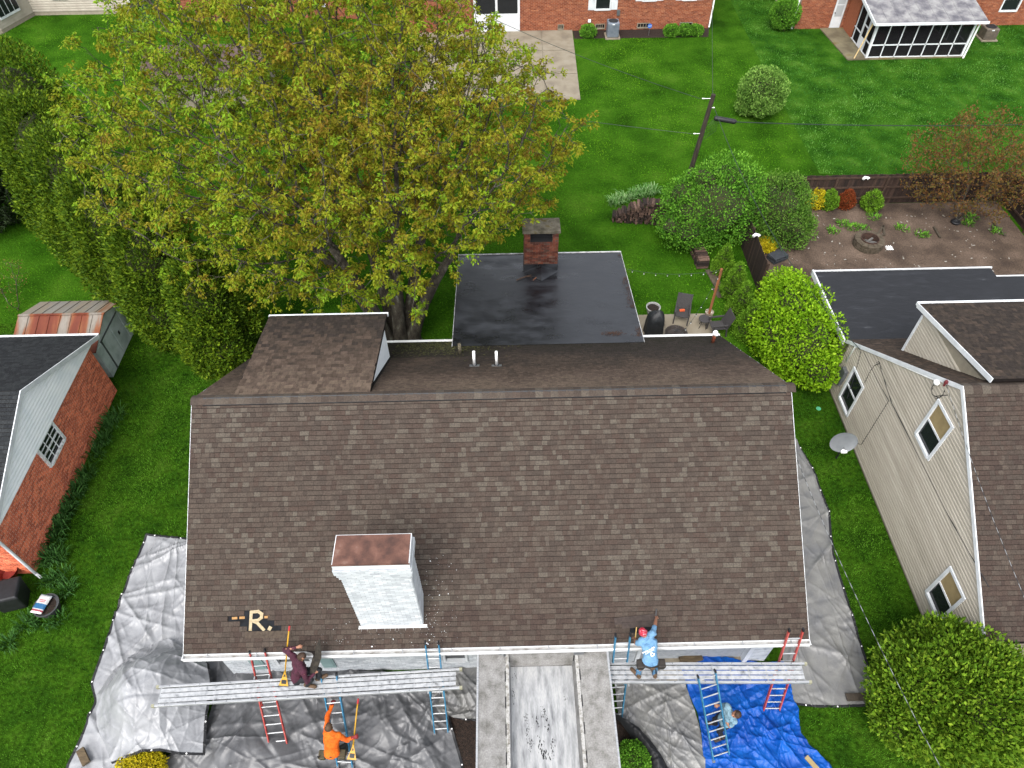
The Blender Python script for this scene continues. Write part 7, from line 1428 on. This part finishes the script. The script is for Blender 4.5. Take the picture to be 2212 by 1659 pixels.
m_jean = M('faded_jeans', ['#45729a', '#5a88ad', '#6c97b8'], scale=9, rough=.85, k=0.5); m_dtr = M('dark_trousers', ['#16171c', '#23252c'], scale=8, rough=.85, k=0.6); m_cargo = M('grey_green_trousers', ['#2a2c2a', '#3c3d38'], scale=8, rough=.85, k=0.6)
m_leather = M('tool_leather', ['#1c1814', '#2e2822'], scale=12, rough=.6)
pt = PZ_+.01
# man in the bandana on the right plank
def xa(t, J, look, up, sid):
    pel = J['pel']
    for s, dx in ((-1, -.24), (1, .26)):
        m = MB(); c = pel+np.array([dx, -.02, -.02]); m.hexa([c+np.array(q) for q in ((-.08, -.1, -.16), (.08, -.1, -.16), (.08, .08, -.16), (-.08, .08, -.16), (-.1, -.12, .06), (.1, -.12, .06), (.1, .1, .06), (-.1, .1, .06))]); m.build('tool_pouch', m_leather, t, bevel=.025)
    m = MB(); n = 24; pts = [pel+np.array([.185*math.cos(a), .155*math.sin(a), .05]) for a in np.linspace(0, 6.283, n)]; m.tube(pts, .028, 6); m.build('tool_belt', m_leather, t)
    m = MB(); c = pel+np.array([.02, -.17, .04]); m.box(c, (.1, .03, .09)); m.build('belt_clip', m_boot, t, bevel=.01)
    m = MB(); m.bar(pel+np.array([.1, -.17, .0]), pel+np.array([.14, -.2, -.22]), .03, .02); m.build('hammer', m_black, t)
    n_ = unitv(np.array([0, -.75, .66])); bx_ = unitv(J['shR']-J['shL']); bx_ = unitv(bx_-n_*(bx_@n_)); by_ = np.cross(n_, bx_); ce = J['che']*.62+J['pel']*.38
    def at(px_, py_): return Matrix([[bx_[i], by_[i], n_[i], (ce+bx_*px_+by_*py_+n_*.168)[i]] for i in range(3)]+[[0, 0, 0, 1]])
    text_obj('shirt_lettering', 'Wechter Roofing', .046, m_pvc, t, at(0, .14), extrude=.02); text_obj('shirt_lettering', '610-819-5544', .042, m_pvc, t, at(0.01, .09), extrude=.02)
    m = MB()
    for k in range(9): a = k*.7; r = .03+.006*(k % 3); p = ce+bx_*(.03+r*math.cos(a))+by_*(-.0+r*math.sin(a)*1.2)+n_*.158; q = ce+bx_*(.03+r*1.3*math.cos(a+.8))+by_*(-.0+r*1.3*math.sin(a+.8))+n_*.158; m.bar(p, q, .012, .03, up=n_)
    m.build('shirt_emblem', m_pvc, t)
an1, an2 = Z2(548, 1372, pt+.1), Z2(872, 1362, pt+.1)
JA = dict(anL=an1, anR=an2, toL=an1+np.array([-.13, .17, -.045]), toR=an2+np.array([-.03, .21, -.045]), knL=an1+np.array([.03, .15, .37]), knR=an2+np.array([0, .15, .37]), pel=Z2(790, 1120, 3.1), che=Z2(770, 780, 3.48), neck=Z2(700, 640, 3.64), head=Z2(650, 545, 3.75), shL=Z2(585, 735, 3.54), shR=Z2(845, 540, 3.6), elL=Z2(510, 755, 3.33), haL=Z2(485, 655, 3.1), elR=Z2(880, 390, 3.45), haR=Z2(903, 250, 3.24), pnL=(0, .2, -1), pnR=(0, .3, -1), curlL=.5, curlR=1.2)
JA['hiL'] = JA['pel']+np.array([-.1, .02, -.06]); JA['hiR'] = JA['pel']+np.array([.1, .02, -.06])
m_band = M('red_bandana', ['#b3122e', '#c31a38', '#d84a62', '#f0dfe2'], scale=26, rough=.8, lo=.3, hi=.72, detail=2, k=0.55)
person('worker in light blue lettered T-shirt and red bandana reaching up the roof', JA, (-.1, 1, -.2), m_sky, m_jean, m_boot, m_hair, sleeves='short', hat=m_band, extra=xa)
pb1, pb2 = Z2(497, 620, 3.08), Z2(517, 432, 3.1); m = MB(); m.bar(pb1, pb2, .025, .012); m.bar(pb1-unitv(pb2-pb1)*.1, pb1, .035, .03); tag(m.build('pry_bar', M('tool_wood', ['#a98b4f', '#c0a366'], scale=12)), 'slim pry bar in the hand of the man in the bandana', 'pry bar')
m = MB(); p = JA['haR']+np.array([.0, .1, .0]); m.bar(p-np.array([0, .05, .02]), p+np.array([.03, .11, .05]), .04, .03); tag(m.build('utility_knife', m_black, bevel=.006), 'black knife in the raised hand of the man in the bandana', 'knife')
# man in maroon squatting on the left plank
JB = dict(anL=Z1(545, 652, pt+.09), anR=Z1(415, 728, pt+.09), pel=Z1(300, 625, 2.66), che=Z1(325, 505, 3.00), neck=Z1(335, 440, 3.18), head=Z1(358, 412, 3.31), shL=Z1(262, 405, 3.13), elL=Z1(165, 335, 3.18), haL=Z1(305, 305, 3.30), shR=Z1(378, 590, 3.04), elR=Z1(415, 690, 2.80), haR=Z1(505, 590, 2.84), pnL=(0, 0, -1), pnR=(-.3, .4, -1), curlL=1.3, curlR=1.0)
JB['toL'] = JB['anL']+np.array([.17, .08, -.045]); JB['toR'] = JB['anR']+np.array([.19, -.03, -.045]); JB['hiL'] = JB['pel']+np.array([.02, .1, -.02]); JB['hiR'] = JB['pel']+np.array([.02, -.09, -.02]); JB['knL'] = JB['anL']+np.array([.08, .06, .4]); JB['knR'] = JB['anR']+np.array([.17, .02, .38])
def xb(t, J, look, up, sid): m = MB(); m.box(J['pel']+np.array([-.13, .02, .08]), (.06, .1, .12), rz=.3); m.build('tool_pouch', m_leather, t, bevel=.015)
person('worker in maroon long-sleeved shirt squatting on the scaffold plank with torn shingles', JB, (.8, .35, -.5), m_maroon, m_dtr, m_boot, m_hair, extra=xb)
out = [(458, 600), (455, 520), (480, 440), (505, 345), (535, 262), (560, 200), (574, 300), (578, 420), (545, 520), (505, 590)]; zs = [2.86, 2.92, 3.06, 3.2, 3.36, 3.5, 3.36, 3.14, 2.98, 2.88]
m = MB(); V = [Z1(x, y, z) for (x, y), z in zip(out, zs)]; m.prism(V, np.array([-.012, -.006, .006])); tag(m.build('torn_shingle', M('torn_shingle', ['#2b2722', '#3d372f', '#4b443a'], scale=14, rough=.95, grain=.3, k=0.45)), 'torn strip of dark shingle held by the man in maroon', 'shingle')
m = MB(); V = [Z1(x, y, z) for x, y, z in ((345, 340, 3.34), (430, 345, 3.3), (505, 350, 3.24), (495, 410, 3.16), (470, 370, 3.22), (400, 352, 3.3))]; m.prism(V, np.array([0, -.005, .01])); tag(m.build('torn_shingle', m_deck), 'narrow black shingle scrap in the fist of the man in maroon', 'shingle')
# man in the orange hoodie on the ladder
JC = dict(pel=Z1(695, 1490, .98), che=Z1(690, 1330, 1.42), neck=Z1(672, 1245, 1.66), head=Z1(662, 1205, 1.82), shL=Z1(622, 1275, 1.56), elL=Z1(645, 1085, 1.58), haL=Z1(700, 945, 1.55), shR=Z1(775, 1300, 1.55), elR=Z1(865, 1345, 1.34), haR=Z1(935, 1318, 1.4), pnL=(0, .3, -1), pnR=(.3, .5, -.4), curlL=1.5, curlR=1.5)
lz = .42; ly = -1.99+lz/2.05*1.62
JC['anL'] = np.array([3.62, ly-.12, lz+.1]); JC['anR'] = np.array([3.86, ly-.12, lz+.1]); JC['toL'] = JC['anL']+np.array([0, .19, -.04]); JC['toR'] = JC['anR']+np.array([0, .19, -.04]); JC['hiL'] = JC['pel']+np.array([-.1, .02, -.05]); JC['hiR'] = JC['pel']+np.array([.1, .02, -.05]); JC['knL'] = (JC['anL']+JC['hiL'])/2+np.array([-.06, .14, .02]); JC['knR'] = (JC['anR']+JC['hiR'])/2+np.array([.08, .14, .02])
def xc(t, J, look, up, sid):
    for dx in (-.25, .25): m = MB(); c = J['pel']+np.array([dx, -.02, -.06]); m.hexa([c+np.array(q) for q in ((-.07, -.1, -.14), (.07, -.1, -.14), (.07, .08, -.14), (-.07, .08, -.14), (-.09, -.12, .08), (.09, -.12, .08), (.09, .1, .08), (-.09, .1, .08))]); m.build('tool_pouch', M('olive_pouch', ['#2e2a1d', '#4a4129'], scale=14), t, bevel=.025)
    m = MB(); m.tube([J['pel']+np.array([-.28, -.08, .05]), J['pel']+np.array([-.33, -.1, .09]), J['pel']+np.array([-.3, -.12, .0])], .012, 6); m.build('hammer_loop', m_black, t)
person('worker in bright orange hoodie climbing a ladder with a yellow shovel', JC, (.25, 1, .1), m_orange, m_cargo, m_boot, m_hair2, glove=M('red_glove', ['#5e1a1c', '#7a2426'], scale=20, rough=.8), hood=True, extra=xc)
# man steadying the ladder on the blue tarp
gz = .1
JD = dict(anL=Z3(455, 975, gz+.1), anR=Z3(570, 1195, gz+.1), pel=Z3(600, 920, .93), che=Z3(670, 835, 1.28), neck=Z3(730, 830, 1.47), head=Z3(785, 835, 1.6), shL=Z3(645, 705, 1.42), elL=Z3(580, 690, 1.2), haL=Z3(520, 695, 1.17), shR=Z3(755, 950, 1.42), elR=Z3(690, 1020, 1.16), haR=Z3(620, 915, 1.2), pnL=(0, .3, -1), pnR=(0, .3, -1), curlL=1.3, curlR=1.3)
JD['toL'] = JD['anL']+np.array([-.2, .03, -.045]); JD['toR'] = JD['anR']+np.array([-.18, -.06, -.045]); JD['hiL'] = JD['pel']+np.array([-.02, .1, -.05]); JD['hiR'] = JD['pel']+np.array([.0, -.1, -.05]); JD['knL'] = (JD['anL']+JD['hiL'])/2+np.array([-.08, .02, 0]); JD['knR'] = (JD['anR']+JD['hiR'])/2+np.array([-.1, 0, 0])
person('worker in pale blue T-shirt and dark trousers steadying a ladder on the blue tarp', JD, (-1, -.1, -.25), m_pale, m_dtr, m_dshoe, m_hair, sleeves='short')
